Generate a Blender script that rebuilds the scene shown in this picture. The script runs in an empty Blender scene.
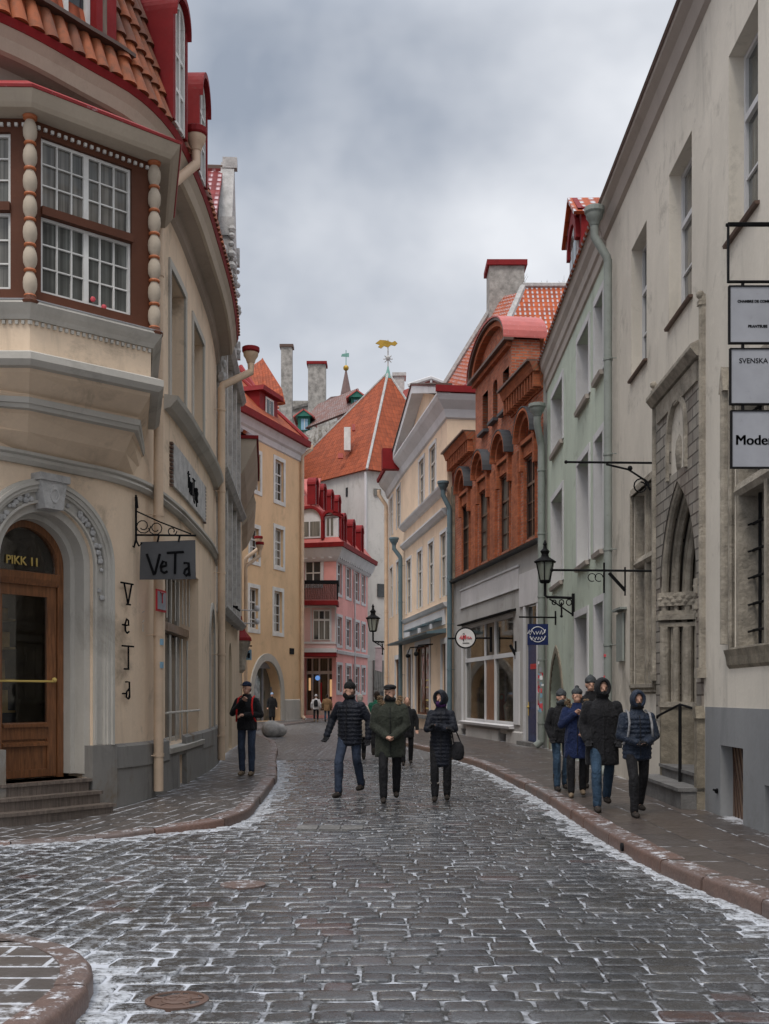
import bpy, bmesh, math, random
import numpy as np
from mathutils import Vector, Matrix
random.seed(7); np.random.seed(7)
PI=math.pi; R=math.radians
SC=bpy.context.scene; COL=SC.collection
F=1100.0; CX=384.5; HY=695.0; EYE=1.6
def PX(px,Y): return (px-CX)*Y/F
def PZ(py,Y): return EYE+(HY-py)*Y/F
def G(px,py,z=0.0):
    Y=(EYE-z)*F/(py-HY); return (PX(px,Y),Y)
# ------------------------------------------------------------ camera
cam=bpy.data.cameras.new('camera'); co=bpy.data.objects.new('camera',cam); COL.objects.link(co)
co.location=(0,0,EYE); co.rotation_euler=(R(90),0,0)
cam.sensor_fit='VERTICAL'; cam.sensor_height=24.0; cam.lens=24.0*F/1024
cam.shift_y=(HY-512)/1024.0; cam.shift_x=0.0; cam.clip_end=5000; cam.clip_start=0.05
SC.camera=co
# ------------------------------------------------------------ node helper
MATS={}
class NT:
    def __init__(s,tree): s.t=tree; s.n=tree.nodes; s.l=tree.links
    def node(s,typ,**kw):
        n=s.n.new(typ)
        for k,v in kw.items(): setattr(n,k,v)
        return n
    def put(s,sock,v):
        if isinstance(v,bpy.types.NodeSocket): s.l.new(v,sock)
        elif v is not None:
            if hasattr(sock.default_value,'__len__') and not hasattr(v,'__len__'): v=(v,)*len(sock.default_value)
            if hasattr(sock.default_value,'__len__') and len(sock.default_value)==4 and len(v)==3: v=(*v,1)
            sock.default_value=v
    def m(s,op,a,b=None,c=None,clamp=False):
        n=s.node('ShaderNodeMath',operation=op); n.use_clamp=clamp
        s.put(n.inputs[0],a)
        if b is not None: s.put(n.inputs[1],b)
        if c is not None: s.put(n.inputs[2],c)
        return n.outputs[0]
    def mix(s,f,a,b,blend='MIX'):
        n=s.node('ShaderNodeMix',data_type='RGBA',blend_type=blend)
        s.put(n.inputs[0],f); s.put(n.inputs[6],a); s.put(n.inputs[7],b); return n.outputs[2]
    def vec(s,kind='Object'):
        k='_v'+kind
        if not hasattr(s,k): setattr(s,k,s.node('ShaderNodeTexCoord').outputs[kind])
        return getattr(s,k)
    def pos(s):
        if not hasattr(s,'_p'): s._p=s.node('ShaderNodeNewGeometry').outputs['Position']
        return s._p
    def uv(s):
        if not hasattr(s,'_u'): s._u=s.node('ShaderNodeUVMap',uv_map='UVMap').outputs[0]
        return s._u
    def scale(s,v,sc,loc=(0,0,0),rot=(0,0,0)):
        n=s.node('ShaderNodeMapping'); s.put(n.inputs[0],v); n.inputs[1].default_value=loc; n.inputs[2].default_value=rot
        n.inputs[3].default_value=sc if hasattr(sc,'__len__') else (sc,)*3; return n.outputs[0]
    def noise(s,v=None,sc=1.0,det=3,rough=.55,dist=0.0):
        n=s.node('ShaderNodeTexNoise'); s.put(n.inputs['Vector'],v if v is not None else s.pos())
        n.inputs['Scale'].default_value=sc; n.inputs['Detail'].default_value=det; n.inputs['Roughness'].default_value=rough
        n.inputs['Distortion'].default_value=dist; return n.outputs[0]
    def ramp(s,f,lo,hi,a=0.0,b=1.0):
        n=s.node('ShaderNodeMapRange'); s.put(n.inputs[0],f); n.inputs[1].default_value=lo; n.inputs[2].default_value=hi
        n.inputs[3].default_value=a; n.inputs[4].default_value=b; n.clamp=True; return n.outputs[0]
    def attr(s,name): return s.node('ShaderNodeAttribute',attribute_name=name).outputs['Fac']
    def bump(s,h,st=.3,d=.01):
        n=s.node('ShaderNodeBump'); n.inputs['Strength'].default_value=st; n.inputs['Distance'].default_value=d; s.put(n.inputs['Height'],h); return n.outputs[0]
    def sep(s,v):
        n=s.node('ShaderNodeSeparateXYZ'); s.put(n.inputs[0],v); return n.outputs
def mat(name,fn):
    M=bpy.data.materials.new(name); M.use_nodes=True; nt=NT(M.node_tree); p=M.node_tree.nodes['Principled BSDF']
    d=fn(nt) or {}
    for k,v in d.items(): nt.put(p.inputs[k],v)
    MATS[name]=M; return M
def dk(c,f): return tuple(x*f for x in c[:3])
def plaster(name,col,stain=.25,rough=.9,scale=1.0,grime=(.10,.085,.065),bump=.25):
    def fn(n):
        a=n.noise(n.scale(n.pos(),(.5*scale,.5*scale,.28*scale)),1.3,5,.6)
        streak=n.noise(n.scale(n.pos(),(1.5,1.5,.26)),1.5,6,.68,.5)
        fine=n.noise(None,22,4,.6)
        c=n.mix(n.ramp(a,.35,.72),dk(col,1.06),dk(col,.84))
        c=n.mix(n.m('MULTIPLY',n.ramp(streak,.54,.70),stain),c,dk(col,.6))
        c=n.mix(n.m('MULTIPLY',n.ramp(n.noise(n.pos(),2.1,6,.7,.6),.56,.60),stain*.45),c,dk(col,1.12))
        c=n.mix(n.m('MULTIPLY',n.ramp(n.noise(None,.9,7,.72,.4),.55,.70),stain*1.0),c,grime)
        c=n.mix(n.m('MULTIPLY',n.ramp(fine,.35,.7),.18),c,dk(col,.75))
        return {'Base Color':c,'Roughness':rough,'Specular IOR Level':.25,'Normal':n.bump(n.m('ADD',n.m('MULTIPLY',n.noise(None,3.2,3),.8),n.m('MULTIPLY',fine,.3)),bump,.03)}
    return mat(name,fn)
def paint(name,col,rough=.5,wear=.2,metal=0.0,worn=(.12,.1,.09),spec=.35):
    def fn(n):
        a=n.noise(None,2.3,4,.6); b=n.noise(None,14,4,.65)
        c=n.mix(n.ramp(a,.35,.7),dk(col,1.05),dk(col,.82))
        c=n.mix(n.m('MULTIPLY',n.ramp(b,.6,.75),wear),c,worn)
        return {'Base Color':c,'Roughness':n.ramp(b,.3,.7,rough*.85,min(1,rough*1.2)),'Metallic':metal,'Specular IOR Level':spec,'Normal':n.bump(b,.08,.01)}
    return mat(name,fn)
def stone(name,col,sc=1.0,var=.5,bump=.5,rough=.85):
    def fn(n):
        a=n.noise(None,1.7*sc,6,.65); b=n.noise(None,9*sc,5,.7)
        c=n.mix(n.ramp(a,.3,.7),dk(col,1.15),dk(col,1-var))
        c=n.mix(n.ramp(b,.5,.75,0,.5),c,dk(col,.5))
        return {'Base Color':c,'Roughness':rough,'Specular IOR Level':.3,'Normal':n.bump(n.m('ADD',a,b),bump,.03)}
    return mat(name,fn)
# ------------------------------------------------------------ plasters and paints
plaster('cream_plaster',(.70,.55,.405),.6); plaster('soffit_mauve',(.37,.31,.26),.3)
plaster('cream_dim',(.60,.48,.35),.35)
plaster('grey_trim',(.46,.435,.39),.4)
plaster('plinth_grey',(.21,.20,.185),.95,grime=(.14,.10,.06),scale=2)
plaster('white_wall',(.65,.60,.52),.55)
plaster('grey_paint_wall',(.25,.255,.26),.45)
plaster('green_plaster',(.49,.55,.46),.45)
plaster('light_trim',(.58,.575,.58),.2)
plaster('shop_grey',(.40,.385,.37),.4)
plaster('shop_panel',(.55,.53,.53),.2)
plaster('peach_plaster',(.72,.50,.30),.22)
plaster('peach_wall',(.74,.57,.42),.25)
plaster('pink_plaster',(.74,.36,.33),.2)
plaster('pale_pink',(.66,.45,.43),.2)
plaster('old_white',(.50,.485,.46),.5,grime=(.25,.22,.18))
plaster('old_tower_side',(.58,.56,.52),.35)
plaster('cornice_grey',(.42,.37,.33),.2)
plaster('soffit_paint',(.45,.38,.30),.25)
stone('carved_stone',(.38,.34,.28),2.2,.5,.8)
stone('carved_white',(.47,.46,.445),2.5,.35,.6)
stone('step_stone',(.17,.165,.16),2,.4,.5)
stone('chimney_plaster',(.38,.36,.33),1.3,.55,.5)
stone('worn_base',(.27,.235,.18),2.2,.55,.6)
stone('boulder_granite',(.52,.50,.47),3,.4,.5)
paint('white_paint',(.64,.63,.60),.5,.15)
paint('off_white_wood',(.52,.49,.44),.55,.25)
paint('red_metal',(.20,.010,.012),.65,.3,spec=.2)
paint('red_metal_snow',(.32,.035,.035),.6,.35,worn=(.7,.7,.72))
paint('red_roof_sheet',(.42,.10,.085),.55,.35,worn=(.6,.55,.55))
paint('black_iron',(.008,.008,.009),.75,.1,spec=.15)
paint('dark_brown_paint',(.095,.034,.018),.6,.25,worn=(.16,.09,.06),spec=.2)
paint('cream_pipe',(.60,.45,.32),.5,.25,worn=(.2,.14,.1))
paint('green_pipe',(.25,.275,.255),.6,.4)
paint('blue_pipe',(.11,.165,.19),.5,.3)
paint('green_dormer',(.02,.15,.11),.5,.15)
paint('navy_door',(.015,.035,.12),.4,.15)
paint('orange_ring',(.42,.13,.05),.5,.1)
paint('gold_leaf',(.42,.26,.05),.35,.15,.8)
paint('spire_copper',(.16,.10,.09),.5,.3)
paint('verdigris',(.16,.33,.28),.6,.3)
paint('sign_grey',(.075,.075,.078),.55,.15)
paint('sign_white',(.29,.30,.33),.55,.3,worn=(.2,.2,.21))
paint('disc_white',(.72,.71,.70),.45,.05)
paint('sign_navy',(.008,.018,.09),.4,.05)
paint('sign_blue',(.22,.38,.5),.4,.1)
paint('letter_black',(.006,.006,.007),.9,.0,spec=.1)
paint('letter_red',(.45,.02,.03),.5,.0)
paint('letter_pink',(.62,.08,.10),.5,.0)
paint('letter_white',(.8,.8,.82),.5,.0)
paint('letter_gold',(.55,.40,.12),.4,.0)
paint('snow_plain',(.78,.79,.82),.7,.05)
paint('banner_cloth',(.55,.45,.47),.8,.1)
paint('brown_tin',(.10,.06,.045),.5,.3)
def woodf(name,col):
    def fn(n):
        g=n.noise(n.scale(n.pos(),(9,9,.8)),4,6,.65,.4); k=n.noise(None,2,3)
        c=n.mix(n.ramp(g,.35,.65),dk(col,1.25),dk(col,.5)); c=n.mix(n.ramp(k,.4,.7,0,.5),c,dk(col,.55))
        return {'Base Color':c,'Roughness':n.ramp(g,.3,.7,.3,.5),'Coat Weight':.15,'Normal':n.bump(g,.25,.01)}
    mat(name,fn)
woodf('oak_door',(.205,.082,.032)); woodf('plank_wood',(.17,.10,.06)); woodf('dark_wood',(.075,.04,.028)); woodf('step_wood',(.15,.12,.10))
def glassf(name,col,rough=.07,fold=0.0,spec=.5):
    def fn(n):
        w=n.noise(None,2.2,2)
        c=col
        if fold:
            x=n.noise(n.scale(n.pos(),(16,16,.3)),1.6,2); c=n.mix(n.ramp(x,.35,.65),dk(col,1.5),dk(col,.45))
        c=n.mix(n.ramp(n.noise(None,1.1,3),.35,.7),c,dk(col,.35))
        rn=n.node('ShaderNodeObjectInfo').outputs['Random']; fold_=n.noise(n.scale(n.pos(),(14,14,.3)),1.6,2); pz=n.noise(None,.9,2)
        c=n.mix(n.m('MULTIPLY',n.ramp(rn,.55,.60),n.ramp(n.m('ADD',pz,n.m('MULTIPLY',rn,.2)),.5,.6)),c,n.mix(n.ramp(fold_,.35,.65),(.20,.19,.165),(.07,.066,.06)))
        return {'Base Color':c,'Roughness':rough,'Specular IOR Level':spec,'Normal':n.bump(w,.22,.06)}
    mat(name,fn)
glassf('window_glass',(.035,.04,.045)); glassf('curtain_glass',(.12,.125,.115),.08,1); glassf('shutter_glass',(.10,.09,.075),.12,1)
glassf('shop_glass_warm',(.085,.06,.035),.06,1); glassf('brick_glass',(.018,.016,.016),.35,spec=.12); glassf('teal_glass',(.05,.09,.08),.1,1)
def clear(n):
    t=n.node('ShaderNodeBsdfTransparent'); g=n.node('ShaderNodeBsdfGlossy'); g.inputs['Roughness'].default_value=.03
    fr=n.node('ShaderNodeFresnel'); fr.inputs[0].default_value=1.5
    mx=n.node('ShaderNodeMixShader'); n.put(mx.inputs[0],n.m('ADD',n.m('MULTIPLY',fr.outputs[0],.6),.03)); n.l.new(t.outputs[0],mx.inputs[1]); n.l.new(g.outputs[0],mx.inputs[2])
    t.inputs[0].default_value=(.9,.9,.88,1)
    n.l.new(mx.outputs[0],n.n['Material Output'].inputs[0])
mat('clear_glass',clear)
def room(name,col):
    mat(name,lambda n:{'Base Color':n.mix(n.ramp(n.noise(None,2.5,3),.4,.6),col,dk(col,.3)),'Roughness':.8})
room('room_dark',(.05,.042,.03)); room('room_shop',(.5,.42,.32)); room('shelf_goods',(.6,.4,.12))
def emis(name,col,st): mat(name,lambda n:{'Base Color':col,'Emission Color':(*col,1),'Emission Strength':st})
emis('lamp_glow',(1,.5,.08),1.2); emis('shop_glow',(1,.62,.3),.35); emis('shop_glow_blue',(.2,.45,1),.45)
mat('lantern_glass',lambda n:{'Base Color':(.30,.33,.28,1),'Roughness':.25,'Alpha':.75})
# brick
def brickf(name,c1,c2,mort,w=.25,h=.077,ms=.012):
    def fn(n):
        b=n.node('ShaderNodeTexBrick'); n.put(b.inputs['Vector'],n.uv()); b.inputs['Scale'].default_value=1
        b.inputs['Brick Width'].default_value=w; b.inputs['Row Height'].default_value=h; b.inputs['Mortar Size'].default_value=ms; b.inputs['Mortar Smooth'].default_value=.3
        n.put(b.inputs['Color1'],c1); n.put(b.inputs['Color2'],c2); n.put(b.inputs['Mortar'],mort); b.inputs['Bias'].default_value=-.1
        c=n.mix(n.ramp(n.noise(None,1.1,5,.65),.45,.75,0,.55),b.outputs[0],(.10,.05,.035))
        c=n.mix(n.ramp(n.noise(None,5,4,.7),.45,.75,0,.5),c,dk(c2,.5))
        return {'Base Color':c,'Roughness':.9,'Specular IOR Level':.2,'Normal':n.bump(n.m('SUBTRACT',n.m('MULTIPLY',n.noise(None,20,3),.3),b.outputs['Fac']),.6,.012)}
    mat(name,fn)
brickf('red_brick',(.54,.155,.075),(.30,.075,.04),(.30,.21,.16),.26,.09,.016)
brickf('brick_plain',(.44,.135,.06),(.28,.08,.04),(.24,.12,.07),.25,.077,.006)
brickf('stone_blocks',(.33,.305,.265),(.22,.20,.175),(.09,.08,.07),.42,.16,.014)
brickf('limestone_blocks',(.34,.32,.30),(.25,.235,.215),(.15,.14,.13),.6,.27,.012)
brickf('rubble_white',(.52,.50,.46),(.40,.37,.33),(.48,.46,.43),.5,.25,.03)
# roof tiles, uv in metres (u along the eave, v up the slope)
def tilef(name,c1,c2,snow,tu=.24,tv=.34,snowcol=(.62,.64,.68)):
    def fn(n):
        s=n.sep(n.uv()); u=n.m('DIVIDE',s[0],tu); v=n.m('DIVIDE',s[1],tv)
        fu=n.m('FRACT',u); fv=n.m('FRACT',v)
        wn=n.node('ShaderNodeTexWhiteNoise',noise_dimensions='2D'); cb=n.node('ShaderNodeCombineXYZ')
        n.put(cb.inputs[0],n.m('FLOOR',u)); n.put(cb.inputs[1],n.m('FLOOR',v)); n.l.new(cb.outputs[0],wn.inputs['Vector'])
        col=n.mix(wn.outputs['Value'],c1,c2)
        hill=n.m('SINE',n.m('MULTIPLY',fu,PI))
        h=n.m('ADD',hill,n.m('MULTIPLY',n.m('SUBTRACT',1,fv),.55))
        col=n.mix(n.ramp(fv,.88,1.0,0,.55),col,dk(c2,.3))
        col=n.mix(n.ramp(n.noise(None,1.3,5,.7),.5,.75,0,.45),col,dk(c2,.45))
        if snow:
            msk=n.m('MULTIPLY',n.ramp(hill,.75,.35),n.ramp(fv,.75,.35))
            f=n.m('MULTIPLY',msk,n.ramp(n.m('ADD',n.m('MULTIPLY',wn.outputs['Value'],.35),n.noise(None,1.1,4,.7)),.76-snow*.5,1.02-snow*.5))
            col=n.mix(f,col,snowcol)
        return {'Base Color':col,'Roughness':.75,'Specular IOR Level':.25,'Normal':n.bump(h,.9,.05)}
    mat(name,fn)
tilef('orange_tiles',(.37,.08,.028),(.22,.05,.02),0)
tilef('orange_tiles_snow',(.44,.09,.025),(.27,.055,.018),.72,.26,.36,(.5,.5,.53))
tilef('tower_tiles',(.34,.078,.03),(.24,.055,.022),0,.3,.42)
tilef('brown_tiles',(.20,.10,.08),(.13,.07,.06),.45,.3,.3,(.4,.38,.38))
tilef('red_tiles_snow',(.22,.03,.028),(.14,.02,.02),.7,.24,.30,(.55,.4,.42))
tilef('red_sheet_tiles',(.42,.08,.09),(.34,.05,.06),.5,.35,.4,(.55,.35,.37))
def pantile(n):
    t=n.attr('tone'); a=n.noise(None,6,5,.7); a2=n.noise(None,1.1,4,.7)
    c=n.mix(t,(.36,.10,.036),(.14,.05,.028)); c=n.mix(n.ramp(a,.45,.7,0,.7),c,(.07,.045,.03)); c=n.mix(n.ramp(a2,.5,.68,0,.6),c,(.10,.05,.032))
    return {'Base Color':c,'Roughness':.7,'Specular IOR Level':.3,'Normal':n.bump(a,.4,.01)}
mat('barrel_tiles',pantile)
# ------------------------------------------------------------ mesh builder
ORG={}
SPLIT={'ornament','column_rings','reveal','garland','grille','hip','valley','red_poster','window_decals','rail','bars','plinth','shop_glass','cornice','jamb_base','sill','shaft','pilaster','lunette','small_hood','cellar_hatch','balcony_slab','fascia_panel','gutter','moulding','cornice_capping','impost','portal_base','dormer_pane','openings','door_panel','trim','stickers','lit_display','oriel_pane','roof_hatch','pediment_arch','shop_sill','stud','opening','snow_guard','lead_capping','hoist_beam','ridge_mortar','gable_wall','roof','string_course','raking_edge','door_frame','door_light','shop_frame','drip_mould','side_wall','gallery','brackets','door_leaf','board_edge','portal_jamb','mullion','dormer_window','red_tape','shop_window'}
class MB:
    def __init__(s): s.V=[]; s.F=[]; s.U=[]; s.T=[]; s.tone=.5
    def v(s,p,uv=None):
        s.V.append(tuple(p)); s.U.append(uv if uv else (p[0]+p[1],p[2])); s.T.append(s.tone); return len(s.V)-1
    def poly(s,pts,uvs=None):
        i=[s.v(p,uvs[k] if uvs else None) for k,p in enumerate(pts)]; s.F.append(i)
    def hexa(s,b,t,ub=None,ut=None):
        b=list(b); t=list(t); n=len(b)
        ib=[s.v(p,ub[k] if ub else None) for k,p in enumerate(b)]; it=[s.v(p,ut[k] if ut else None) for k,p in enumerate(t)]
        s.F.append(ib[::-1]); s.F.append(it)
        for i in range(n): j=(i+1)%n; s.F.append([ib[i],ib[j],it[j],it[i]])
    def cube(s,x0,x1,y0,y1,z0,z1):
        s.hexa([(x0,y0,z0),(x1,y0,z0),(x1,y1,z0),(x0,y1,z0)],[(x0,y0,z1),(x1,y0,z1),(x1,y1,z1),(x0,y1,z1)])
    def tube(s,pts,r,n=8,r2=None):
        pts=[Vector(p) for p in pts]; rings=[]; up=Vector((0,0,1)); k=len(pts)
        prev=None
        for i,p in enumerate(pts):
            d=(pts[min(i+1,k-1)]-pts[max(i-1,0)])
            if d.length<1e-9: d=Vector((0,0,1))
            d.normalize()
            a=prev if prev is not None else (Vector((1,0,0)) if abs(d.z)>.9 else up)
            x=a-d*a.dot(d)
            if x.length<1e-4: x=Vector((0,1,0))-d*d.y
            x.normalize(); y=d.cross(x); prev=x
            rr=r if r2 is None else r+(r2-r)*i/(k-1)
            rings.append([s.v(p+x*math.cos(2*PI*j/n)*rr+y*math.sin(2*PI*j/n)*rr) for j in range(n)])
        for i in range(k-1):
            for j in range(n): q=(j+1)%n; s.F.append([rings[i][j],rings[i][q],rings[i+1][q],rings[i+1][j]])
        s.F.append(rings[0][::-1]); s.F.append(rings[-1])
    def lathe(s,c,prof,n=12,sx=1,sy=1):
        rings=[]
        for r,z in prof: rings.append([s.v((c[0]+r*sx*math.cos(2*PI*j/n),c[1]+r*sy*math.sin(2*PI*j/n),c[2]+z)) for j in range(n)])
        for i in range(len(prof)-1):
            for j in range(n): q=(j+1)%n; s.F.append([rings[i][j],rings[i][q],rings[i+1][q],rings[i+1][j]])
        s.F.append(rings[0][::-1]); s.F.append(rings[-1])
    def ball(s,c,r,n=8,m=6,sx=1,sy=1,sz=1):
        s.lathe(c,[(max(.001,r*math.sin(PI*i/m)),-r*sz*math.cos(PI*i/m)) for i in range(m+1)],n,sx,sy)
    def slab(s,q,t=.06,u0=0,v0=0):
        # q: eave a, eave b, top b, top a ; uv in metres
        q=[Vector(p) for p in q]; e=(q[1]-q[0]); L=e.length; eu=e.normalized(); nn=(q[1]-q[0]).cross(q[-1]-q[0]).normalized(); vv=nn.cross(eu)
        uv=[(u0+(p-q[0]).dot(eu),v0+(p-q[0]).dot(vv)) for p in q]
        if nn.z<0: nn=-nn
        s.hexa([p-nn*t for p in q],q,uv,uv)
    def clusters(s,gap=.025):
        n=len(s.V); par=list(range(n))
        def fd(i):
            while par[i]!=i: par[i]=par[par[i]]; i=par[i]
            return i
        for f in s.F:
            a=fd(f[0])
            for j in f[1:]: par[fd(j)]=a
        isl={}
        for i in range(n): isl.setdefault(fd(i),[]).append(i)
        bx=[[ids,[min(s.V[i][k] for i in ids)-gap for k in range(3)],[max(s.V[i][k] for i in ids)+gap for k in range(3)]] for ids in isl.values()]
        ch=True
        while ch:
            ch=False; out=[]
            for b in bx:
                for o in out:
                    if all(b[1][k]<=o[2][k] and o[1][k]<=b[2][k] for k in range(3)):
                        o[0]=o[0]+b[0]; o[1]=[min(x,y) for x,y in zip(o[1],b[1])]; o[2]=[max(x,y) for x,y in zip(o[2],b[2])]; ch=True; break
                else: out.append(b)
            bx=out
        return bx
    def build(s,name,m,parent=None,smooth=False,recalc=True,origin=None,angle=None):
        if not s.V: return None
        if name in SPLIT and parent is not None:
            cl=s.clusters()
            if 1<len(cl)<=60:
                first=None
                for ids,_,_ in cl:
                    mp={v:i for i,v in enumerate(sorted(ids))}; q=MB(); q.V=[s.V[i] for i in sorted(ids)]; q.U=[s.U[i] for i in sorted(ids)]; q.T=[s.T[i] for i in sorted(ids)]
                    q.F=[[mp[i] for i in f] for f in s.F if f[0] in mp]
                    o=q._build(name,m,parent,smooth,recalc,origin,angle); first=first or o
                return first
        return s._build(name,m,parent,smooth,recalc,origin,angle)
    def _build(s,name,m,parent=None,smooth=False,recalc=True,origin=None,angle=None):
        me=bpy.data.meshes.new(name)
        if parent is not None: o0=Vector(ORG[parent])
        else:
            if origin is None:
                xs=[p[0] for p in s.V]; ys=[p[1] for p in s.V]; zs=[p[2] for p in s.V]
                origin=((min(xs)+max(xs))/2,(min(ys)+max(ys))/2,min(zs))
            o0=Vector(origin)
        me.from_pydata([(p[0]-o0.x,p[1]-o0.y,p[2]-o0.z) for p in s.V],[],s.F)
        uvl=me.uv_layers.new(name='UVMap')
        li=np.empty(len(me.loops),dtype=np.int32); me.loops.foreach_get('vertex_index',li)
        U=np.array(s.U,dtype=np.float32); uvl.data.foreach_set('uv',U[li].ravel())
        at=me.attributes.new('tone','FLOAT','POINT'); at.data.foreach_set('value',np.array(s.T,dtype=np.float32))
        if recalc:
            bm=bmesh.new(); bm.from_mesh(me); bmesh.ops.recalc_face_normals(bm,faces=bm.faces); bm.to_mesh(me); bm.free()
        if smooth:
            me.polygons.foreach_set('use_smooth',[True]*len(me.polygons))
            try: me.set_sharp_from_angle(angle=R(angle or 40))
            except Exception: pass
        ms=m if isinstance(m,(list,tuple)) else [m]
        for q in ms: me.materials.append(MATS[q])
        ob=bpy.data.objects.new(name,me); COL.objects.link(ob)
        if parent is not None: ob.parent=parent; ORG[ob]=tuple(o0)
        else: ob.location=o0; ORG[ob]=tuple(o0)
        return ob
def thing(name,label,cat,loc,group=None,rz=0):
    o=bpy.data.objects.new(name,None); COL.objects.link(o); o.location=loc; o.rotation_euler=(0,0,rz); o.empty_display_size=.2
    o['label']=label; o['category']=cat
    if group: o['group']=group
    ORG[o]=tuple(loc); return o
def tag(o,label=None,cat=None,group=None,kind=None):
    if label: o['label']=label
    if cat: o['category']=cat
    if group: o['group']=group
    if kind: o['kind']=kind
    return o
# ------------------------------------------------------------ facades
class Fac:
    def __init__(s,pts,side,curved=False):
        # side=+1: outward is to the right of travel (+x when travelling +y), -1: to the left
        s.side=side; s.curved=curved
        P=[Vector((*p,0)) for p in pts]
        if curved:
            Q=[P[0]*2-P[1]]+P+[P[-1]*2-P[-2]]; out=[]
            for i in range(1,len(Q)-2):
                for k in range(6):
                    t=k/6; a,b,c,d=Q[i-1],Q[i],Q[i+1],Q[i+2]
                    out.append(.5*((2*b)+(c-a)*t+(2*a-5*b+4*c-d)*t*t+(3*b-a-3*c+d)*t**3))
            out.append(P[-1]); P=out
        s.p=P; s.S=[0]
        for i in range(1,len(P)): s.S.append(s.S[-1]+(P[i]-P[i-1]).length)
        s.L=s.S[-1]
        segn=[]
        for i in range(len(P)-1):
            t=(P[i+1]-P[i]).normalized(); segn.append(Vector((t.y,-t.x,0))*side)
        s.N=[segn[0]]+[(segn[i-1]+segn[i]).normalized() for i in range(1,len(segn))]+[segn[-1]]
        s.segn=segn
    def plan(s,x):
        i=0
        while i<len(s.S)-2 and x>s.S[i+1]: i+=1
        t=(x-s.S[i])/(s.S[i+1]-s.S[i]); p=s.p[i].lerp(s.p[i+1],t) if 0<=t<=1 else s.p[i]+(s.p[i+1]-s.p[i])*t
        if s.curved: n=s.N[i].lerp(s.N[i+1],min(1,max(0,t))).normalized()
        elif i>0 and abs(x-s.S[i])<2e-4: n=s.N[i]/max(.3,s.N[i].dot(s.segn[i]))
        elif i+2<len(s.S) and abs(x-s.S[i+1])<2e-4: n=s.N[i+1]/max(.3,s.N[i+1].dot(s.segn[i]))
        else: n=s.segn[i]
        return p,n
    def P(s,x,z,d=0):
        p,n=s.plan(x); return Vector((p.x+n.x*d,p.y+n.y*d,z))
    def T(s,x):
        a=s.P(x-.01,0); b=s.P(x+.01,0); return (b-a).normalized()
    def s_px(s,px,d=0.0):
        k=(px-CX)/F; f=lambda x:(lambda p:p.x-k*p.y)(s.P(x,0,d))
        N=400; best=None; lo=-1.0; hi=s.L+1.0; prev=f(lo); px0=lo
        for i in range(1,N+1):
            x=lo+(hi-lo)*i/N; c=f(x)
            if prev*c<=0:
                a,b=px0,x
                for _ in range(30):
                    m_=(a+b)/2
                    if f(a)*f(m_)<=0: b=m_
                    else: a=m_
                return (a+b)/2
            if best is None or abs(c)<best[0]: best=(abs(c),x)
            prev=c; px0=x
        return best[1]
    def z_px(s,px,py,d=0.0):
        x=s.s_px(px,d); return PZ(py,s.P(x,0,d).y)
    def cuts(s,a,b,extra=()):
        c=[a,b]+[e for e in extra if a<e<b]
        if not s.curved: c+=[e for e in s.S[1:-1] if a+1e-4<e<b-1e-4]
        if s.curved:
            n=max(1,int(abs(b-a)/.22)); c+= [a+(b-a)*i/n for i in range(1,n)]
        c=sorted(c); out=[c[0]]
        for x in c[1:]:
            if x-out[-1]>1e-4: out.append(x)
        return out
    def box(s,mb,a,b,z0,z1,d0,d1,ez=None):
        # ez: optional function giving z offsets; closed box along the facade
        if b<a: a,b=b,a
        c=s.cuts(a,b)
        R_=[]
        for x in c:
            R_.append([mb.v(s.P(x,z,d),(x+d,z)) for (z,d) in ((z0,d0),(z0,d1),(z1,d1),(z1,d0))])
        for i in range(len(c)-1):
            for j in range(4):
                k=(j+1)%4; mb.F.append([R_[i][j],R_[i][k],R_[i+1][k],R_[i+1][j]])
        mb.F.append(R_[0][::-1]); mb.F.append(R_[-1])
    def prof(s,mb,a,b,pr):
        # extrude a (z,d) profile along the facade
        c=s.cuts(a,b); R_=[]
        for x in c: R_.append([mb.v(s.P(x,z,d),(x,z+d)) for (z,d) in pr])
        n=len(pr)
        for i in range(len(c)-1):
            for j in range(n): k=(j+1)%n; mb.F.append([R_[i][j],R_[i][k],R_[i+1][k],R_[i+1][j]])
        mb.F.append(R_[0][::-1]); mb.F.append(R_[-1])
    def archband(s,mb,sc,zc,r0,r1,d0,d1,a0=0,a1=180,n=20,rz=1.0):
        R_=[]
        for i in range(n+1):
            a=R(a0+(a1-a0)*i/n); c,q=math.cos(a),math.sin(a)*rz
            R_.append([mb.v(s.P(sc+r*c,zc+r*q,d),(sc+r*c,zc+r*q)) for (r,d) in ((r0,d0),(r1,d0),(r1,d1),(r0,d1))])
        for i in range(n):
            for j in range(4): k=(j+1)%4; mb.F.append([R_[i][j],R_[i][k],R_[i+1][k],R_[i+1][j]])
        mb.F.append(R_[0][::-1]); mb.F.append(R_[-1])
    def disc(s,mb,sc,zc,r,d0,d1,n=20,rz=1.0,half=False):
        pts=[(sc+r*math.cos(t),zc+r*rz*math.sin(t)) for t in [ (PI if half else 2*PI)*i/n for i in range(n+1 if half else n)]]
        mb.hexa([s.P(a,b,d0) for a,b in pts],[s.P(a,b,d1) for a,b in pts],pts,pts)
    def plate(s,mb,pts,d0,d1):
        mb.hexa([s.P(a,b,d0) for a,b in pts],[s.P(a,b,d1) for a,b in pts],pts,pts)
def archz(o,t):
    if o['arch']=='pointed': return o['zs']+o['rise']*math.sqrt(max(0,1-((abs(t)+.9)/1.9)**2))/math.sqrt(1-(.9/1.9)**2)
    return o['zs']+o['rise']*math.sqrt(max(0,1-t*t))
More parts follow.
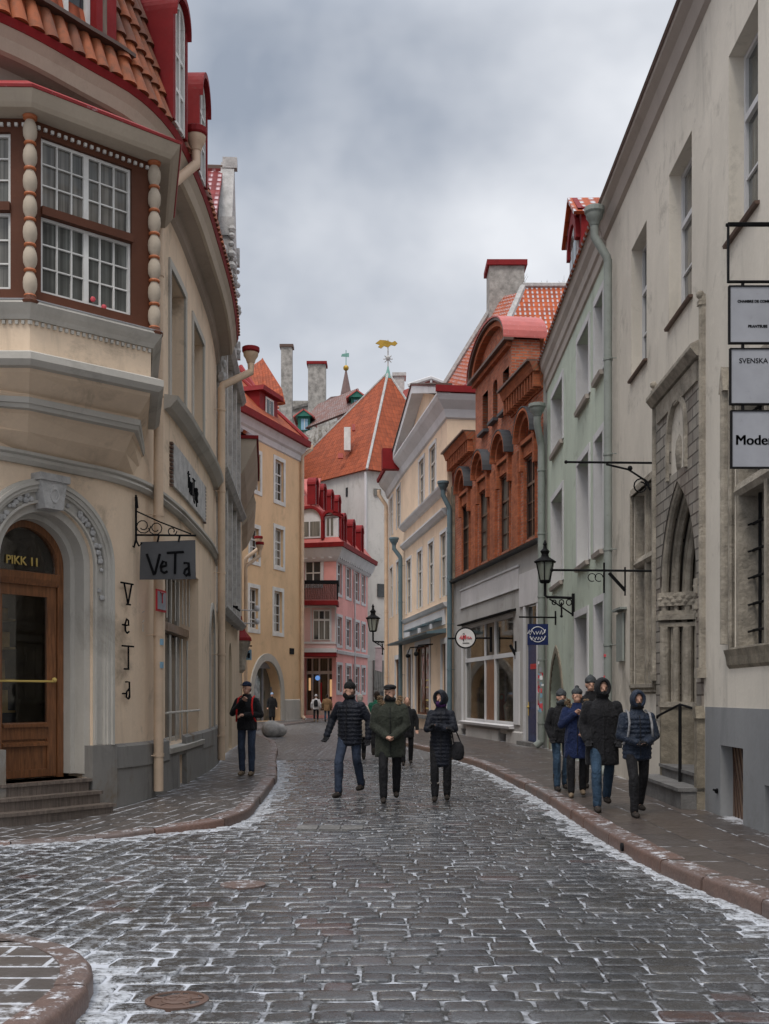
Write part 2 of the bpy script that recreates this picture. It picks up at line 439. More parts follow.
def op(a,b,z0,z1,arch=None,depth=.22,rise=None):
    if b<a: a,b=b,a
    o=dict(a=a,b=b,z0=z0,z1=z1,arch=arch,depth=depth)
    if arch: o['rise']=rise if rise else (b-a)/2; o['zs']=z1-o['rise']
    return o
def wallmesh(fac,a,b,z0,z1,ops,mb=None):
    mb=mb or MB()
    ss=fac.cuts(a,b,[o['a'] for o in ops]+[o['b'] for o in ops])
    zs=sorted(set([z0,z1]+[round(z,5) for o in ops for z in (o['z0'],o['z1']) if z0<z<z1]))
    for i in range(len(ss)-1):
        for j in range(len(zs)-1):
            cs=(ss[i]+ss[i+1])/2; cz=(zs[j]+zs[j+1])/2
            if any(o['a']<cs<o['b'] and o['z0']<cz<o['z1'] for o in ops): continue
            q=[(ss[i],zs[j]),(ss[i+1],zs[j]),(ss[i+1],zs[j+1]),(ss[i],zs[j+1])]
            mb.poly([fac.P(x,z) for x,z in q],q)
    for o in ops:
        D=o['depth']; A,B=o['a'],o['b']; zt=o['zs'] if o['arch'] else o['z1']
        for x in (A,B):
            mb.poly([fac.P(x,o['z0']),fac.P(x,zt),fac.P(x,zt,-D),fac.P(x,o['z0'],-D)],[(0,o['z0']),(0,zt),(D,zt),(D,o['z0'])])
        c=fac.cuts(A,B)
        for i in range(len(c)-1):
            for z in ([o['z0']] if o['arch'] else [o['z0'],o['z1']]):
                mb.poly([fac.P(c[i],z),fac.P(c[i+1],z),fac.P(c[i+1],z,-D),fac.P(c[i],z,-D)],[(c[i],0),(c[i+1],0),(c[i+1],D),(c[i],D)])
        if o['arch']:
            n=18; tt=[-math.cos(PI*i/n) for i in range(n+1)]
            for i in range(n):
                s0=A+(tt[i]+1)/2*(B-A); s1=A+(tt[i+1]+1)/2*(B-A); q0=archz(o,tt[i]); q1=archz(o,tt[i+1])
                mb.poly([fac.P(s0,q0),fac.P(s1,q1),fac.P(s1,o['z1']),fac.P(s0,o['z1'])],[(s0,q0),(s1,q1),(s1,o['z1']),(s0,o['z1'])])
                mb.poly([fac.P(s0,q0),fac.P(s1,q1),fac.P(s1,q1,-D),fac.P(s0,q0,-D)],[(s0,0),(s1,0),(s1,D),(s0,D)])
    return mb
def shell(mb,fac,a,b,z0,z1,depth,zb=None):
    """end walls and back wall of a building body"""
    for x in (a,b):
        mb.poly([fac.P(x,z0),fac.P(x,z1),fac.P(x,z1,-depth),fac.P(x,z0,-depth)],[(0,z0),(0,z1),(depth,z1),(depth,z0)])
    mb.poly([fac.P(a,z0,-depth),fac.P(b,z0,-depth),fac.P(b,z1,-depth),fac.P(a,z1,-depth)],[(a,z0),(b,z0),(b,z1),(a,z1)])
def win(par,fac,o,nx=2,nz=3,fm='white_paint',gm='window_glass',fw=.07,bar=.028,mid=True,transom=None,name='window',depth=None,inset=0.0):
    """a window set at the back of opening o: frame mesh with the pane as its child"""
    D=(depth if depth is not None else o['depth'])-.07; a,b,z0,z1=o['a'],o['b'],o['z0'],o['z1']
    m=MB(); d0,d1=-D-.07,-D
    ztop=z1-.004; a+=.003; b-=.003; z0+=.003
    fac.box(m,a,a+fw,z0,ztop,d0,d1); fac.box(m,b-fw,b,z0,ztop,d0,d1)
    fac.box(m,a+fw,b-fw,z0,z0+fw,d0,d1-.004)
    if o['arch']:
        n=16
        for i in range(n):
            t0,t1=-math.cos(PI*i/n),-math.cos(PI*(i+1)/n); s0=a+(t0+1)/2*(b-a); s1=a+(t1+1)/2*(b-a)
            q0,q1=archz(o,t0),archz(o,t1)
            pts=[(s0,q0-fw*1.3),(s1,q1-fw*1.3),(s1,q1+.02),(s0,q0+.02)]
            fac.plate(m,pts,d0,d1+.002)
    else: fac.box(m,a+fw,b-fw,ztop-fw,ztop,d0,d1-.004)
    ia,ib=a+fw,b-fw
    def zlim(x): return (archz(o,min(1,max(-1,(x-a)/(b-a)*2-1)))-.03) if o['arch'] else ztop-fw
    cols=[ia+(ib-ia)*i/nx for i in range(1,nx)]
    for i,x in enumerate(cols,1):
        w=min(.04,fw) if (mid and nx%2==0 and i==nx//2) else bar/2
        fac.box(m,x-w,x+w,z0+fw,zlim(x),d0+.008,d1-.006)
    tz=transom
    if tz: fac.box(m,ia,ib,tz-.04,tz+.04,d0,d1+.01)
    spans=[(z0+fw,tz-.04),(tz+.04,(o['zs'] if o['arch'] else ztop-fw))] if tz else [(z0+fw,(o['zs'] if o['arch'] else ztop-fw))]
    tot=sum(q[1]-q[0] for q in spans)
    for q in spans:
        k=max(1,round(nz*(q[1]-q[0])/tot)) if nz>1 else 1
        for i in range(1,k):
            z=q[0]+(q[1]-q[0])*i/k; fac.box(m,ia,ib,z-bar/2,z+bar/2,d0+.012,d1-.012)
    w=m.build(name,fm,par)
    g=MB(); fac.box(g,a+.01,b-.01,z0+.01,ztop-.004,d0+.02,d0+.03); g.build('pane',gm,w)
    return w
def sill(par,fac,o,m='grey_trim',out=.08,h=.07,over=.06,parent=None):
    b=MB(); fac.prof(b,o['a']-over,o['b']+over,[(o['z0']-h,0.0),(o['z0']-h,out-.02),(o['z0']-.005,out),(o['z0']+.012,-.05)]); return b.build('sill',m,par)
def surrounds(par,fac,ops,m,w=.12,p=.03,bottom=False):
    for o in ops:
        q=MB(); surround(q,fac,o,w,p,bottom); q.build('window_surround' if o['z0']>.7 else 'door_surround',m,par)
def surround(mb,fac,o,w=.12,p=.03,bottom=False,top=True):
    a,b,z0,z1=o['a'],o['b'],o['z0'],o['z1']
    zt=o['zs'] if o['arch'] else z1
    fac.box(mb,a-w,a,z0-(w if bottom else 0),zt,-.01,p); fac.box(mb,b,b+w,z0-(w if bottom else 0),zt,-.01,p)
    if o['arch']:
        n=16
        for i in range(n):
            t0,t1=-math.cos(PI*i/n),-math.cos(PI*(i+1)/n); s0=a+(t0+1)/2*(b-a); s1=a+(t1+1)/2*(b-a)
            S0=a-w+(t0+1)/2*(b-a+2*w); S1=a-w+(t1+1)/2*(b-a+2*w)
            q0,q1=archz(o,t0),archz(o,t1); k=(o['rise']+w)/o['rise']; Q0=o['zs']+(q0-o['zs'])*k; Q1=o['zs']+(q1-o['zs'])*k
            fac.plate(mb,[(s0,q0),(s1,q1),(S1,Q1),(S0,Q0)],-.01,p)
    elif top: fac.box(mb,a-w,b+w,z1,z1+w,-.01,p+.003)
    if bottom: fac.box(mb,a,b,z0-w,z0,-.01,p)
def textmesh(s,size,M,mat_,parent=None,name='lettering',bold=0.0,extrude=.006,shear=0,align='LEFT',sp=1.0):
    c=bpy.data.curves.new('t','FONT'); c.body=s; c.size=size; c.extrude=extrude; c.offset=bold; c.shear=shear; c.align_x=align; c.space_character=sp; c.resolution_u=4
    o=bpy.data.objects.new('t',c); COL.objects.link(o); dg=bpy.context.evaluated_depsgraph_get(); dg.update()
    me=bpy.data.meshes.new_from_object(o.evaluated_get(dg)); bpy.data.objects.remove(o); bpy.data.curves.remove(c)
    me.name=name; org=Vector(ORG[parent]) if parent is not None else Vector((0,0,0))
    me.transform(Matrix.Translation(-org)@M); me.materials.clear(); me.materials.append(MATS[mat_])
    ob=bpy.data.objects.new(name,me); COL.objects.link(ob)
    if parent is not None: ob.parent=parent; ORG[ob]=ORG[parent]
    return ob
def frameM(p,x,z):
    """matrix placing text (its x,y) along world x-vector and z-vector"""
    x=Vector(x).normalized(); z=Vector(z).normalized(); n=x.cross(z)
    M=Matrix.Identity(4)
    for i in range(3): M[i][0]=x[i]; M[i][1]=z[i]; M[i][2]=n[i]; M[i][3]=p[i]
    return M
# ============================================================ LEFT CORNER HOUSE
FL1=Fac([(-7.6,12.1),(-6.3,12.45),(-5.5,12.95),(-4.75,13.6),(-4.15,14.4),(-3.73,15.0),(-3.5,15.75),(-3.42,16.6),(-3.39,17.9),(-3.42,19.3),(-3.51,21.7),(-3.66,23.6),(-3.82,25.0)],+1,True)
f=FL1
H1=thing('corner_house','cream corner house with rounded front, brown oriel window, red tiled mansard and wooden shop door','house',(-5.5,16,0))
sd=f.s_px(46); dh=.74; ZT=3.2
door=op(sd-dh,sd+dh,.5,4.05,'round',.5)
w1=op(f.s_px(170),f.s_px(184.5),6.3,8.35,None,.38); w2=op(f.s_px(192.6),f.s_px(203),6.3,8.3,None,.38)
gw=op(f.s_px(165),f.s_px(198.5),.78,3.75,None,.42)
cel=op(f.s_px(175),f.s_px(182),.12,.62,None,.3)
nw=op(f.s_px(209.8),f.s_px(214),.75,3.4,'round',.2)
wl=wallmesh(f,0,f.L,-.1,9.75,[door,w1,w2,gw,cel,nw])
shell(wl,f,0,f.L,-.1,9.75,9)
wl.build('wall','cream_plaster',H1,recalc=False)
# plinth
pm=MB(); tops=.93
for a,b in ((0,door['a']-.42),(door['b']+.3,cel['a']),(cel['b'],f.L)):
    f.prof(pm,a,b,[(-.1,.0),(-.1,.09),(tops-.04,.07),(tops,.0)] if not (a<gw['a']<b) else [(-.1,.0),(-.1,.09),(.70,.07),(.72,.0)])
f.prof(pm,cel['a'],cel['b'],[(.625,0),(.625,.07),(.7,.07),(.72,0)])
f.prof(pm,door['b']+.02,gw['a']-.02,[(.6,0),(.6,.092),(tops-.04,.072),(tops,.0)])
f.prof(pm,gw['b']+.02,nw['a']-.0,[(.6,0),(.6,.088),(tops-.04,.074),(tops,.0)])
pm.build('plinth','plinth_grey',H1)
# mouldings
tm=MB()
f.prof(tm,0,f.s_px(216),[(4.50,0),(4.50,.05),(4.55,.09),(4.60,.06),(4.62,.1),(4.66,.1),(4.68,0)])
f.prof(tm,f.s_px(164),f.s_px(219),[(6.02,0),(6.05,.10),(6.16,.20),(6.22,.22),(6.25,.0)])
surrounds(H1,f,(w1,w2,nw),'grey_trim',.13,.03)
tm.build('moulding','grey_trim',H1)
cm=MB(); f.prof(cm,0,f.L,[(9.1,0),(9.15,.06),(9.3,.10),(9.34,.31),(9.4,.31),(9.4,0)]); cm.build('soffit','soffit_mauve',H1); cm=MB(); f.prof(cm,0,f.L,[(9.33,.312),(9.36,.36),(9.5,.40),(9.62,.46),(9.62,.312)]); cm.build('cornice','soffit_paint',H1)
gm=MB(); f.prof(gm,0,f.L,[(9.622,.0),(9.622,.47),(9.72,.50),(9.75,.44),(9.75,0)]); gm.build('gutter','red_metal',H1)
# windows
for o in (w1,w2):
    win(H1,f,o,2,3,'off_white_wood','curtain_glass',depth=.38); 
gwin=win(H1,f,gw,4,1,'off_white_wood','shutter_glass',.07,.05,transom=2.75,depth=.42); 
b=MB(); f.box(b,gw['a'],gw['b'],2.66,2.80,-.34,-.18); b.build('transom','plank_wood',gwin)
sill(H1,f,gw,'grey_trim',.12,.09)
b=MB()   # iron bars over the upper light + rail
for i in range(9):
    x=gw['a']+.08+(gw['b']-gw['a']-.16)*i/8; b.tube([f.P(x,2.86,-.16),f.P(x,3.72,-.16)],.011,5)
b.tube([f.P(gw['a']-.02,1.32,.02),f.P(gw['b']+.02,1.32,.02)],.018,6)
for i in range(6):
    x=gw['a']+.06+(gw['b']-gw['a']-.12)*i/5; b.tube([f.P(x,.8,-.2),f.P(x,2.6,-.2)],.016,5)
b.build('window_bars','off_white_wood',gwin)
win(H1,f,nw,1,2,'dark_wood','brick_glass',.05,depth=.2)
cg=MB(); f.box(cg,cel['a'],cel['b'],.12,.62,-.30,-.28); cg.build('cellar_hatch','dark_wood',H1)
# door: surround of concentric mouldings
am=MB(); zs=door['zs']
def ringset(r0,r1,d):
    f.archband(am,sd,zs,r0,r1,-.02,d,0,180,26)
    for k in (-1,1):
        a,b_=sd+k*r0,sd+k*r1; f.box(am,a,b_,.93,zs,-.02,d)
ringset(dh+.008,dh+.04,.05); ringset(dh+.04,dh+.15,.015); ringset(dh+.15,dh+.18,.07); ringset(dh+.18,dh+.23,.10); ringset(dh+.23,dh+.27,.13); ringset(dh+.27,dh+.31,.08)
f.archband(am,sd,zs,dh-.10,dh-.002,-.42,-.05,0,180,26)
for k in (-1,1):
    f.box(am,sd+k*(dh-.10),sd+k*(dh-.002),.55,zs,-.42,-.05)
    f.box(am,sd+k*(dh-.17),sd+k*(dh-.10),.55,zs,-.44,-.25)
f.archband(am,sd,zs,dh-.17,dh-.10,-.44,-.25,0,180,26)
ar=am.build('door_surround','grey_trim',H1)
pp=MB()
for k in (-1,1): f.box(pp,sd+k*(dh-.09),sd+k*(dh+.32),-.05,.925,-.1,.12)
pp.build('jamb_base','plinth_grey',H1)
km=MB(); f.plate(km,[(sd-.14,zs+dh-.08),(sd+.14,zs+dh-.08),(sd+.20,zs+dh+.27),(sd-.20,zs+dh+.27)],-.02,.17)
f.box(km,sd-.23,sd+.23,zs+dh+.27,zs+dh+.36,-.02,.20)
f.archband(km,sd,zs+dh+.1,.045,.07,.168,.19,0,360,14,1.5); km.build('keystone','carved_white',H1)
ga=MB(); rnd=random.Random(3)
for i in range(64):
    ang=R(2+86*rnd.random()) if i<52 else 0; side=rnd.choice((-1,1)); rr=dh+.095+rnd.uniform(-.035,.035)
    x=sd+side*rr*math.cos(ang); z=zs+rr*math.sin(ang)
    if i>=52: z=zs-rnd.uniform(0,.5); 
    if abs(x-sd)<.2: continue
    ga.ball(f.P(x,z,.04),rnd.uniform(.022,.045),6,4)
ga.build('garland','carved_white',H1,True)
# door leaf
dd=-.44
dm=MB(); f.archband(dm,sd,zs,dh-.26,dh-.171,dd-.06,dd+.04,0,180,24)
for k in (-1,1): f.box(dm,sd+k*(dh-.26),sd+k*(dh-.171),.5,zs,dd-.06,dd+.04)
f.prof(dm,sd-dh+.26,sd+dh-.26,[(ZT-.16,dd-.06),(ZT-.16,dd+.06),(ZT-.08,dd+.09),(ZT-.0,dd+.10),(ZT+.02,dd+.02),(ZT+.02,dd-.06)])
DR=dm.build('door','oak_door',H1)
lf=MB(); a,b_=sd-dh+.27,sd+dh-.27
mid=sd
for x0,x1 in ((a,b_),):
    f.box(lf,x0,x0+.1,.52,ZT-.16,dd-.03,dd+.02); f.box(lf,x1-.13,x1,.52,ZT-.16,dd-.03,dd+.02)
    f.box(lf,x0+.1,x1-.13,ZT-.30,ZT-.16,dd-.03,dd+.018); f.box(lf,x0+.1,x1-.13,.52,.62,dd-.03,dd+.016); f.box(lf,x0+.1,x1-.13,1.02,1.2,dd-.03,dd+.017)
    f.box(lf,x0+.1,x1-.13,.62,1.02,dd-.028,dd-.01); f.prof(lf,x0+.1,x1-.13,[(1.18,dd),(1.18,dd+.05),(1.22,dd+.05),(1.24,dd)])
    f.prof(lf,x0+.1,x1-.13,[(.93,dd),(.93,dd+.04),(.97,dd+.04),(.99,dd)])
lf.build('door_leaf','oak_door',DR)
gl=MB(); f.box(gl,a+.1,b_-.13,1.2,ZT-.3,dd-.01,dd-.004); gl.build('door_pane','clear_glass',DR)
fl=MB(); pts=[(sd+dh-.27,ZT+.02)]+[(sd+(dh-.27)*math.cos(PI*i/16),zs+.0+(dh-.25)*math.sin(PI*i/16)) for i in range(17)]+[(sd-dh+.27,ZT+.02)]; f.plate(fl,pts,dd-.02,dd-.012); fl.build('fanlight','clear_glass',DR)
hb=MB(); hb.tube([f.P(a+.02,1.78,dd+.07),f.P(b_-.04,1.78,dd+.07)],.014,6); hb.ball(f.P(b_-.06,1.80,dd+.07),.035,8,6); hb.build('handle','letter_gold',DR)
rm=MB()
z0r,z1r=.5,4.1
for q in ([(a-.4,z0r),(a-.4,z1r)],[(b_+.4,z0r),(b_+.4,z1r)]): rm.poly([f.P(q[0][0],z0r,dd-.1),f.P(q[0][0],z1r,dd-.1),f.P(q[0][0],z1r,dd-1.8),f.P(q[0][0],z0r,dd-1.8)])
rm.poly([f.P(a-.4,z0r,dd-1.8),f.P(b_+.4,z0r,dd-1.8),f.P(b_+.4,z1r,dd-1.8),f.P(a-.4,z1r,dd-1.8)])
for z in (z0r,z1r): rm.poly([f.P(a-.4,z,dd-.1),f.P(b_+.4,z,dd-.1),f.P(b_+.4,z,dd-1.8),f.P(a-.4,z,dd-1.8)])
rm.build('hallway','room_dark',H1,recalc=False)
sh=MB(); rnd=random.Random(5)
for z in (.9,1.35,1.8,2.25,2.65):
    f.box(sh,a-.2,b_+.2,z,z+.03,dd-1.6,dd-1.2)
    x=a-.2
    while x<b_+.1:
        w_=rnd.uniform(.06,.16); h_=rnd.uniform(.12,.33); f.box(sh,x,x+w_,z+.03,z+.03+h_,dd-1.5,dd-1.28); x+=w_+rnd.uniform(.01,.06)
shf=sh.build('shop_shelf','shelf_goods',None); tag(shf,'shelf of goods seen through the glass of the wooden corner door','shelf')
lmp=MB(); lmp.ball(f.P(sd-.1,3.66,dd-.9),.17,12,6,1,1,.25); o=lmp.build('ceiling_lamp','lamp_glow',None,True); tag(o,'small glowing yellow lamp behind the fanlight of the wooden door','lamp')
p0=f.P(sd-.30,ZT+.10,dd-.0); T=f.T(sd)
textmesh('PIKK 11',.155,frameM(p0,T,(0,0,1)),'letter_gold',DR,'lettering',.002)
# steps
st=MB()
e=f.s_px(84)
for i,(z,d) in enumerate(((.18,.50),(.34,.30),(.50,.14))):
    zl=-.05 if i==0 else (.18,.34)[i-1]
    f.box(st,sd-1.3,e+.10*(2-i)/2,zl,z-.04,-.3,d-.03); f.box(st,sd-1.33,e+.10*(2-i)/2+.03,z-.04,z,-.3,d)
f.box(st,sd-dh,sd+dh,.34,.5,-.45,-.2); o=st.build('door_step','step_wood',H1)
# cellar/others: pipes
def pipe(par,fac,x,z0,z1,m,r=.065,hop=None,d=.14,elbow=None,clips=True,name='drainpipe'):
    b=MB(); b.tube([fac.P(x,z0,d),fac.P(x,z1,d)],r,12)
    z=z0+.5
    while z<z1-.3 and clips:
        b.tube([fac.P(x,z,d),fac.P(x,z+.05,d)],r*1.14,12); b.tube([fac.P(x-.09,z+.02,d-.03),fac.P(x-.09,z+.02,-.03)],.008,4); b.tube([fac.P(x-.1,z+.02,d-.02),fac.P(x+.1,z+.02,d-.02)],.008,4); z+=1.75
    b.tube([fac.P(x,z0+.02,d),fac.P(x,z0-.12,d+.16)],r,12) if z0>.2 else None
    if elbow:
        dx,dz,dd_=elbow; b.tube([fac.P(x,z1-.05,d),fac.P(x,z1+.05,d+.02),fac.P(x+dx,z1+dz,d+dd_),fac.P(x+dx,z1+dz+.25,d+dd_)],r,12)
        p=fac.P(x+dx,z1+dz+.2,d+dd_)
    ob=b.build(name,m,par,True)
    if hop:
        h=MB(); h.lathe(p,[(r*1.1,0),(r*1.4,.08),(r*2.0,.15),(r*2.1,.25),(r*2.0,.25)],14); hh=h.build('hopper',m,ob,True)
        h=MB(); h.lathe(p,[(r*2.15,.22),(r*2.4,.25),(r*2.4,.33),(r*2.2,.34)],14); h.build('hopper_rim',hop,hh)
    return ob
pipe(H1,f,f.s_px(158.5,.16),.2,8.85,'cream_pipe',.072,'red_metal',d=.16,elbow=(.55,.75,.42))
pipe(H1,f,f.s_px(221.5,.16),.2,8.2,'cream_pipe',.08,'red_metal',d=.16,elbow=(.3,.45,.62))
# mansard barrel tiles
def zd(z): return .40-(z-9.75)*.26
rt=MB(); TS=.20; n=int(f.L/TS); rows=10; rnd=random.Random(1)
dorm=[(f.s_px(-6,.3),f.s_px(112,.3),10.2,12.9),(f.s_px(172,.5),f.s_px(186.5,.5),9.8,11.72),(f.s_px(198,.5),f.s_px(206.5,.5),9.8,11.45)]
for i in range(n):
    s0=i*TS+.1
    for j in range(rows):
        z0=9.76+j*.36; 
        if any(a-.05<s0<b+.05 and c-.12<z0<d-.1 for a,b,c,d in dorm): continue
        rt.tone=rnd.random(); rings=[]
        for (zz,rr,off) in ((z0-.02,.092,.05),(z0+.39,.07,.010)):
            rings.append([rt.v(f.P(s0+rr*math.cos(PI*k/6),zz,zd(zz)+off+rr*math.sin(PI*k/6))) for k in range(7)])
        for k in range(6): rt.F.append([rings[0][k],rings[0][k+1],rings[1][k+1],rings[1][k]])
        rt.F.append(rings[0])
rt.tone=.9
RF=MB(); 
c=f.cuts(0,f.L)
for i in range(len(c)-1):
    if any(a<(c[i]+c[i+1])/2<b for a,b,_,_ in dorm[:0]): continue
    RF.poly([f.P(c[i],9.74,.42),f.P(c[i+1],9.74,.42),f.P(c[i+1],13.4,zd(13.4)),f.P(c[i],13.4,zd(13.4))])
RF.poly([f.P(c[i],13.4,zd(13.4)) for i in range(len(c))]+[f.P(f.L,14.6,-8),f.P(0,14.6,-8)])
for x in (0,f.L): RF.poly([f.P(x,9.74,.42),f.P(x,13.4,zd(13.4)),f.P(x,14.6,-8),f.P(x,9.74,-9)])
ro=RF.build('roof','orange_tiles',H1,recalc=False); rt.build('roof_tiles','barrel_tiles',ro,True,recalc=False)
sn=MB(); f.box(sn,dorm[0][0]-.5,dorm[0][1]+.25,10.17,10.22,.26,.44); sn.build('snow_guard','brown_tin',ro)
# dormers
for k,(a,b_,z0,z1) in enumerate(dorm):
    dpl=.52 if k else .36
    D=MB()
    if k==0:
        f.box(D,b_-.12,b_+.02,z0,z1,-1.2,dpl); f.box(D,a-.02,a+.12,z0,z1,-1.2,dpl)
        f.box(D,b_-.30,b_-.20,z0,z1,.1,dpl+.02)
    else:
        o=op(a,b_,z0,z1,'round',.3,rise=(b_-a)/2*1.15); n_=16; S=[];
        prev=None
        for i in range(n_+1):
            t=-math.cos(PI*i/n_); s_=a+(t+1)/2*(b_-a); q=archz(o,t)
            cur=[(s_,q)]; 
            if prev: 
                f.plate(D,[prev,(s_,q),(s_*.985+ (a+b_)/2*.015,q-.09),(prev[0]*.985+(a+b_)/2*.015,prev[1]-.09)],-1.4,dpl+.06)
            prev=(s_,q)
        f.box(D,a,a+.08,z0,o['zs'],-1.4,dpl); f.box(D,b_-.08,b_,z0,o['zs'],-1.4,dpl)
    DD=D.build('dormer','red_metal',H1)
    if k==0:
        w=MB(); f.box(w,b_-.20,b_-.12,z0,z1,.15,dpl); w.build('dormer_post','plank_wood',DD)
        oo=op(a+.15,b_-.32,z0+.03,z1-.1,None,0); 
        w=MB(); 
        for x in (oo['a'],oo['a']+(oo['b']-oo['a'])*.33,oo['a']+(oo['b']-oo['a'])*.66,oo['b']-.06): f.box(w,x,x+.07,oo['z0'],oo['z1'],.18,.26)
        for z in (oo['z0'],(oo['z0']+oo['z1'])/2,oo['z1']-.07): f.box(w,oo['a'],oo['b']+.0,z,z+.07,.185,.255)
        w.build('dormer_window','white_paint',DD); g=MB(); f.box(g,oo['a'],oo['b'],oo['z0'],oo['z1'],.2,.21); g.build('dormer_pane','window_glass',DD)
        t=MB(); f.box(t,a-.2,b_+.15,z1,z1+.08,-1.3,dpl+.15); t.build('dormer_top','red_metal',DD)
    else:
        w=MB(); o['a']+=.09; o['b']-=.09; 
        f.box(w,o['a'],o['a']+.06,z0,o['zs'],dpl-.12,dpl-.02); f.box(w,o['b']-.06,o['b'],z0,o['zs'],dpl-.12,dpl-.02); f.archband(w,(o['a']+o['b'])/2,o['zs'],(o['b']-o['a'])/2-.07,(o['b']-o['a'])/2,dpl-.12,dpl-.02,0,180,12,1.1)
        m_=(o['a']+o['b'])/2; f.box(w,m_-.03,m_+.03,z0,z1-.15,dpl-.1,dpl-.03)
        for z in (z0+.02,z0+.5,z0+1.0): f.box(w,o['a'],o['b'],z,z+.05,dpl-.1,dpl-.03)
        w.build('dormer_window','white_paint',DD)
        g=MB(); f.plate(g,[(o['a'],z0),(o['b'],z0),(o['b'],o['zs']),(m_+.15,z1-.15),(m_-.15,z1-.15),(o['a'],o['zs'])],dpl-.08,dpl-.07); g.build('dormer_pane','window_glass',DD)
# ---------------- oriel
OL2,OL,OR_,OB=(-6.2,12.86),(-4.16,12.9),(-2.97,13.98),(-3.42,15.9)
fo=Fac([OL2,OL,OR_,OB],+1); sL=fo.S[1]; sR=fo.S[2]
ORI=MB()
def kz(py,px=30,Y=12.9): return PZ(py,Y)
zc0=EYE+4.40; zc1=EYE+4.56   # sill cornice
zw0,zw1=EYE+4.76,EYE+6.60
# window openings on front and left faces
def ored(px): return fo.s_px(px)
oa,ob_=ored(41),ored(132)
of=op(oa,ob_,zw0,zw1,None,.12); ol=op(sL-1.75,ored(10.5),zw0,zw1,None,.12)
def faced(fc,name,m,ops,z0,z1):
    q=wallmesh(fc,0,fc.L,z0,z1,ops); return q.build(name,m,H1,recalc=False)
ow=faced(fo,'oriel_wall','dark_brown_paint',[of,ol],zc1-.02,EYE+6.88)
lowp=MB(); wallmesh(fo,0,fo.L,EYE+3.88,zc1,[],lowp); lowp.build('oriel_parapet','cream_plaster',ow,recalc=False)
def ocor(pr,name,m,par=ow):
    b=MB(); 
    # mitred profile sweep round the oriel
    pts=[Vector((*p,0)) for p in (OL2,OL,OR_,OB)]; ns=fo.N; 
    rings=[]
    for i,p in enumerate(pts):
        nrm=fo.N[i]; k=1.0
        if 0<i<3: k=1/max(.3,fo.segn[i-1].dot(nrm))
        rings.append([b.v((p.x+nrm.x*d*k,p.y+nrm.y*d*k,z),(i*2+d,z)) for z,d in pr])
    n_=len(pr)
    for i in range(3):
        for j in range(n_): q=(j+1)%n_; b.F.append([rings[i][j],rings[i][q],rings[i+1][q],rings[i+1][j]])
    b.F.append(rings[0][::-1]); b.F.append(rings[-1]); return b.build(name,m,par)
ocor([(zc0,.0),(zc0,.03),(zc0+.05,.06),(zc0+.10,.10),(zc1,.14),(zc1+.03,.13),(zc1+.05,.0)],'oriel_sill','grey_trim')
ocor([(zc1+.052,0),(zc1+.035,.13),(zc1+.045,.145),(zc1+.08,.0)],'sill_snow','snow_plain')
ocor([(EYE+3.84,-.02),(EYE+3.84,.1),(EYE+3.9,.16),(EYE+3.98,.16),(EYE+4.03,.04),(EYE+4.03,-.02)],'oriel_ledge','grey_trim')
ocor([(EYE+6.76,.0),(EYE+6.77,.24),(EYE+6.81,.28),(EYE+6.88,.33),(EYE+6.93,.36),(EYE+6.93,.0)],'oriel_cornice','soffit_paint')
ocor([(EYE+6.932,.0),(EYE+6.932,.375),(EYE+6.96,.385),(EYE+7.4,-.35),(EYE+7.4,-.5)],'oriel_roof','red_metal_snow')
dn=MB()
for (f0,f1,z,st_,m_,sz) in ((0,sR,EYE+6.66,.085,0,.035),):
    x=f0
    while x<f1: 
        fo.box(dn,x,x+sz,z,z+.04,-.01,.03); x+=st_
dn.build('dentils','white_paint',ow)
dn=MB(); x=0
while x<sR: fo.box(dn,x,x+.035,zc0-.055,zc0-.012,-.01,.03); x+=.075
dn.build('sill_dentils','grey_trim',ow)
for o,nx in ((of,1),(ol,1)):
    xs=o['a']; xe=o['b']; zm=EYE+5.72
    fr=MB()
    fo.box(fr,xs,xe,zm-.05,zm+.05,-.06,.04)
    fr.build('oriel_transom','dark_brown_paint',ow)
    for (c0,c1) in ((zw0,zm-.05),(zm+.05,zw1)):
        q=op(xs,xe,c0,c1,None,.12); win(ow,fo,q,6,3,'white_paint','curtain_glass',.034,.016,depth=.11)
        
bs=MB(); 
# corner turned columns
for s_,pc in ((sL,OL),(sR,OR_)):
    nrm=fo.N[1] if s_==sL else fo.N[2]
    c=(pc[0]+nrm.x*.05,pc[1]+nrm.y*.05,0); b=MB(); rg=MB()
    zb,ztp=zc1+.1,EYE+6.74; nb=7; h=(ztp-zb)/nb
    for i in range(nb):
        z=zb+i*h; b.lathe((c[0],c[1],z),[(.042,0),(.05,.03),(.078,h*.3),(.082,h*.5),(.076,h*.7),(.05,h-.03),(.042,h)],14)
        rg.lathe((c[0],c[1],z-.022),[(.04,0),(.066,.008),(.072,.022),(.066,.036),(.04,.044)],14)
    rg.lathe((c[0],c[1],ztp-.03),[(.05,0),(.08,.02),(.085,.05),(.05,.06)],14)
    cc=b.build('column','soffit_paint',ow,True); rg.build('column_rings','orange_ring',cc,True)
    q=MB(); q.lathe((c[0],c[1],zb-.10),[(.11,0),(.115,.03),(.08,.07),(.07,.10)],10); q.build('column_foot','dark_brown_paint',cc)
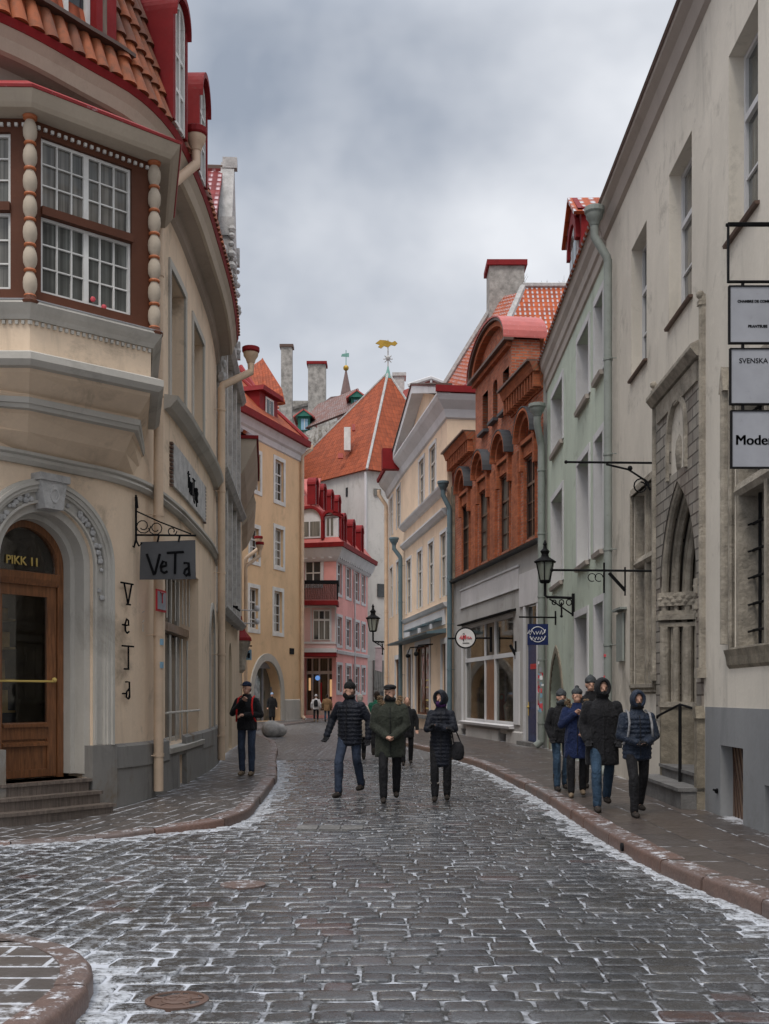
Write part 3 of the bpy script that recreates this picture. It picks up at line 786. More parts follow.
# tapering corbel below the oriel
cb=MB()
cx,cy=(-4.15,14.4)
def ring(z,t,ex=0):
    pts=[]
    for p in (OL2,OL,OR_,OB):
        w_=f.P(f.s_px(CX+p[0]/p[1]*F) if p in(OL,OR_) else 0,0,-.2)
        tgt={OL2:(-5.9,12.55),OL:(-4.55,14.0),OR_:(-3.78,15.2),OB:(-3.6,15.9)}[p]
        pts.append((p[0]+(tgt[0]-p[0])*t,p[1]+(tgt[1]-p[1])*t,z))
    return pts
lev=[(EYE+3.86,0),(EYE+3.80,.03),(EYE+3.62,.30),(EYE+3.52,.33),(EYE+3.47,.36),(EYE+3.42,.45),(EYE+3.25,.62),(EYE+3.05,.88),(EYE+2.93,1.0)]
for (za,ta),(zb2,tb) in zip(lev[:-1],lev[1:]):
    A=ring(za,ta); B=ring(zb2,tb)
    for i in range(3): cb.poly([A[i],A[i+1],B[i+1],B[i]])
cb.build('oriel_corbel','cream_plaster',ow,recalc=False)
cb=MB()
for (za,ta,zb2,tb) in ((EYE+3.57,.24,EYE+3.50,.255),(EYE+3.50,.275,EYE+3.45,.30)):
    A=ring(za,ta); B=ring(zb2,tb); A2=ring(za,ta+.2); B2=ring(zb2,tb+.2)
    for i in range(3): cb.hexa([A[i],A[i+1],A2[i+1],A2[i]],[B[i],B[i+1],B2[i+1],B2[i]])
cb.build('corbel_moulding','grey_trim',ow)
# flowers inside are seen as small pink blooms on the sill
fw=MB(); 
for px,py in ((94,300),(105,305)):
    s_=fo.s_px(px); fw.ball(fo.P(s_,PZ(py,13.5),-.03),.035,6,4)
o=fw.build('window_flowers','letter_pink',None,True); tag(o,'two tiny pink blooms in the lower right of the brown oriel window','flowers')
# ---------------- vertical VeTa letters
def strokes(par,name,m,fac,s0,z0,sc,polys,r,d=.05,flip=1):
    b=MB()
    for pl in polys: b.tube([fac.P(s0+u*sc*flip,z0+v*sc,d) for u,v in pl],r,5)
    return b.build(name,m,par)
LV=[[(0,1),(.45,0)],[(.9,1),(.45,0)],[(-.35,1),(1.1,1)],[(.3,0),(.75,0)]]
LE=[[(.15,.5),(.75,.55),(.7,.85),(.4,.95),(.15,.6),(.2,.15),(.5,0),(.8,.12)],[(-.25,.55),(.3,.52)]]
LT=[[(-.2,1),(1.05,1)],[(.45,1),(.45,.0)],[(0,.0),(.5,.0)]]
LA=[[(.2,.95),(.7,.95),(.75,.1),(.6,0)],[(.72,.6),(.35,.4),(.3,.1),(.6,.0),(.75,.25)],[(-.2,.3),(.35,.3)]]
vs=thing('wall_lettering','row of black wrought letters VeTa running down the cream wall below the grey hanging sign','sign',tuple(f.P(f.s_px(124),2.5,.05)))
for (py0,py1,L) in ((583,604,LV),(618,633,LE),(646,669,LT),(681,699,LA)):
    s_=f.s_px(121); Y=f.P(s_,0,0).y; z0=PZ(py1,Y); h=(py1-py0)*Y/F
    strokes(vs,'letter','letter_black',f,s_,z0,h if L is LT or L is LV else h,[[(u*.75,v) for u,v in pl] for pl in L],.013)
strokes(vs,'small_letter','grey_trim',f,f.s_px(139),f.z_px(139,631),.12,[[(0,0),(.5,.0)],[(0,1),(.5,1.3)],[(.2,0),(.2,.8)],[(0,2.2),(.6,2.4)]],.006)
# ---------------- hanging sign VeTa on bracket, parallel to the picture plane
sb=f.s_px(133); pB=f.P(sb,0,.03); Yb=pB.y
hs=thing('hanging_sign','grey square sign lettered VeTa hanging from a scrolled black iron bracket at the corner','sign',(pB.x,pB.y,PZ(580,Yb)))
def q(px,py): return Vector((PX(px,Yb),Yb,PZ(py,Yb)))
b=MB(); b.tube([q(136,495),q(136,540),q(134,547),q(129,544)],.016,6); b.tube([q(136,497),q(137,508)],.022,6)
b.tube([q(136,540),q(139,546),q(142,543)],.013,6)
b.tube([q(135,535),q(196,535.5)],.014,6); b.tube([q(136,511),q(160,522),q(191,534)],.010,6)
def spiral(cx,cy,r,t0,t1,n=14): return [q(cx+r*(1-.6*i/n)*math.cos(R(t0+(t1-t0)*i/n)),cy+r*(1-.6*i/n)*math.sin(R(t0+(t1-t0)*i/n))) for i in range(n+1)]
for s_ in (spiral(143,526,8,0,360+140),spiral(156,528,7.5,180,-320),spiral(172,531,5,0,400)): b.tube(s_,.008,5)
for x in (159,180): b.tube([q(x,535),q(x-1.5,542)],.014,6)
b.build('bracket','black_iron',hs)
b=MB(); P0,P1,P2,P3=q(139.5,579.5),q(195.5,579),q(195,540),q(140.5,542); off=Vector((0,.035,0))
b.hexa([P0,P1,P2,P3],[p+off for p in (P0,P1,P2,P3)]); b.build('sign_board','sign_grey',hs)
b=MB(); 
def lt(pls,x0,y0,w,h):
    for pl in pls: b.tube([q(x0+u*w,y0-v*h)+Vector((0,-.012,0)) for u,v in pl],.017,6)
lt([[(0,1),(.55,0),(.62,.05),(1,1)]],147,575,13,21); lt([[(.1,.5),(.8,.62),(.75,.9),(.4,1),(.1,.55),(.2,.15),(.55,0),(.95,.15)]],160,573,8,12)
lt([[(0,1),(1.3,1.05)],[(.65,1),(.62,0)]],167,574,13,21); lt([[(.1,1),(.7,1),(.8,.2),(.85,0)],[(.75,.65),(.3,.5),(.15,.2),(.4,.02),(.8,.25)]],183,576,8,13)
b.build('lettering','letter_black',hs)
# small red-framed notice
b=MB(); s0,s1=f.s_px(155.5,.25),f.s_px(165,.25); z0,z1=f.z_px(157,611,.25),f.z_px(157,589,.25); f.box(b,s0,s1,z0,z1,.25,.27); ns=b.build('notice_sign','letter_red',None); tag(ns,'small pale notice with a red border on the drainpipe under the grey sign','sign')
b=MB(); f.box(b,s0+.03,s1-.03,z0+.03,z1-.03,.268,.275); b.build('notice_sheet','sign_white',ns)
strokes(ns,'notice_mark','letter_red',f,s0+.1,z0+.12,.15,[[(0,1),(.9,1)],[(.5,1),(.5,0)]],.008,d=.28)
# stickers on pipe
b=MB(); sp=f.s_px(158.5,.16)
for z,c in ((f.z_px(157,645,.16),0),(f.z_px(157,668,.16),1)): f.box(b,sp-.06,sp+.0,z,z+.09,.2,.238)
o=b.build('stickers','sign_blue',None); tag(o,'two small blue stickers on the cream drainpipe by the corner','sticker')
# shop name board between storeys
b=MB(); s0,s1=f.s_px(171),f.s_px(203); f.box(b,s0,s1,4.92,5.60,.01,.05)
nb=b.build('shop_board','carved_white',None); tag(nb,'long pale shop board with black cursive writing under the ledge of the cream house','sign')
strokes(nb,'lettering','letter_black',f,s0+(s1-s0)*.35,5.08,.26,[[(0,1.3),(.05,.2)],[(-.3,1.1),(.6,1.2)],[(.5,1),(.5,0),(.9,.1)],[(1.0,.8),(1.0,0),(1.4,0),(1.45,.8)],[(1.8,.9),(1.7,0),(2.2,.1)],[(2.0,1.2),(3.1,1.25)],[(2.6,1.2),(2.5,-.2),(2.9,-.3)],[(3.2,.8),(3.3,0),(3.7,0),(3.75,.9),(3.8,-.4)],[(4.1,.3),(4.5,.6),(4.2,.9),(4.0,.3),(4.4,0)]],.014,d=.06)
b=MB(); rnd=random.Random(9)
for s_ in (s0-.08,s1+.08):
    for i in range(11): f.box(b,s_-.03-.02*rnd.random(),s_+.03+.02*rnd.random(),4.9+i*.066,4.94+i*.066,0,.05)
b.build('board_edge','brown_tin',nb)

# ============================================================ L2 : carved gabled house
FL2=Fac([(-3.84,25.05),(-4.33,32.4)],+1); f=FL2
H2=thing('gabled_house','narrow house with pale pilasters and a carved gable, just beyond the corner house','house',(-6,28.7,0))
ops=[op(a,a+1.0,z,z+1.9,None,.2) for a in (.9,2.6,4.3,5.9) for z in (4.4,7.2)]+[op(.8,3.0,.8,3.2,None,.3),op(3.9,5.0,.15,3.0,'round',.3)]
wl=wallmesh(f,0,f.L,-.1,10.2,ops); shell(wl,f,0,f.L,-.1,10.2,9); 
gx0,gx1=4.4,7.1
q_=[(0,10.2),(f.L,10.2),(f.L-.6,11.2),(gx1,11.6),(gx1-.3,14.2),((gx0+gx1)/2,16.5),(gx0+.3,14.2),(gx0,11.6),(.6,10.6)]
wl.build('wall','cream_dim',H2,recalc=False)
gb=MB(); f.plate(gb,q_,-.35,.02); gb.build('gable','carved_white',H2)
b=MB()
for a in (.15,2.1,3.75,5.4,f.L-.35): f.box(b,a,a+.26,3.6,10.1,0,.10)
for z in (3.5,6.7,10.1): f.prof(b,0,f.L,[(z,0),(z,.16),(z+.12,.26),(z+.16,.26),(z+.18,0)])
for x,z in ((gx0,11.6),(gx1,11.6),(gx0+.3,14.2),(gx1-.3,14.2)): f.box(b,x-.09,x+.09,z-.2,z+.3,-.3,.10)
f.box(b,(gx0+gx1)/2-.12,(gx0+gx1)/2+.12,16.3,16.6,-.3,.1)
rnd=random.Random(12)
for i in range(46): b.ball(f.P(rnd.uniform(gx0,gx1),rnd.uniform(11.4,14.2),.03),rnd.uniform(.06,.12),6,4)
b.build('ornament','carved_white',H2)
for o in ops: win(H2,f,o,2,3,'off_white_wood','window_glass',.06,depth=.2)
r=MB(); zr=16.3; ym=5.75
r.slab([f.P(-.0,10.3,-9),f.P(0,10.3,-.3),f.P(ym,zr,-.3),f.P(ym,zr,-9)],.12); r.slab([f.P(f.L,10.3,-.3),f.P(f.L,10.3,-9),f.P(ym,zr,-9),f.P(ym,zr,-.3)],.12); r.build('roof','red_tiles_snow',H2)
b=MB(); b.tube([f.P(ym,zr+.03,-.1),f.P(ym,zr+.03,-9)],.1,6); b.build('ridge_cap','brown_tin',H2)
b=MB(); f.box(b,-.3,.3,10.2,12.8,-1.5,-.2); b.build('side_dormer','red_metal',H2)
b=MB(); rnd=random.Random(4)
for i in range(16):
    b.ball(f.P(.15+(i%2)*.1,6.9+i*.33,.12),rnd.uniform(.07,.14),6,4)
b.tube([f.P(.2,6.8,.08),f.P(.2,12.0,.08)],.08,6); b.build('carved_swag','carved_white',H2,True)

# ============================================================ L3 : low eaved house
FL3=Fac([(-4.36,32.6),(-5.0,38.5),(-5.95,46.0)],+1,True); f=FL3
H3=thing('eaved_house','low pale house with deep overhanging eave and red hopper heads, left of the yellow house','house',(-7.5,39,0))
ops=[op(x,x+1.1,z,z+1.9,None,.2) for x in (1.2,3.6,6,8.4,10.8) for z in (3.9,6.4)]+[op(4.6,6.4,.15,3.1,'round',.3)]
wl=wallmesh(f,0,f.L,-.1,9.2,ops); shell(wl,f,0,f.L,-.1,9.2,9); wl.build('wall','cream_dim',H3,recalc=False)
for o in ops: win(H3,f,o,2,3,'off_white_wood','window_glass',.06,depth=.2)
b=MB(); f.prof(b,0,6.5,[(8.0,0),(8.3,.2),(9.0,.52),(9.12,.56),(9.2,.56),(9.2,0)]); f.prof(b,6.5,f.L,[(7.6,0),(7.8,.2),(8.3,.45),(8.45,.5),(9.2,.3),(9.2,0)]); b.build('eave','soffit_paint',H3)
b=MB(); f.box(b,-.05,6.5,9.2,9.3,.0,.62); f.box(b,6.5,f.L,9.2,9.3,0,.4); b.build('gutter','red_metal',H3)
r=MB(); r.slab([f.P(0,9.3,.5),f.P(f.L,9.3,.5),f.P(f.L,12.5,-5),f.P(0,12.5,-5)],.1); r.slab([f.P(f.L,9.3,-9.3),f.P(0,9.3,-9.3),f.P(0,12.5,-5),f.P(f.L,12.5,-5)],.1); r.build('roof','orange_tiles_snow',H3)
wl=MB(); 
for x in (0,f.L): wl.poly([f.P(x,9.2,0),f.P(x,12.4,-5),f.P(x,9.2,-9)])
wl.build('gable_wall','cream_dim',H3,recalc=False)
pipe(H3,f,f.s_px(243),.3,7.4,'cream_pipe',.08,'red_metal',elbow=(.3,.5,.55))
pipe(H3,f,f.L-3,3.5,6.6,'cream_pipe',.07,'red_metal',elbow=(.3,.5,.55))
b=MB(); pc=f.P(2.4,0,.0)
b.lathe((pc.x+.05,pc.y,2.3),[(.05,0),(.14,.1),(.16,.45),(.20,.62),(.24,.8),(.30,.95),(.30,1.02)],10); co_=b.build('corbel','carved_stone',H3)
b=MB(); b.lathe((pc.x+.05,pc.y,3.32),[(.34,0),(.32,.1),(.15,.3),(.07,.5),(.02,.8)],8); b.build('corbel_roof','red_metal',co_)
# floodlight arms over the street
for n_,py in enumerate((610,623)):
    Y=37.5; b=MB(); b.tube([(PX(238,Y),Y,PZ(py,Y)),(PX(256,Y),Y,PZ(py+.5,Y))],.022,6); b.ball((PX(257,Y),Y,PZ(py-1.5,Y)),.09,8,6,1,1,1.2)
    o=b.build('floodlight_arm','light_trim',None); tag(o,('upper' if n_==0 else 'lower')+' of two thin pale floodlight arms crossing the yellow house','floodlight','thin floodlight arms by the yellow house')
# hanging figure sign
Y=44; b=MB(); b.hexa([(PX(242,Y),Y,PZ(660,Y)),(PX(251.5,Y),Y,PZ(660,Y)),(PX(251.5,Y),Y,PZ(649.5,Y)),(PX(242,Y),Y,PZ(649.5,Y))],[(PX(242,Y),Y+.05,PZ(660,Y)),(PX(251.5,Y),Y+.05,PZ(660,Y)),(PX(251.5,Y),Y+.05,PZ(649.5,Y)),(PX(242,Y),Y+.05,PZ(649.5,Y))])
fs=b.build('figure_sign','sign_blue',None); tag(fs,'small pale blue hanging sign with black marks in front of the yellow wall','sign')
b=MB(); 
for a,c_,e_,g_ in ((243.5,654,245,658),(245.5,652,247.5,657),(248,653,250,658),(244,651.5,249,652.3)): b.cube(PX(a,Y),PX(e_,Y),Y-.03,Y-.004,PZ(g_,Y),PZ(c_,Y))
b.tube([(PX(240,Y),Y,PZ(646,Y)),(PX(252,Y),Y,PZ(646,Y))],.03,5); b.tube([(PX(246.5,Y),Y,PZ(646,Y)),(PX(246.5,Y),Y,PZ(650,Y))],.03,5)
b.build('sign_marks','letter_black',fs)
# wrought bracket near the pipe
b=MB(); Y=30
for a in ([(225,612),(233,606),(240,611)],[(226,640),(230,628),(236,618)],[(224,606),(238,607)]): b.tube([(PX(x,Y),Y,PZ(y,Y)) for x,y in a],.03,5)
o=b.build('wrought_bracket','black_iron',None); tag(o,'black wrought iron bracket jutting out beyond the far cream drainpipe','bracket')

# ============================================================ YELLOW HOUSE
FY=Fac([(-8.2,56.9),(-7.6,58.5),(-5.02,66.0)],+1); f=FY
HYL=thing('yellow_house','tall ochre yellow house with white framed windows and an arched grey doorway','house',(-8,64,0))
ops=[]
for px0,px1,y0,y1 in ((251,260,453,491),(275,283.5,461,502),(250,258.5,528,562),(275,283,529,567.5),(249.5,258,588,630),(274,282,591.5,633.5)):
    a,b_=f.s_px(px0),f.s_px(px1); z1=f.z_px((px0+px1)/2,y0); z0=f.z_px((px0+px1)/2,y1-1); ops.append(op(a,b_,z0,z1,None,.28))
ar=op(f.s_px(252.5),f.s_px(280.5),.15,f.z_px(268,661),'round',.7,rise=1.9)
wl=wallmesh(f,0,f.L,-.1,16.4,ops+[ar]); shell(wl,f,0,f.L,-.1,16.4,9); wl.build('wall','peach_plaster',HYL,recalc=False)
surrounds(HYL,f,ops,'white_paint',.22,.04,True)
sm=MB(); surround(sm,f,ar,.42,.08); sm.build('arch_surround','grey_trim',HYL)
for o in ops: win(HYL,f,o,2,4,'white_paint','window_glass',.09,.05,transom=o['z0']+(o['z1']-o['z0'])*.66,depth=.2)
b=MB(); f.box(b,ar['a'],ar['b'],.15,3.1,-.66,-.6); b.build('door','teal_glass',HYL)
b=MB(); f.box(b,ar['a'],ar['b'],3.1,4.0,-.62,-.3)
for x in (0,.33,.66,1): xx=ar['a']+(ar['b']-ar['a'])*x; f.box(b,xx-.06,xx+.06,.15,3.1,-.6,-.52)
b.build('door_frame','sign_white',HYL)
b=MB(); f.box(b,ar['a'],ar['b'],4.0,ar['z1'],-.66,-.6); b.build('fanlight','window_glass',HYL)
b=MB(); f.prof(b,-.2,f.L+.02,[(15.55,0),(15.6,.08),(15.9,.12),(16.0,.25),(16.25,.34),(16.4,.42),(16.4,0)]); b.build('cornice','light_trim',HYL)
b=MB(); f.prof(b,-.25,f.L+.05,[(16.4,0),(16.4,.62),(16.75,.66),(16.8,0)]); b.build('gutter','red_metal',HYL)
b=MB(); f.prof(b,0,ar['a']-.5,[(-.1,0),(-.1,.08),(1.3,.06),(1.35,0)]); f.prof(b,ar['b']+.5,f.L,[(-.1,0),(-.1,.08),(1.3,.06),(1.35,0)]); b.build('plinth','grey_trim',HYL)
pipe(HYL,f,f.L-.1,.3,15.9,'cream_pipe',.11,None,elbow=(.5,.5,.4))
b=MB(); f.box(b,f.s_px(289.5),f.s_px(293.5),4.0,4.35,.0,.05); o=b.build('house_plaque','black_iron',None); tag(o,'tiny dark plaque on the yellow wall right of the arched doorway','plaque')
# yellow house roof (steep orange, snowy lower edge, red dormer)
r=MB(); zt=22.0
r.slab([f.P(-.2,16.8,.4),f.P(f.L+.1,16.8,.4),f.P(f.L-3.5,zt,-4.6),f.P(-.2,zt,-4.6)],.15)
r.slab([f.P(f.L+.1,16.8,.4),f.P(f.L+.1,16.8,-9.4),f.P(f.L-3.5,zt,-4.65),f.P(f.L-3.5,zt,-4.55)],.15)
r.slab([f.P(f.L+.3,16.8,-9.4),f.P(-.2,16.8,-9.4),f.P(-.2,zt,-4.6),f.P(f.L-3.5,zt,-4.6)],.15)
r.build('roof','orange_tiles',HYL)
b=MB(); b.tube([f.P(f.L+.1,16.9,.4),f.P(f.L-3.5,zt+.05,-4.6)],.13,6); b.build('hip_flashing','red_metal_snow',HYL)
a,b_=f.s_px(258,-.6),f.s_px(276,-.6)
b=MB(); f.box(b,a,b_,16.9,18.75,-3.2,-.5); dm_=b.build('dormer','red_metal',HYL)
b=MB(); f.plate(b,[(a-.2,18.7),(b_+.25,18.7),(b_+.1,18.95),(a-.05,19.0)],-3.4,-.2); b.build('dormer_roof','red_metal',dm_)
o=op(f.s_px(265,-.5),f.s_px(273,-.5),17.4,18.55,None,0); w=MB()
f.box(w,o['a'],o['b'],o['z0'],o['z1'],-.48,-.44); w.build('dormer_window','white_paint',dm_)
w=MB(); m_=(o['a']+o['b'])/2
for x0,x1 in ((o['a']+.12,m_-.06),(m_+.06,o['b']-.12)): f.box(w,x0,x1,o['z0']+.12,o['z1']-.12,-.44,-.42)
w.build('dormer_pane','window_glass',dm_)

# ============================================================ PINK HOUSE
FPK=Fac([(-5.25,70.6),(-3.09,70.0),(-1.22,79.5)],+1); f=FPK; sc_=f.S[1]
HPK=thing('pink_house','pink three storey house with black balcony, red mansard and a corner shop entrance','house',(-5,76,0))
ops=[]; side=[]
for (a,b_) in ((337,341.5),(346,350.6),(354,359),(361.6,365)):
    for (ya,yb) in ((563,594),(617,645),(665,692)):
        cxp=(a+b_)/2; k=(f.P(f.s_px(cxp),0).y); k0=f.P(f.s_px(339),0).y
        z1=PZ(ya,k0); z0=PZ(yb,k0); side.append(op(f.s_px(a),f.s_px(b_),z0,z1,None,.2))
fw_=op(f.s_px(304),f.s_px(321),PZ(585,70.3),PZ(560,70.3),None,.25)
en=op(f.s_px(301.5),f.s_px(332),.3,PZ(658,70.3),None,1.2)
wl=wallmesh(f,0,sc_,-.1,10.9,[fw_,en]); wallmesh(f,sc_,f.L,-.1,10.9,side,wl)
wl.poly([f.P(f.L,-.1),f.P(f.L,10.9),f.P(f.L,10.9,-8),f.P(f.L,-.1,-8)]); wl.poly([f.P(0,-.1),f.P(0,10.9),f.P(0,10.9,-8),f.P(0,-.1,-8)])
wl.build('wall','pink_plaster',HPK,recalc=False)
surrounds(HPK,f,side+[fw_],'light_trim',.18,.04,True)
sm=MB()
f.prof(sm,sc_,f.L,[(4.25,0),(4.25,.12),(4.45,.16),(4.5,0)])
sm.build('string_course','light_trim',HPK)
for o in side: win(HPK,f,o,2,3,'light_trim','curtain_glass',.10,.05,transom=o['z0']+(o['z1']-o['z0'])*.65,depth=.15)
win(HPK,f,fw_,2,2,'white_paint','window_glass',.1,.08,depth=.2)
b=MB(); f.prof(b,0,f.L+.3,[(10.1,0),(10.15,.12),(10.4,.3),(10.8,.5),(10.95,.55),(10.95,0)])
x=.2
while x<f.L: f.box(b,x,x+.22,10.28,10.5,0,.3); x+=.55
b.build('cornice','light_trim',HPK)
b=MB(); f.prof(b,0,f.L+.3,[(10.96,0),(10.96,.66),(11.25,.7),(11.3,0)]); b.build('gutter','red_metal',HPK)
# oriel + balcony
def fb(mb,p0,p1,z0,z1,y0,y1): mb.cube(PX(p0,70),PX(p1,70),y0,y1,z0,z1)
b=MB(); fb(b,301,336,PZ(651,70),PZ(606,70),69.0,70.3); ob2=b.build('oriel','pale_pink',HPK)
b=MB(); fb(b,300.5,337,PZ(653,70),PZ(649,70),68.85,70.3); fb(b,300.5,336.5,PZ(644.5,70),PZ(642.5,70),68.94,70.3); fb(b,300.5,336.5,PZ(609,70),PZ(605.5,70),68.9,70.3)
for x in (301,311.5,331,335.5): fb(b,x,x+1.3,PZ(643,70),PZ(609,70),68.95,69.05)
b.build('oriel_trim','light_trim',ob2)
b=MB(); fb(b,314,331,PZ(641,70),PZ(611,70),68.93,69.02); q1=b.build('oriel_window','white_paint',ob2)
b=MB()
for x in (315.2,320.6,326): 
    for (ya,yb) in ((612.5,620),(622,640)): fb(b,x,x+4.2,PZ(yb,70),PZ(ya,70),68.90,68.94)
b.build('oriel_pane','window_glass',q1)
b=MB(); fb(b,300.5,339,PZ(607,70),PZ(602.5,70),68.3,70.2); fb(b,300.5,337,PZ(657,70),PZ(653,70),68.9,70.3); b.build('balcony_slab','red_metal',HPK)
b=MB(); 
for x in range(0,20): 
    xx=PX(301+x*1.95,70); b.tube([(xx,68.4,PZ(602,70)),(xx,68.4,PZ(585,70))],.045,4)
b.cube(PX(300.5,70),PX(339.5,70),68.3,68.5,PZ(586.5,70),PZ(583,70)); b.cube(PX(338.5,70),PX(339.5,70),68.4,70,PZ(586.5,70),PZ(583,70))
for x in (301,338.5): b.tube([(PX(x,70),68.4,PZ(602,70)),(PX(x,70),68.4,PZ(583,70))],.05,5)
b.build('balcony_railing','black_iron',HPK)
# shop entrance
b=MB(); a,b_=en['a'],en['b']
for x in (a,a+.42,a+.9,b_-.55,b_-.1): f.box(b,x,x+.1,.3,en['z1'],-.9,-.75)
f.box(b,a,b_,2.95,3.15,-.9,-.74); f.box(b,a,b_,.2,.6,-.95,-.6); b.build('shop_frame','off_white_wood',HPK)
b=MB(); f.box(b,a,b_,.3,en['z1'],-.89,-.86); b.build('shop_glass','shop_glass_warm',HPK)
b=MB(); f.box(b,a+.2,a+.34,1.9,2.7,-.85,-.83); f.box(b,b_-.42,b_-.28,1.5,2.6,-.85,-.83); b.build('lit_display','shop_glow',HPK)
b=MB(); b.ball(f.P(a+.85,2.7,-.7),.16,8,6); b.build('lit_sign','shop_glow_blue',HPK)
b=MB(); f.box(b,a+.95,a+1.1,.9,2.4,-.84,-.8); b.build('red_poster','letter_red',HPK)
# mansard
r=MB(); zt=13.9
A0,A1,A2=f.P(0,11.25,.5),f.P(sc_,11.25,.5),f.P(f.L,11.25,.5); B0,B1,B2=f.P(0,zt,-1.6),f.P(sc_,zt,-1.6),f.P(f.L,zt,-1.6)
r.slab([A0,A1,B1,B0],.1); r.slab([A1,A2,B2,B1],.1); C0,C1,C2=f.P(0,16.2,-3.6),f.P(sc_,16.2,-3.6),f.P(f.L,16.2,-3.6); r.slab([B0,B1,C1,C0],.1); r.slab([B1,B2,C2,C1],.1); r.poly([A2,B2,C2,C2+Vector((-4,.8,0)),A2+Vector((-8,1.6,0))]); r.build('mansard','red_roof_sheet',HPK)
def rdorm(par,fac,s_,z0,w_,h_,d0,nm='dormer'):
    b=MB(); fac.archband(b,s_,z0+h_-w_/2,w_/2-.12,w_/2+.06,-2.2,d0+.12,0,180,10); fac.box(b,s_-w_/2,s_-w_/2+.14,z0,z0+h_-w_/2,-2.2,d0+.1); fac.box(b,s_+w_/2-.14,s_+w_/2,z0,z0+h_-w_/2,-2.2,d0+.1)
    D_=b.build(nm,'red_metal',par); g=MB(); fac.box(g,s_-w_/2+.14,s_+w_/2-.14,z0+.1,z0+h_-w_/2,d0-.15,d0-.05); fac.disc(g,s_,z0+h_-w_/2,w_/2-.12,d0-.148,d0-.052,12,1,True); g.build('dormer_window','light_trim',D_)
    g=MB(); fac.box(g,s_-w_/2+.26,s_-.05,z0+.22,z0+h_-w_/2,d0-.06,d0-.03); fac.box(g,s_+.05,s_+w_/2-.26,z0+.22,z0+h_-w_/2,d0-.06,d0-.03); g.build('dormer_pane','window_glass',D_)
rdorm(HPK,f,f.s_px(311),11.5,1.9,2.1,.35)
for px in (331,340,349,357.5): rdorm(HPK,f,f.s_px(px),11.5,.95,1.8,.25)
for k in range(4): rdorm(HPK,f,sc_+1.6+k*2.1,14.0,.95,1.75,-1.75)
pipe(HPK,f,f.s_px(353),.3,9.8,'light_trim',.06,None)
# ============================================================ R1 : big white stone-trimmed hall
FR1=Fac([(3.98,7.5),(4.27,21.2)],-1); f=FR1
HR1=thing('white_hall','big off white hall with deep windows and a carved gothic stone portal','building',(8,14,0))
def oY(Y0,Y1,z0,z1,arch=None,depth=.25,rise=None):
    s=lambda Y:(Y-7.5)/(21.2-7.5)*FR1.L
    return op(s(Y0),s(Y1),z0,z1,arch,depth,rise)
up=[oY(a,b,6.97,9.2,None,.34) for a,b in ((9.2,10.3),(12.0,13.1),(14.8,16.1),(17.6,18.8))]
for o in up: o['depth']=.25
w4=oY(10.75,12.88,2.15,5.2,None,.42); w5=oY(17.0,18.6,1.78,4.95,None,.34)
por=oY(14.45,16.55,.56,4.62,'pointed',1.1,rise=1.55)
cd=oY(12.5,13.4,.1,.99,None,.17); cd2=oY(10.9,11.75,.1,.64,None,.3)
blind=oY(15.0,15.95,4.75,5.75,'round',.16)
ops=up+[w4,w5,por,cd,cd2]
wl=wallmesh(f,0,f.L,-.1,10.55,ops); shell(wl,f,0,f.L,-.1,10.55,12); wl.build('wall','white_wall',HR1,recalc=False)
b=MB(); wallmesh(f,0,por['a']-.36,-.1,1.45,[cd,cd2],b)
for v_i in range(len(b.V)): pass
gp=MB(); 
f2=Fac([(3.98-.012,7.5),(4.27-.012,21.2)],-1)
wallmesh(f2,0,por['a']-.36,-.1,1.45,[cd,cd2],gp); gp.poly([f2.P(0,1.45),f2.P(por['a']-.36,1.45),f.P(por['a']-.36,1.45),f.P(0,1.45)]); gp.build('painted_base','grey_paint_wall',HR1,recalc=False)
b=MB(); f.prof(b,0,f.L+.1,[(10.35,0),(10.4,.06),(10.6,.12),(10.7,.22),(10.78,.24),(10.78,0)]); b.build('cornice','cornice_grey',HR1)
r=MB(); r.slab([f.P(-.1,10.79,.27),f.P(f.L+.15,10.79,.27),f.P(f.L+.15,14.2,-6),f.P(-.1,14.2,-6)],.05); r.slab([f.P(f.L+.15,10.79,-12.3),f.P(-.1,10.79,-12.3),f.P(-.1,14.2,-6),f.P(f.L+.15,14.2,-6)],.05)
r.build('roof','brown_tin',HR1)
wl=MB(); 
for x in (0,f.L): wl.poly([f.P(x,10.55,0),f.P(x,14.1,-6),f.P(x,10.55,-12)])
wl.build('gable_wall','white_wall',HR1,recalc=False)
for o in up:
    win(HR1,f,o,2,3,'light_trim','curtain_glass',.06,.03,transom=o['z0']+1.45,depth=.25)
    b=MB(); f.prof(b,o['a']-.06,o['b']+.06,[(o['z0']-.035,0),(o['z0']-.035,.05),(o['z0']-.0,.06),(o['z0']+.01,-.05)]); b.build('sill','brown_tin',HR1)
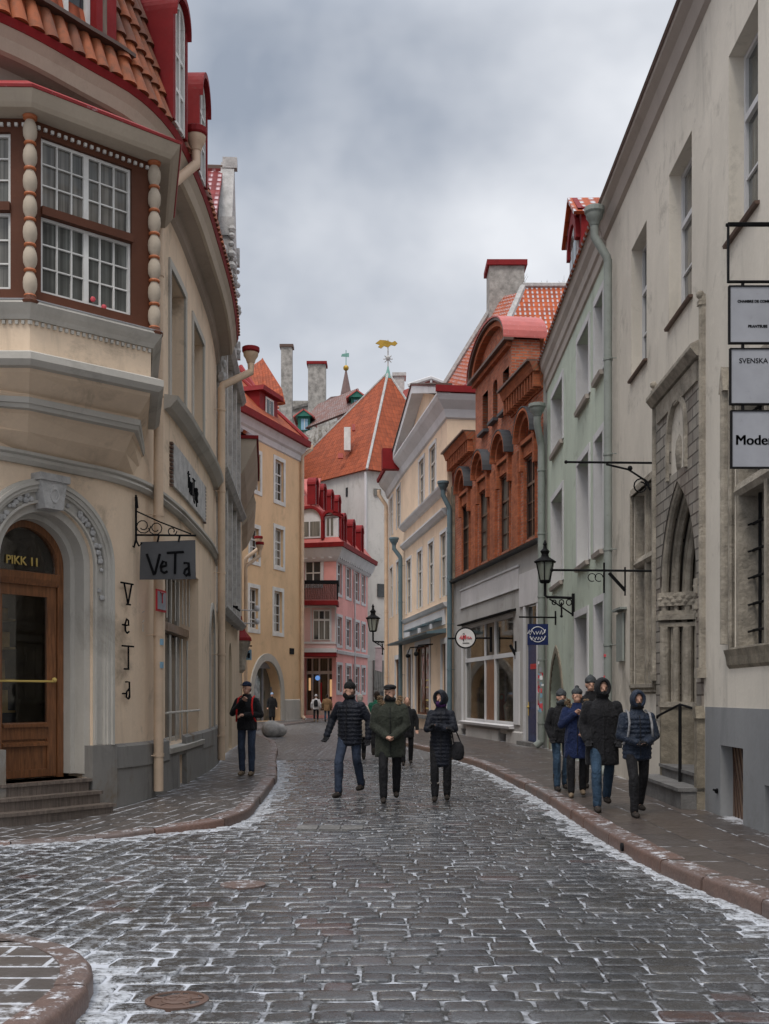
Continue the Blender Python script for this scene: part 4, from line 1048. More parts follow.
def stonewin(o,w_,mull,rail,grille=False):
    b=MB(); surround(b,f,o,.13,.03,True); surround(b,f,o,.06,.055,True)
    b.build('stone_surround','carved_stone',HR1)
    b=MB(); m_=(o['a']+o['b'])/2; f.box(b,m_-.09,m_+.09,o['z0'],o['z1'],-.30,-.06); f.box(b,m_-.05,m_+.05,o['z0'],o['z1'],-.08,-.02)
    f.prof(b,o['a'],o['b'],[(rail-.09,-.3),(rail-.09,-.03),(rail-.03,.01),(rail+.06,-.02),(rail+.1,-.1),(rail+.1,-.3)])
    for k in (o['a']+.0,o['b']-.1): f.box(b,k,k+.1,o['z0'],o['z1'],-.33,-.02)
    mm=b.build('mullion','carved_stone',HR1)
    for a_,b_ in ((o['a']+.1,m_-.09),(m_+.09,o['b']-.1)):
        for z0,z1 in ((o['z0']+.02,rail-.09),(rail+.1,o['z1'])):
            q=op(a_,b_,z0,z1,None,.34); win(HR1,f,q,3,5 if z0<rail-.3 and z1<rail else 3,'dark_wood','window_glass',.04,.02,mid=False,depth=o['depth']-.02)
            if grille:
                g=MB(); n=4
                for i in range(1,n): x=a_+(b_-a_)*i/n; g.tube([f.P(x,z0,-.2),f.P(x,z1,-.2)],.02,5)
                z=z0+.18
                while z<z1-.05: g.tube([f.P(a_,z,-.19),f.P(b_,z,-.19)],.018,5); g.tube([f.P(b_-.03,z,-.19),f.P(b_-.03,z-.02,-.12)],.012,4); z+=.31
                g.build('grille','black_iron',HR1)
stonewin(w4,.16,0,4.0,True); stonewin(w5,.13,0,3.82)
b=MB(); f.prof(b,w4['a']-.15,w4['b']+.2,[(w4['z0']-.24,0),(w4['z0']-.2,.03),(w4['z0']-.1,.045),(w4['z0']-.02,.07),(w4['z0']+.02,-.1)]); f.prof(b,w5['a']-.13,w5['b']+.16,[(w5['z0']-.16,0),(w5['z0']-.1,.03),(w5['z0']-.02,.05),(w5['z0']+.02,-.1)]); b.build('sill','worn_base',HR1)
# portal
b=MB(); sp0,sp1=por['a'],por['b']; scn=(sp0+sp1)/2
# stone-faced panel around and above the arch
pan=MB(); wallmesh(Fac([(3.98-.03,7.5),(4.27-.03,21.2)],-1),sp0-.25,sp1+.25,1.2,6.0,[por,blind],pan)
for x in (sp0-.25,sp1+.25): pan.poly([f.P(x,1.2,0),f.P(x,6,0),f.P(x,6,.03),f.P(x,1.2,.03)])
pan.build('stone_panel','stone_blocks',HR1,recalc=False)
b=MB(); f.box(b,blind['a'],blind['b'],4.75,5.75,-.14,-.1)
f.archband(b,(blind['a']+blind['b'])/2,5.27,.47,.56,-.05,.07,0,180,14); f.box(b,blind['a']-.09,blind['a'],4.7,5.27,-.05,.07); f.box(b,blind['b'],blind['b']+.09,4.7,5.27,-.05,.07)
f.prof(b,sp0-.28,sp1+.28,[(5.98,0),(5.98,.10),(6.08,.18),(6.13,.18),(6.2,.03),(6.2,0)])
f.prof(b,sp0-.1,sp1+.1,[(5.7,.02),(5.7,.06),(5.96,.07),(5.98,.02)])
b.build('drip_mould','carved_stone',HR1)
rl=MB(); rnd=random.Random(21)   # weathered relief in the blind niche
bx=(blind['a']+blind['b'])/2
for (dx,z,r_,sz) in ((0,5.02,.2,1.5),(0,5.42,.11,1),(-.2,5.15,.1,1.4),(.2,5.15,.1,1.4),(0,4.85,.18,.7),(-.28,5.4,.08,1),(.3,5.42,.07,1),(.12,5.3,.07,1.2)): rl.ball(f.P(bx+dx,z,-.06),r_,8,6,.6,1,sz)
rl.build('relief','carved_stone',HR1,True)
# jamb order: nested pointed ribs with shafts
jb=MB(); 
def parch(t,w_,rise,zsp): return zsp+rise*math.sqrt(max(0,1-((abs(t)+.9)/1.9)**2))/math.sqrt(1-(.9/1.9)**2)
NO=6
for k in range(NO):
    d=-.04-.15*k; hw=(sp1-sp0)/2-.03-.095*k; rise=por['rise']-.10*k; r_=.055 if k%2==0 else .038
    pts=[]
    for i in range(17): t=-1+2*i/16; tt=math.copysign(abs(t)**.8,t); pts.append(f.P(scn+tt*hw,parch(tt,hw,rise,por['zs']-.02),d))
    jb.tube(pts,r_,8)
    for sg in (-1,1):
        jb.tube([f.P(scn+sg*hw,2.8,d),f.P(scn+sg*hw,por['zs'],d)],r_,8); jb.tube([f.P(scn+sg*hw,1.5,d),f.P(scn+sg*hw,2.62,d)],r_*1.35,10)
for k in range(NO-1):
    hw0=(sp1-sp0)/2-.0-.095*k; d=-.02-.15*k
    for sg in (-1,1): f.box(jb,scn+sg*(hw0-.075),scn+sg*(hw0+.02),.6,por['zs'],d-.17,d-.10)
    n=20; pr=None
    for i in range(n+1):
        t=-1+2*i/n; z=parch(t,0,por['rise']-.10*k-.03,por['zs']); p=(scn+t*hw0,z,t)
        if pr:
            jb.hexa([f.P(pr[0],pr[1],d-.10),f.P(p[0],p[1],d-.10),f.P(scn+t*(hw0-.1),p[1]-.12,d-.10),f.P(scn+pr[2]*(hw0-.1),pr[1]-.12,d-.10)],[f.P(pr[0],pr[1],d-.17),f.P(p[0],p[1],d-.17),f.P(scn+t*(hw0-.1),p[1]-.12,d-.17),f.P(scn+pr[2]*(hw0-.1),pr[1]-.12,d-.17)])
        pr=p
jb.build('portal_jamb','carved_stone',HR1,True,angle=35)
im=MB()
for sg in (-1,1):
    for z0,z1,e in ((2.62,2.68,.02),(2.72,2.80,.05),(2.80,2.86,.02),(2.93,3.13,.035)):
        pts=[(scn+sg*((sp1-sp0)/2+.06),.02+e),(scn+sg*((sp1-sp0)/2-.02-e),.02+e),(scn+sg*((sp1-sp0)/2-.55-e),-.85),(scn+sg*((sp1-sp0)/2+.06),-.85)]
        im.hexa([f.P(x,z0,d) for x,d in pts],[f.P(x,z1,d) for x,d in pts])
    for i in range(26): im.ball(f.P(scn+sg*((sp1-sp0)/2-.04-.02*i),3.03+.05*math.sin(i*2.3),.02-.032*i),.05,6,4)
    pts=[(scn+sg*((sp1-sp0)/2+.02),.05),(scn+sg*((sp1-sp0)/2-.12),.05),(scn+sg*((sp1-sp0)/2-.62),-.85),(scn+sg*((sp1-sp0)/2+.02),-.85)]
    im.hexa([f.P(x,1.42,d) for x,d in pts],[f.P(x,1.5,d) for x,d in pts])
im.build('impost','carved_stone',HR1)
bs=MB()
for sg in (-1,1):
    pts=[(scn+sg*((sp1-sp0)/2+.0),.03),(scn+sg*((sp1-sp0)/2-.10),.03),(scn+sg*((sp1-sp0)/2-.58),-.85),(scn+sg*((sp1-sp0)/2+.0),-.85)]
    bs.hexa([f.P(x,.3,d) for x,d in pts],[f.P(x,1.42,d) for x,d in pts])
bs.build('portal_base','worn_base',HR1)
b=MB(); f.box(b,sp0+.45,sp1-.45,.5,4.5,-1.05,-1.0); dd_=b.build('portal_door','dark_wood',HR1)
b=MB(); f.box(b,sp0,sp1,.4,4.6,-1.1,-1.06); b.build('portal_back','carved_stone',HR1)
# framing shafts and finials
b=MB()
for x,zt in ((sp0-.30,6.75),(sp1+.30,6.35)):
    b=MB(); f.box(b,x-.04,x+.04,1.9,zt,-.01,.05); b.tube([f.P(x,1.9,.05),f.P(x,zt,.05)],.03,8); b.ball(f.P(x,zt+.0,.06),.055,8,6); f.box(b,x-.07,x+.07,1.82,1.95,0,.12); f.box(b,x-.05,x+.05,zt-.14,zt-.08,0,.09); b.build('shaft','carved_stone',HR1,True,angle=35)
b=MB(); x=w4['b']+.2; f.box(b,x-.05,x+.05,2.2,5.25,-.01,.07); b.tube([f.P(x,2.2,.07),f.P(x,5.25,.07)],.04,8); f.plate(b,[(x-.1,5.2),(x+.1,5.2),(x,5.5)],-.01,.1)
b.build('shaft','carved_stone',HR1,True,angle=35)
b=MB(); f.box(b,sp0-.30,sp0-.16,.1,1.3,-.02,.10); f.plate(b,[(sp0-.34,1.3),(sp0-.12,1.3),(sp0-.16,1.42),(sp0-.26,1.46)],-.02,.12); b.build('pilaster','worn_base',HR1)
# cellar door and recess
b=MB(); f.box(b,cd['a'],cd['b'],.1,.99,-.17,-.14)
c_=b.build('cellar_door','plank_wood',HR1); b=MB()
for i in range(-4,8): 
    x=cd['a']+i*.13; pts=[(x,.12),(x+.02,.12),(x+.42,.97),(x+.40,.97)]
    pts=[(min(max(p[0],cd['a']),cd['b']),p[1]) for p in pts]
    if pts[0][0]<pts[2][0]: f.plate(b,pts,-.14,-.130)
b.build('plank_joint','dark_wood',c_)
b=MB(); f.box(b,cd2['a'],cd2['b'],.1,.64,-.3,-.27); b.build('cellar_hatch','dark_wood',HR1)
b=MB(); b.ball(f.P(cd['b']+.12,.42,.02),.035,6,4); b.tube([f.P(cd['b']+.12,.42,.0),f.P(cd['b']+.06,.44,.08)],.015,5); b.build('iron_stub','black_iron',HR1)
# steps with rail
b=MB(); f.box(b,sp0-.28,sp1+.15,.05,.355,-.05,.30); f.box(b,sp0-.30,sp1+.17,.355,.40,-.05,.34)
f.box(b,sp0+.02,sp1-.02,.40,.53,-1.0,.02); f.box(b,sp0+.02,sp1-.02,.53,.575,-1.0,.05); ss=b.build('portal_step','step_stone',HR1)
b=MB(); x=f.s_px(680,.06); b.tube([f.P(x,.39,.06),f.P(x,1.47,.06)],.024,6); b.tube([f.P(x-.3,1.40,-.1),f.P(x,1.47,.06),f.P(f.s_px(658,.22),1.30,.22),f.P(f.s_px(655,.25),1.27,.22)],.018,6); b.build('handrail','black_iron',ss)
pipe(HR1,f,f.s_px(608,.14),.25,9.6,'green_pipe',.078,'green_pipe',d=.14,elbow=(.05,.45,.24))
b=MB(); f.box(b,f.s_px(619.5),f.s_px(625.5),2.2,4.1-.05-1.0,.02,.06); f.box(b,f.s_px(618),f.s_px(627),3.1,3.14,.0,.12); o=b.build('notice_case','green_pipe',None); tag(o,'narrow tall green display case on the white wall by the green drainpipe','display case')
# stickers near the pipe
b=MB(); rnd=random.Random(8)
for i in range(7):
    z=1.2+rnd.random()*1.1; s_=f.s_px(608,.14)+rnd.uniform(-.05,.02); f.box(b,s_-.025,s_+.02,z,z+.05,.17,.222)
o=b.build('stickers','letter_pink',None); tag(o,'small pink stickers on the grey green pipe between the green house and white hall','sticker')
# stacked framed signs, hanging off a bracket, facing down the street
Ys=9.6; xl=PX(728.5,Ys); xr=3.98+.03
SG=thing('sign_stack','column of framed sign plates on the white hall, the lowest reading Modern','sign',(xr,Ys,PZ(468,Ys)))
fr=MB(); th=.012
def frame(y0,y1,x0):
    a,b_=PZ(y1,Ys),PZ(y0,Ys); xa=PX(x0,Ys)
    for q in ((xa,xr,a,a+th),(xa,xr,b_-th,b_),(xa,xa+th,a+th,b_-th),(xr-th,xr,a+th,b_-th)): fr.cube(q[0],q[1],Ys-.02,Ys+.02,q[2],q[3])
    return xa,a,b_
t0=frame(223,282.5,727.5); 
pls=[frame(286,344,728.5),frame(348.5,405,729.5),frame(410.5,468.5,730.5)]
for ya,yb in ((282,287),(343,349.5),(404,411.5)):
    for px in (741.5,800): fr.cube(PX(px,Ys),PX(px+2.5,Ys),Ys-.012,Ys+.012,PZ(yb,Ys),PZ(ya,Ys))
fr.tube([(PX(726,Ys),Ys,PZ(225,Ys)),(xr+.08,Ys,PZ(225,Ys))],.016,6); fr.build('sign_frame','black_iron',SG)
for xa,a,b_ in pls:
    m=MB(); m.cube(xa+th,xr-th,Ys-.012,Ys+.012,a+th,b_-th); m.build('sign_panel','sign_white',SG)
def tx(s,px,py,hpx,bold,sp=1.0): 
    textmesh(s,hpx*Ys/F*1.4,frameM((PX(px,Ys),Ys-.0135,PZ(py,Ys)),(1,0,0),(0,0,1)),'letter_black',SG,'lettering',bold,.002,sp=sp)
tx('CHAMBRE DE COMMERCE',737,303,2.5,.0012); tx('PRANTSUSE',747.5,328,2.6,.0012); tx('SVENSKA',738.5,363.5,5.0,.0002,1.0)
tx('Modern',734.5,445,10.0,0,1.0); tx('Modern',734.9,445,10.0,0,1.0); tx('Modern',735.3,445,10.0,0,1.0)
if 0: m=MB() # slab serifs for the bold word
for px,w_ in (): m.cube(PX(px,Ys),PX(px+w_,Ys),Ys-.016,Ys-.0125,PZ(445.3,Ys),PZ(443.7,Ys))
for px in (): m.cube(PX(px,Ys),PX(px+3.5,Ys),Ys-.016,Ys-.0125,PZ(431.6,Ys),PZ(430.2,Ys))

# iron sign arm high on the wall
def arm(px_w,py,px_e,label,group=None,drop=None,scroll=True,fac=FR1):
    s_=fac.s_px(px_w); p=fac.P(s_,0,.0); Y=p.y; z=PZ(py,Y); xe=PX(px_e,Y)
    b=MB(); b.tube([(p.x+.02,Y,z),(xe,Y,z+.015)],.018,6); b.ball((xe,Y,z+.015),.03,6,4)
    L_=p.x-xe
    if scroll:
        b.tube([(xe+L_*.45,Y,z-.02),(xe+L_*.70,Y,z-.10),(xe+L_*.88,Y,z-.26),(xe+L_*.95,Y,z-.42)],.016,6)
        c=[(xe+L_*.84+.13*math.cos(R(t))*(1-t/900),Y,z-.36+.13*math.sin(R(t))*(1-t/900)) for t in range(0,480,30)]; b.tube(c,.012,5); b.ball((xe+L_*.72,Y,z-.08),.04,6,4)
    if drop: drop(b,xe,p.x,Y,z)
    o=b.build('iron_bracket','black_iron',None); tag(o,label,'sign bracket',group); return o
arm(655,463,566,'thin black iron sign arm with a curled scroll, higher of two beside the stone portal')
def dr2(b,xe,xw,Y,z):
    b.tube([(PX(604,Y),Y,z+.13),(PX(604,Y),Y,z-.34)],.016,5); b.tube([(PX(625,Y),Y,z+.06),(PX(625,Y),Y,z-.38)],.014,5); b.tube([(PX(609,Y),Y,z-.03),(PX(625,Y),Y,z-.30)],.028,5)
    for cx_ in (592,599): b.tube([(PX(cx_+4*math.cos(R(t)),Y),Y,z-.10+4*Y/F*math.sin(R(t))) for t in range(0,330,30)],.007,4)
arm(655,571,552,'long black iron sign arm with drop bars, lower of two beside the stone portal',drop=dr2,scroll=False)

# ============================================================ R2 : green house
FR2=Fac([(4.27,21.2),(4.52,30.6)],-1); f=FR2
HR2=thing('green_house','pale mint green house with white window surrounds between the brick house and the white hall','house',(8,26,0))
ops=[]
for (a,b_) in ((21.45,22.4),(23.2,24.8),(27.3,29.4)):
    ops.append(op(f.s_px(CX+F*f.P(0,0).x/ b_) if False else (a-21.2)/9.4*f.L,(b_-21.2)/9.4*f.L,7.95,9.5,None,.3)); ops.append(op((a-21.2)/9.4*f.L,(b_-21.2)/9.4*f.L,4.45,6.75,None,.3))
g1=op(.2,1.2,.25,3.43,None,.35); g2=op((23.4-21.2)/9.4*f.L,(25.1-21.2)/9.4*f.L,.25,3.35,None,.35); g3=op((27.4-21.2)/9.4*f.L,(29.8-21.2)/9.4*f.L,.12,2.7,'pointed',.35,rise=1.25)
cel2=op((26.0-21.2)/9.4*f.L,(26.5-21.2)/9.4*f.L,.8,1.15,None,.15)
wl=wallmesh(f,0,f.L,-.1,10.06,ops+[g1,g2,g3,cel2]); shell(wl,f,0,f.L,-.1,10.06,12); wl.build('wall','green_plaster',HR2,recalc=False)
surrounds(HR2,f,ops+[g1,g2],'light_trim',.15,.03)
for o in ops+[g1,g2]:
    rv=MB()
    for x in (o['a'],o['b']):
        k=.004 if x==o['a'] else -.004
        rv.poly([f.P(x+k,o['z0'],.0),f.P(x+k,o['z1'],.0),f.P(x+k,o['z1'],-.29),f.P(x+k,o['z0'],-.29)])
    rv.build('reveal','light_trim',HR2,recalc=False)
for o in ops: win(HR2,f,o,2,3,'white_paint','window_glass',.07,.03,transom=o['z0']+(o['z1']-o['z0'])*.66,depth=.3); sill(HR2,f,o,'cornice_grey',.10,.09,.02)
sm=MB(); surround(sm,f,g3,.2,.03); sm.build('arch_surround','worn_base',HR2)
for o,m in ((g1,'dark_wood'),(g2,'brown_tin')):
    b=MB(); f.box(b,o['a'],o['b'],o['z0'],2.6,-.34,-.28); f.box(b,o['a'],o['b'],2.6,2.7,-.34,-.26); d_=b.build('door',m,HR2); b=MB(); f.box(b,o['a']+.05,o['b']-.05,2.7,o['z1'],-.33,-.30); b.build('door_light','window_glass',d_)
    b=MB(); m_=(o['a']+o['b'])/2
    for x0,x1 in ((o['a']+.1,m_-.05),(m_+.05,o['b']-.1)): f.box(b,x0,x1,.4,1.2,-.28,-.26); f.box(b,x0,x1,1.35,2.45,-.28,-.26)
    b.build('door_panel','dark_wood',d_); b=MB(); b.ball(f.P(m_-.12,1.25,-.24),.04,6,4); b.build('handle','letter_gold',d_)
b=MB(); f.box(b,g3['a'],g3['b'],.12,2.7,-.34,-.3); b.build('arch_door','dark_wood',HR2)
b=MB()
for z in (.5,.9,1.3,1.7,2.1): f.box(b,g3['a'],g3['b'],z,z+.03,-.3,-.27)
b.build('door_batten','brown_tin',HR2)
b=MB(); f.prof(b,0,f.L+.05,[(10.02,0),(10.05,.04),(10.25,.05),(10.3,.09),(10.5,.10),(10.62,.17),(10.75,.19),(10.84,.23),(10.84,0)]); b.build('cornice','cornice_grey',HR2)
r=MB(); r.slab([f.P(-.0,10.85,.28),f.P(f.L+.05,10.85,.28),f.P(f.L+.05,15,-6),f.P(-.0,15,-6)],.05); r.slab([f.P(f.L+.05,10.85,-12.2),f.P(0,10.85,-12.2),f.P(0,15,-6),f.P(f.L+.05,15,-6)],.05); r.build('roof','orange_tiles_snow',HR2)
wl=MB()
for x in (0,f.L): wl.poly([f.P(x,10.0,0),f.P(x,14.95,-6),f.P(x,10.,-12)])
wl.build('gable_wall','green_plaster',HR2,recalc=False)
# dormer
s0,s1=(24.2-21.2)/9.4*f.L,(26.0-21.2)/9.4*f.L
b=MB(); f.box(b,s0,s1,10.9,12.35,-2.6,.02); dm_=b.build('dormer','red_metal',HR2)
r=MB(); m_=(s0+s1)/2
r.slab([f.P(s0-.12,12.2,.2),f.P(s0-.12,12.2,-2.8),f.P(m_,12.95,-2.8),f.P(m_,12.95,.2)],.07); r.slab([f.P(s1+.12,12.2,-2.8),f.P(s1+.12,12.2,.2),f.P(m_,12.95,.2),f.P(m_,12.95,-2.8)],.07)
r.build('dormer_roof','orange_tiles_snow',dm_)
b=MB(); f.plate(b,[(s0-.05,12.3),(s1+.05,12.3),(m_,12.95)],-.02,.1); f.archband(b,m_,11.75,.55,.75,.0,.12,0,180,10); b.build('dormer_front','red_metal',dm_)
b=MB(); f.box(b,m_-.55,m_+.55,11.1,11.9,.02,.06); f.disc(b,m_,11.9,.5,.021,.058,12,1,True); w_=b.build('dormer_window','light_trim',dm_); b=MB(); f.box(b,m_-.45,m_-.05,11.2,12.1,.06,.075); f.box(b,m_+.05,m_+.45,11.2,12.1,.06,.075); b.build('dormer_pane','window_glass',w_)
pipe(HR2,f,f.L-.12,.3,8.55,'green_pipe',.10,'green_pipe',d=.17,elbow=(-.3,.5,.15))
b=MB(); rnd=random.Random(18); cols=['letter_red','sign_blue','letter_white','letter_pink','sign_white']
ST=thing('pipe_stickers','dense patch of colourful stickers and graffiti on the pipe by the blue door','sticker',tuple(f.P(f.L-.12,.9,.17)))
for ci,cn in enumerate(cols):
    b=MB()
    for i in range(7):
        z=.95+rnd.random()*1.7; a0=rnd.uniform(2.6,4.6); Pc=f.P(f.L-.12,0,.17); k=.102+.001*ci+.0002*i; h=rnd.uniform(.05,.13); w_=rnd.uniform(.3,.9)
        lo=[(Pc.x+k*math.cos(a0+w_*j/3),Pc.y+k*math.sin(a0+w_*j/3),z) for j in range(4)]
        for j in range(3): b.poly([lo[j],lo[j+1],(lo[j+1][0],lo[j+1][1],z+h),(lo[j][0],lo[j][1],z+h)])
    b.build('sticker',cn,ST,recalc=False)
# ---- street lamp on bracket
def street_lamp(fac,px_w,px_l,py_arm,label,sc=1.0,flip=False):
    s_=fac.s_px(px_w); p=fac.P(s_,0,0); Y=p.y; z=PZ(py_arm,Y); X=PX(px_l,Y)
    L=thing('street_lamp',label,'street lamp',(p.x,Y,z-.3*sc),'wall mounted street lamps')
    b=MB(); sg=1 if p.x>X else -1; n=abs(p.x-X)
    b.tube([(p.x,Y,z),(X+sg*.05,Y,z+.02),(X,Y,z+.06),(X,Y,z+.38*sc)],.032*sc,7)
    b.cube(min(p.x,p.x-sg*.06),max(p.x,p.x-sg*.06),Y-.05,Y+.05,z-.42*sc,z+.10*sc)
    for q in range(3):
        cx_=p.x-sg*(.14+.19*q)*min(1,n/.75); b.tube([(cx_+.06*(1-.12*q)*math.cos(R(t)),Y,z-.10+.07*(1-.12*q)*math.sin(R(t))) for t in range(0,390,30)],.013*sc,5)
    b.tube([(p.x-sg*.05,Y,z-.38*sc),(p.x-sg*n*.5,Y,z-.18),(X+sg*.1,Y,z-.02)],.018*sc,6)
    b.tube([(p.x-sg*.30,Y,z-.1),(p.x-sg*.30,Y,z-.42*sc)],.022*sc,5); b.ball((p.x-sg*.3,Y,z-.42*sc),.035*sc,6,5)
    b.build('bracket','black_iron',L)
    zb=z+.38*sc
    b=MB(); b.lathe((X,Y,zb),[(.10*sc,-.04),(.13*sc,0),(.13*sc,.03),(.05*sc,.03)],6)
    for i in range(6):
        a=PI/3*i+.3; b.tube([(X+.125*sc*math.cos(a),Y+.125*sc*math.sin(a),zb+.02),(X+.22*sc*math.cos(a),Y+.22*sc*math.sin(a),zb+.44*sc)],.014*sc,4)
    b.lathe((X,Y,zb+.43*sc),[(.24*sc,0),(.26*sc,.03*sc),(.20*sc,.07*sc),(.09*sc,.14*sc),(.08*sc,.2*sc),(.11*sc,.27*sc),(.05*sc,.33*sc),(.035*sc,.4*sc),(.05*sc,.43*sc),(.01,.53*sc)],8)
    cg=b.build('lantern_cage','black_iron',L); g=MB(); g.lathe((X,Y,zb+.03),[(.118*sc,0),(.212*sc,.40*sc)],6); g.build('lantern_glass','lantern_glass',cg)
    return L
street_lamp(FR2,574.5,545,598,'black six sided wall lantern on a scrolled bracket on the mint green house',1.0)
# blue square sign
s_=f.s_px(556.5); p=f.P(s_,0,0); Y=p.y
BS=thing('hanging_sign','square navy blue hanging sign with a white round emblem on the mint green house','sign',(p.x,Y,PZ(645,Y)))
b=MB(); b.tube([(p.x,Y,PZ(617.5,Y)),(PX(519,Y),Y,PZ(617,Y))],.022,6); b.tube([(p.x-.03,Y,PZ(611,Y)),(p.x-.03,Y,PZ(625,Y))],.022,5)
for px in (531,544): b.tube([(PX(px,Y),Y,PZ(617,Y)),(PX(px,Y),Y,PZ(625,Y))],.012,4)
b.build('bracket','black_iron',BS)
b=MB(); b.cube(PX(527.5,Y),PX(548,Y),Y-.03,Y+.03,PZ(645,Y),PZ(624,Y)); b.build('sign_board','sign_navy',BS)
b=MB(); cx_,cz=PX(537.6,Y),PZ(634.5,Y); rr=7.6*Y/F
b.tube([(cx_+rr*math.cos(R(t)),Y-.034,cz+rr*math.sin(R(t))) for t in range(15,166,12)],.009,4); b.tube([(cx_+rr*math.cos(R(t)),Y-.034,cz+rr*math.sin(R(t))) for t in range(195,346,12)],.009,4)
for pl in ([(-.26,.02),(-.22,.12),(-.2,-.02),(-.14,.1),(-.08,.0)],[(-.05,.08),(-.02,0),(.03,.08),(.05,0),(.1,.11),(.12,.0),(.17,.05),(.2,.13)],[(-.2,-.05),(-.16,-.15),(-.12,-.06),(-.07,-.15),(-.03,-.07)],[(0,-.14),(.03,-.07),(.07,-.14),(.1,-.06),(.15,-.15),(.2,-.04)]): b.tube([(cx_+u,Y-.034,cz+v) for u,v in pl],.014,4)
b.build('lettering','letter_white',BS)

paint('lead_grey',(.05,.055,.062),.55,.3)
# ============================================================ R3 : red brick house
FR3=Fac([(4.42,30.6),(2.66,42.4)],-1); f=FR3
HR3=thing('brick_house','red brick house with arched window hoods, curved gable dormer and a grey shop floor','house',(9,38,0))
zled=5.94
bw=[op(f.s_px(a),f.s_px(b_),6.15,8.55,None,.11) for a,b_ in ((525,536.5),(500.5,511),(480,489.7),(462,471))]
at=[op(f.s_px(503),f.s_px(509),10.55,11.85,None,.25),op(f.s_px(493),f.s_px(497.5),10.6,11.9,'round',.25),op(f.s_px(482.5),f.s_px(488),10.55,11.85,None,.25)]
lun=[]
for o in bw:
    c_=(o['a']+o['b'])/2; lun.append(op(c_-.62,c_+.62,9.05,9.62,'round',.22,rise=.57))
sa,sb_=f.s_px(511.5),f.s_px(475.5)
wl=wallmesh(f,0,f.L,zled,10.9,bw+lun+[o for o in at]); wallmesh(f,sa,sb_,10.9,12.6,at,wl); 
wl2=MB(); shell(wl2,f,0,f.L,-.1,10.9,12); wl2.build('side_wall','shop_grey',HR3,recalc=False)
for x in (sa,sb_): wl.poly([f.P(x,10.5,0),f.P(x,12.6,0),f.P(x,12.6,-1.0),f.P(x,10.5,-1.0)],[(0,10.5),(0,12.6),(1,12.6),(1,10.5)])
mc=(sa+sb_)/2; hw=(sb_-sa)/2
pts=[(mc+hw*math.cos(PI*i/20),12.6+hw*.45*math.sin(PI*i/20)) for i in range(21)]
wl.poly([f.P(a,b_,-.06) for a,b_ in pts],pts)
wl.build('brick_wall','red_brick',HR3,recalc=False)
for o in bw:
    b=MB(); c_=(o['a']+o['b'])/2; hwid=.80
    f.archband(b,c_,9.05,.62,.82,-.02,.16,0,180,16,.92); f.archband(b,c_,9.05,.82,.90,-.02,.30,0,180,16,.92)
    f.box(b,c_-.82,c_+.82,8.93,9.05,-.02,.14)
    for sg in (-1,1): f.box(b,c_+sg*.62,c_+sg*.80,8.2,8.93,-.02,.14); f.box(b,c_+sg*.58,c_+sg*.62,6.05,8.2,-.02,.05)
    f.box(b,o['a']-.1,o['b']+.1,8.58,8.9,-.02,.05)
    b.build('window_hood','brick_plain',HR3)
b=MB()
for o in bw:
    c_=(o['a']+o['b'])/2; f.archband(b,c_,9.06,.90,.935,-.02,.31,0,180,16,.93)
f.prof(b,0,f.L,[(zled-.05,0),(zled-.05,.20),(zled+.02,.24),(zled+.07,.02),(zled+.07,0)])
for o in at: f.box(b,o['a']-.1,o['b']+.1,o['z0']-.12,o['z0']-.02,-.05,.18)
b.build('lead_capping','lead_grey',HR3)
b=MB()
for o in lun: f.box(b,o['a'],o['b'],o['z0'],o['z1'],-.2,-.17)
b.build('lunette','dark_wood',HR3)
# eaves cornice with corbels, broken by the gable bay
b=MB()
for a,b2 in ((-.0,sa-.02),(sb_+.02,f.L+.1)):
    f.prof(b,a,b2,[(10.15,0),(10.15,.04),(10.3,.06),(10.62,.10),(10.62,.30),(10.75,.34),(10.88,.40),(10.88,0)])
    x=a+.05
    while x<b2-.1: f.box(b,x,x+.11,10.2,10.62,.03,.27); x+=.29
b.build('cornice','brick_plain',HR3)
b=MB()
for a,b2 in ((0,sa-.03),(sb_+.03,f.L+.15)): f.box(b,a,b2,10.88,10.94,0,.48)
f.archband(b,mc,12.6,hw+.0,hw+.16,-.1,.26,0,180,24,.46)
f.box(b,sa-.16,sb_+.16,12.52,12.6,-.02,.28)
b.build('cornice_capping','brown_tin',HR3)
b=MB(); f.archband(b,mc,12.6,hw-.30,hw-.0,-.1,.16,0,180,24,.45); f.box(b,sa,sb_,12.38,12.52,-.02,.14); 
b.build('pediment_arch','brick_plain',HR3)
r=MB(); n=20; pr=None   # barrel roof behind the pediment
for i in range(n+1):
    a=PI*i/n; p=(mc+(hw+.16)*math.cos(a),12.6+(hw+.16)*.46*math.sin(a))
    if pr: r.hexa([f.P(pr[0],pr[1],.3),f.P(p[0],p[1],.3),f.P(p[0],p[1]+.05,.3),f.P(pr[0],pr[1]+.05,.3)],[f.P(pr[0],pr[1],-1.1),f.P(p[0],p[1],-1.1),f.P(p[0],p[1]+.05,-1.1),f.P(pr[0],pr[1]+.05,-1.1)])
    pr=p
r.build('barrel_roof','red_roof_sheet',HR3); r=MB(); r.hexa([f.P(a,b_,-.9) for a,b_ in pts],[f.P(a,b_,-1.05) for a,b_ in pts]); f.box(r,sa,sb_,10.5,12.6,-1.05,-.9); r.build('dormer_back','brick_plain',HR3)
r=MB()
for a,b2,dz in ((0,sa-.01,.4),(sb_+.01,f.L+.1,.4),(sa-.01,sb_+.01,-.9)): zz=14.2-(6+dz)*3.25/6.4; r.slab([f.P(a,zz,dz),f.P(b2,zz,dz),f.P(b2,14.2,-6),f.P(a,14.2,-6)],.05)
if 1: r.slab([f.P(f.L+.1,10.95,-12.2),f.P(0,10.95,-12.2),f.P(0,14.2,-6),f.P(f.L+.1,14.2,-6)],.05)
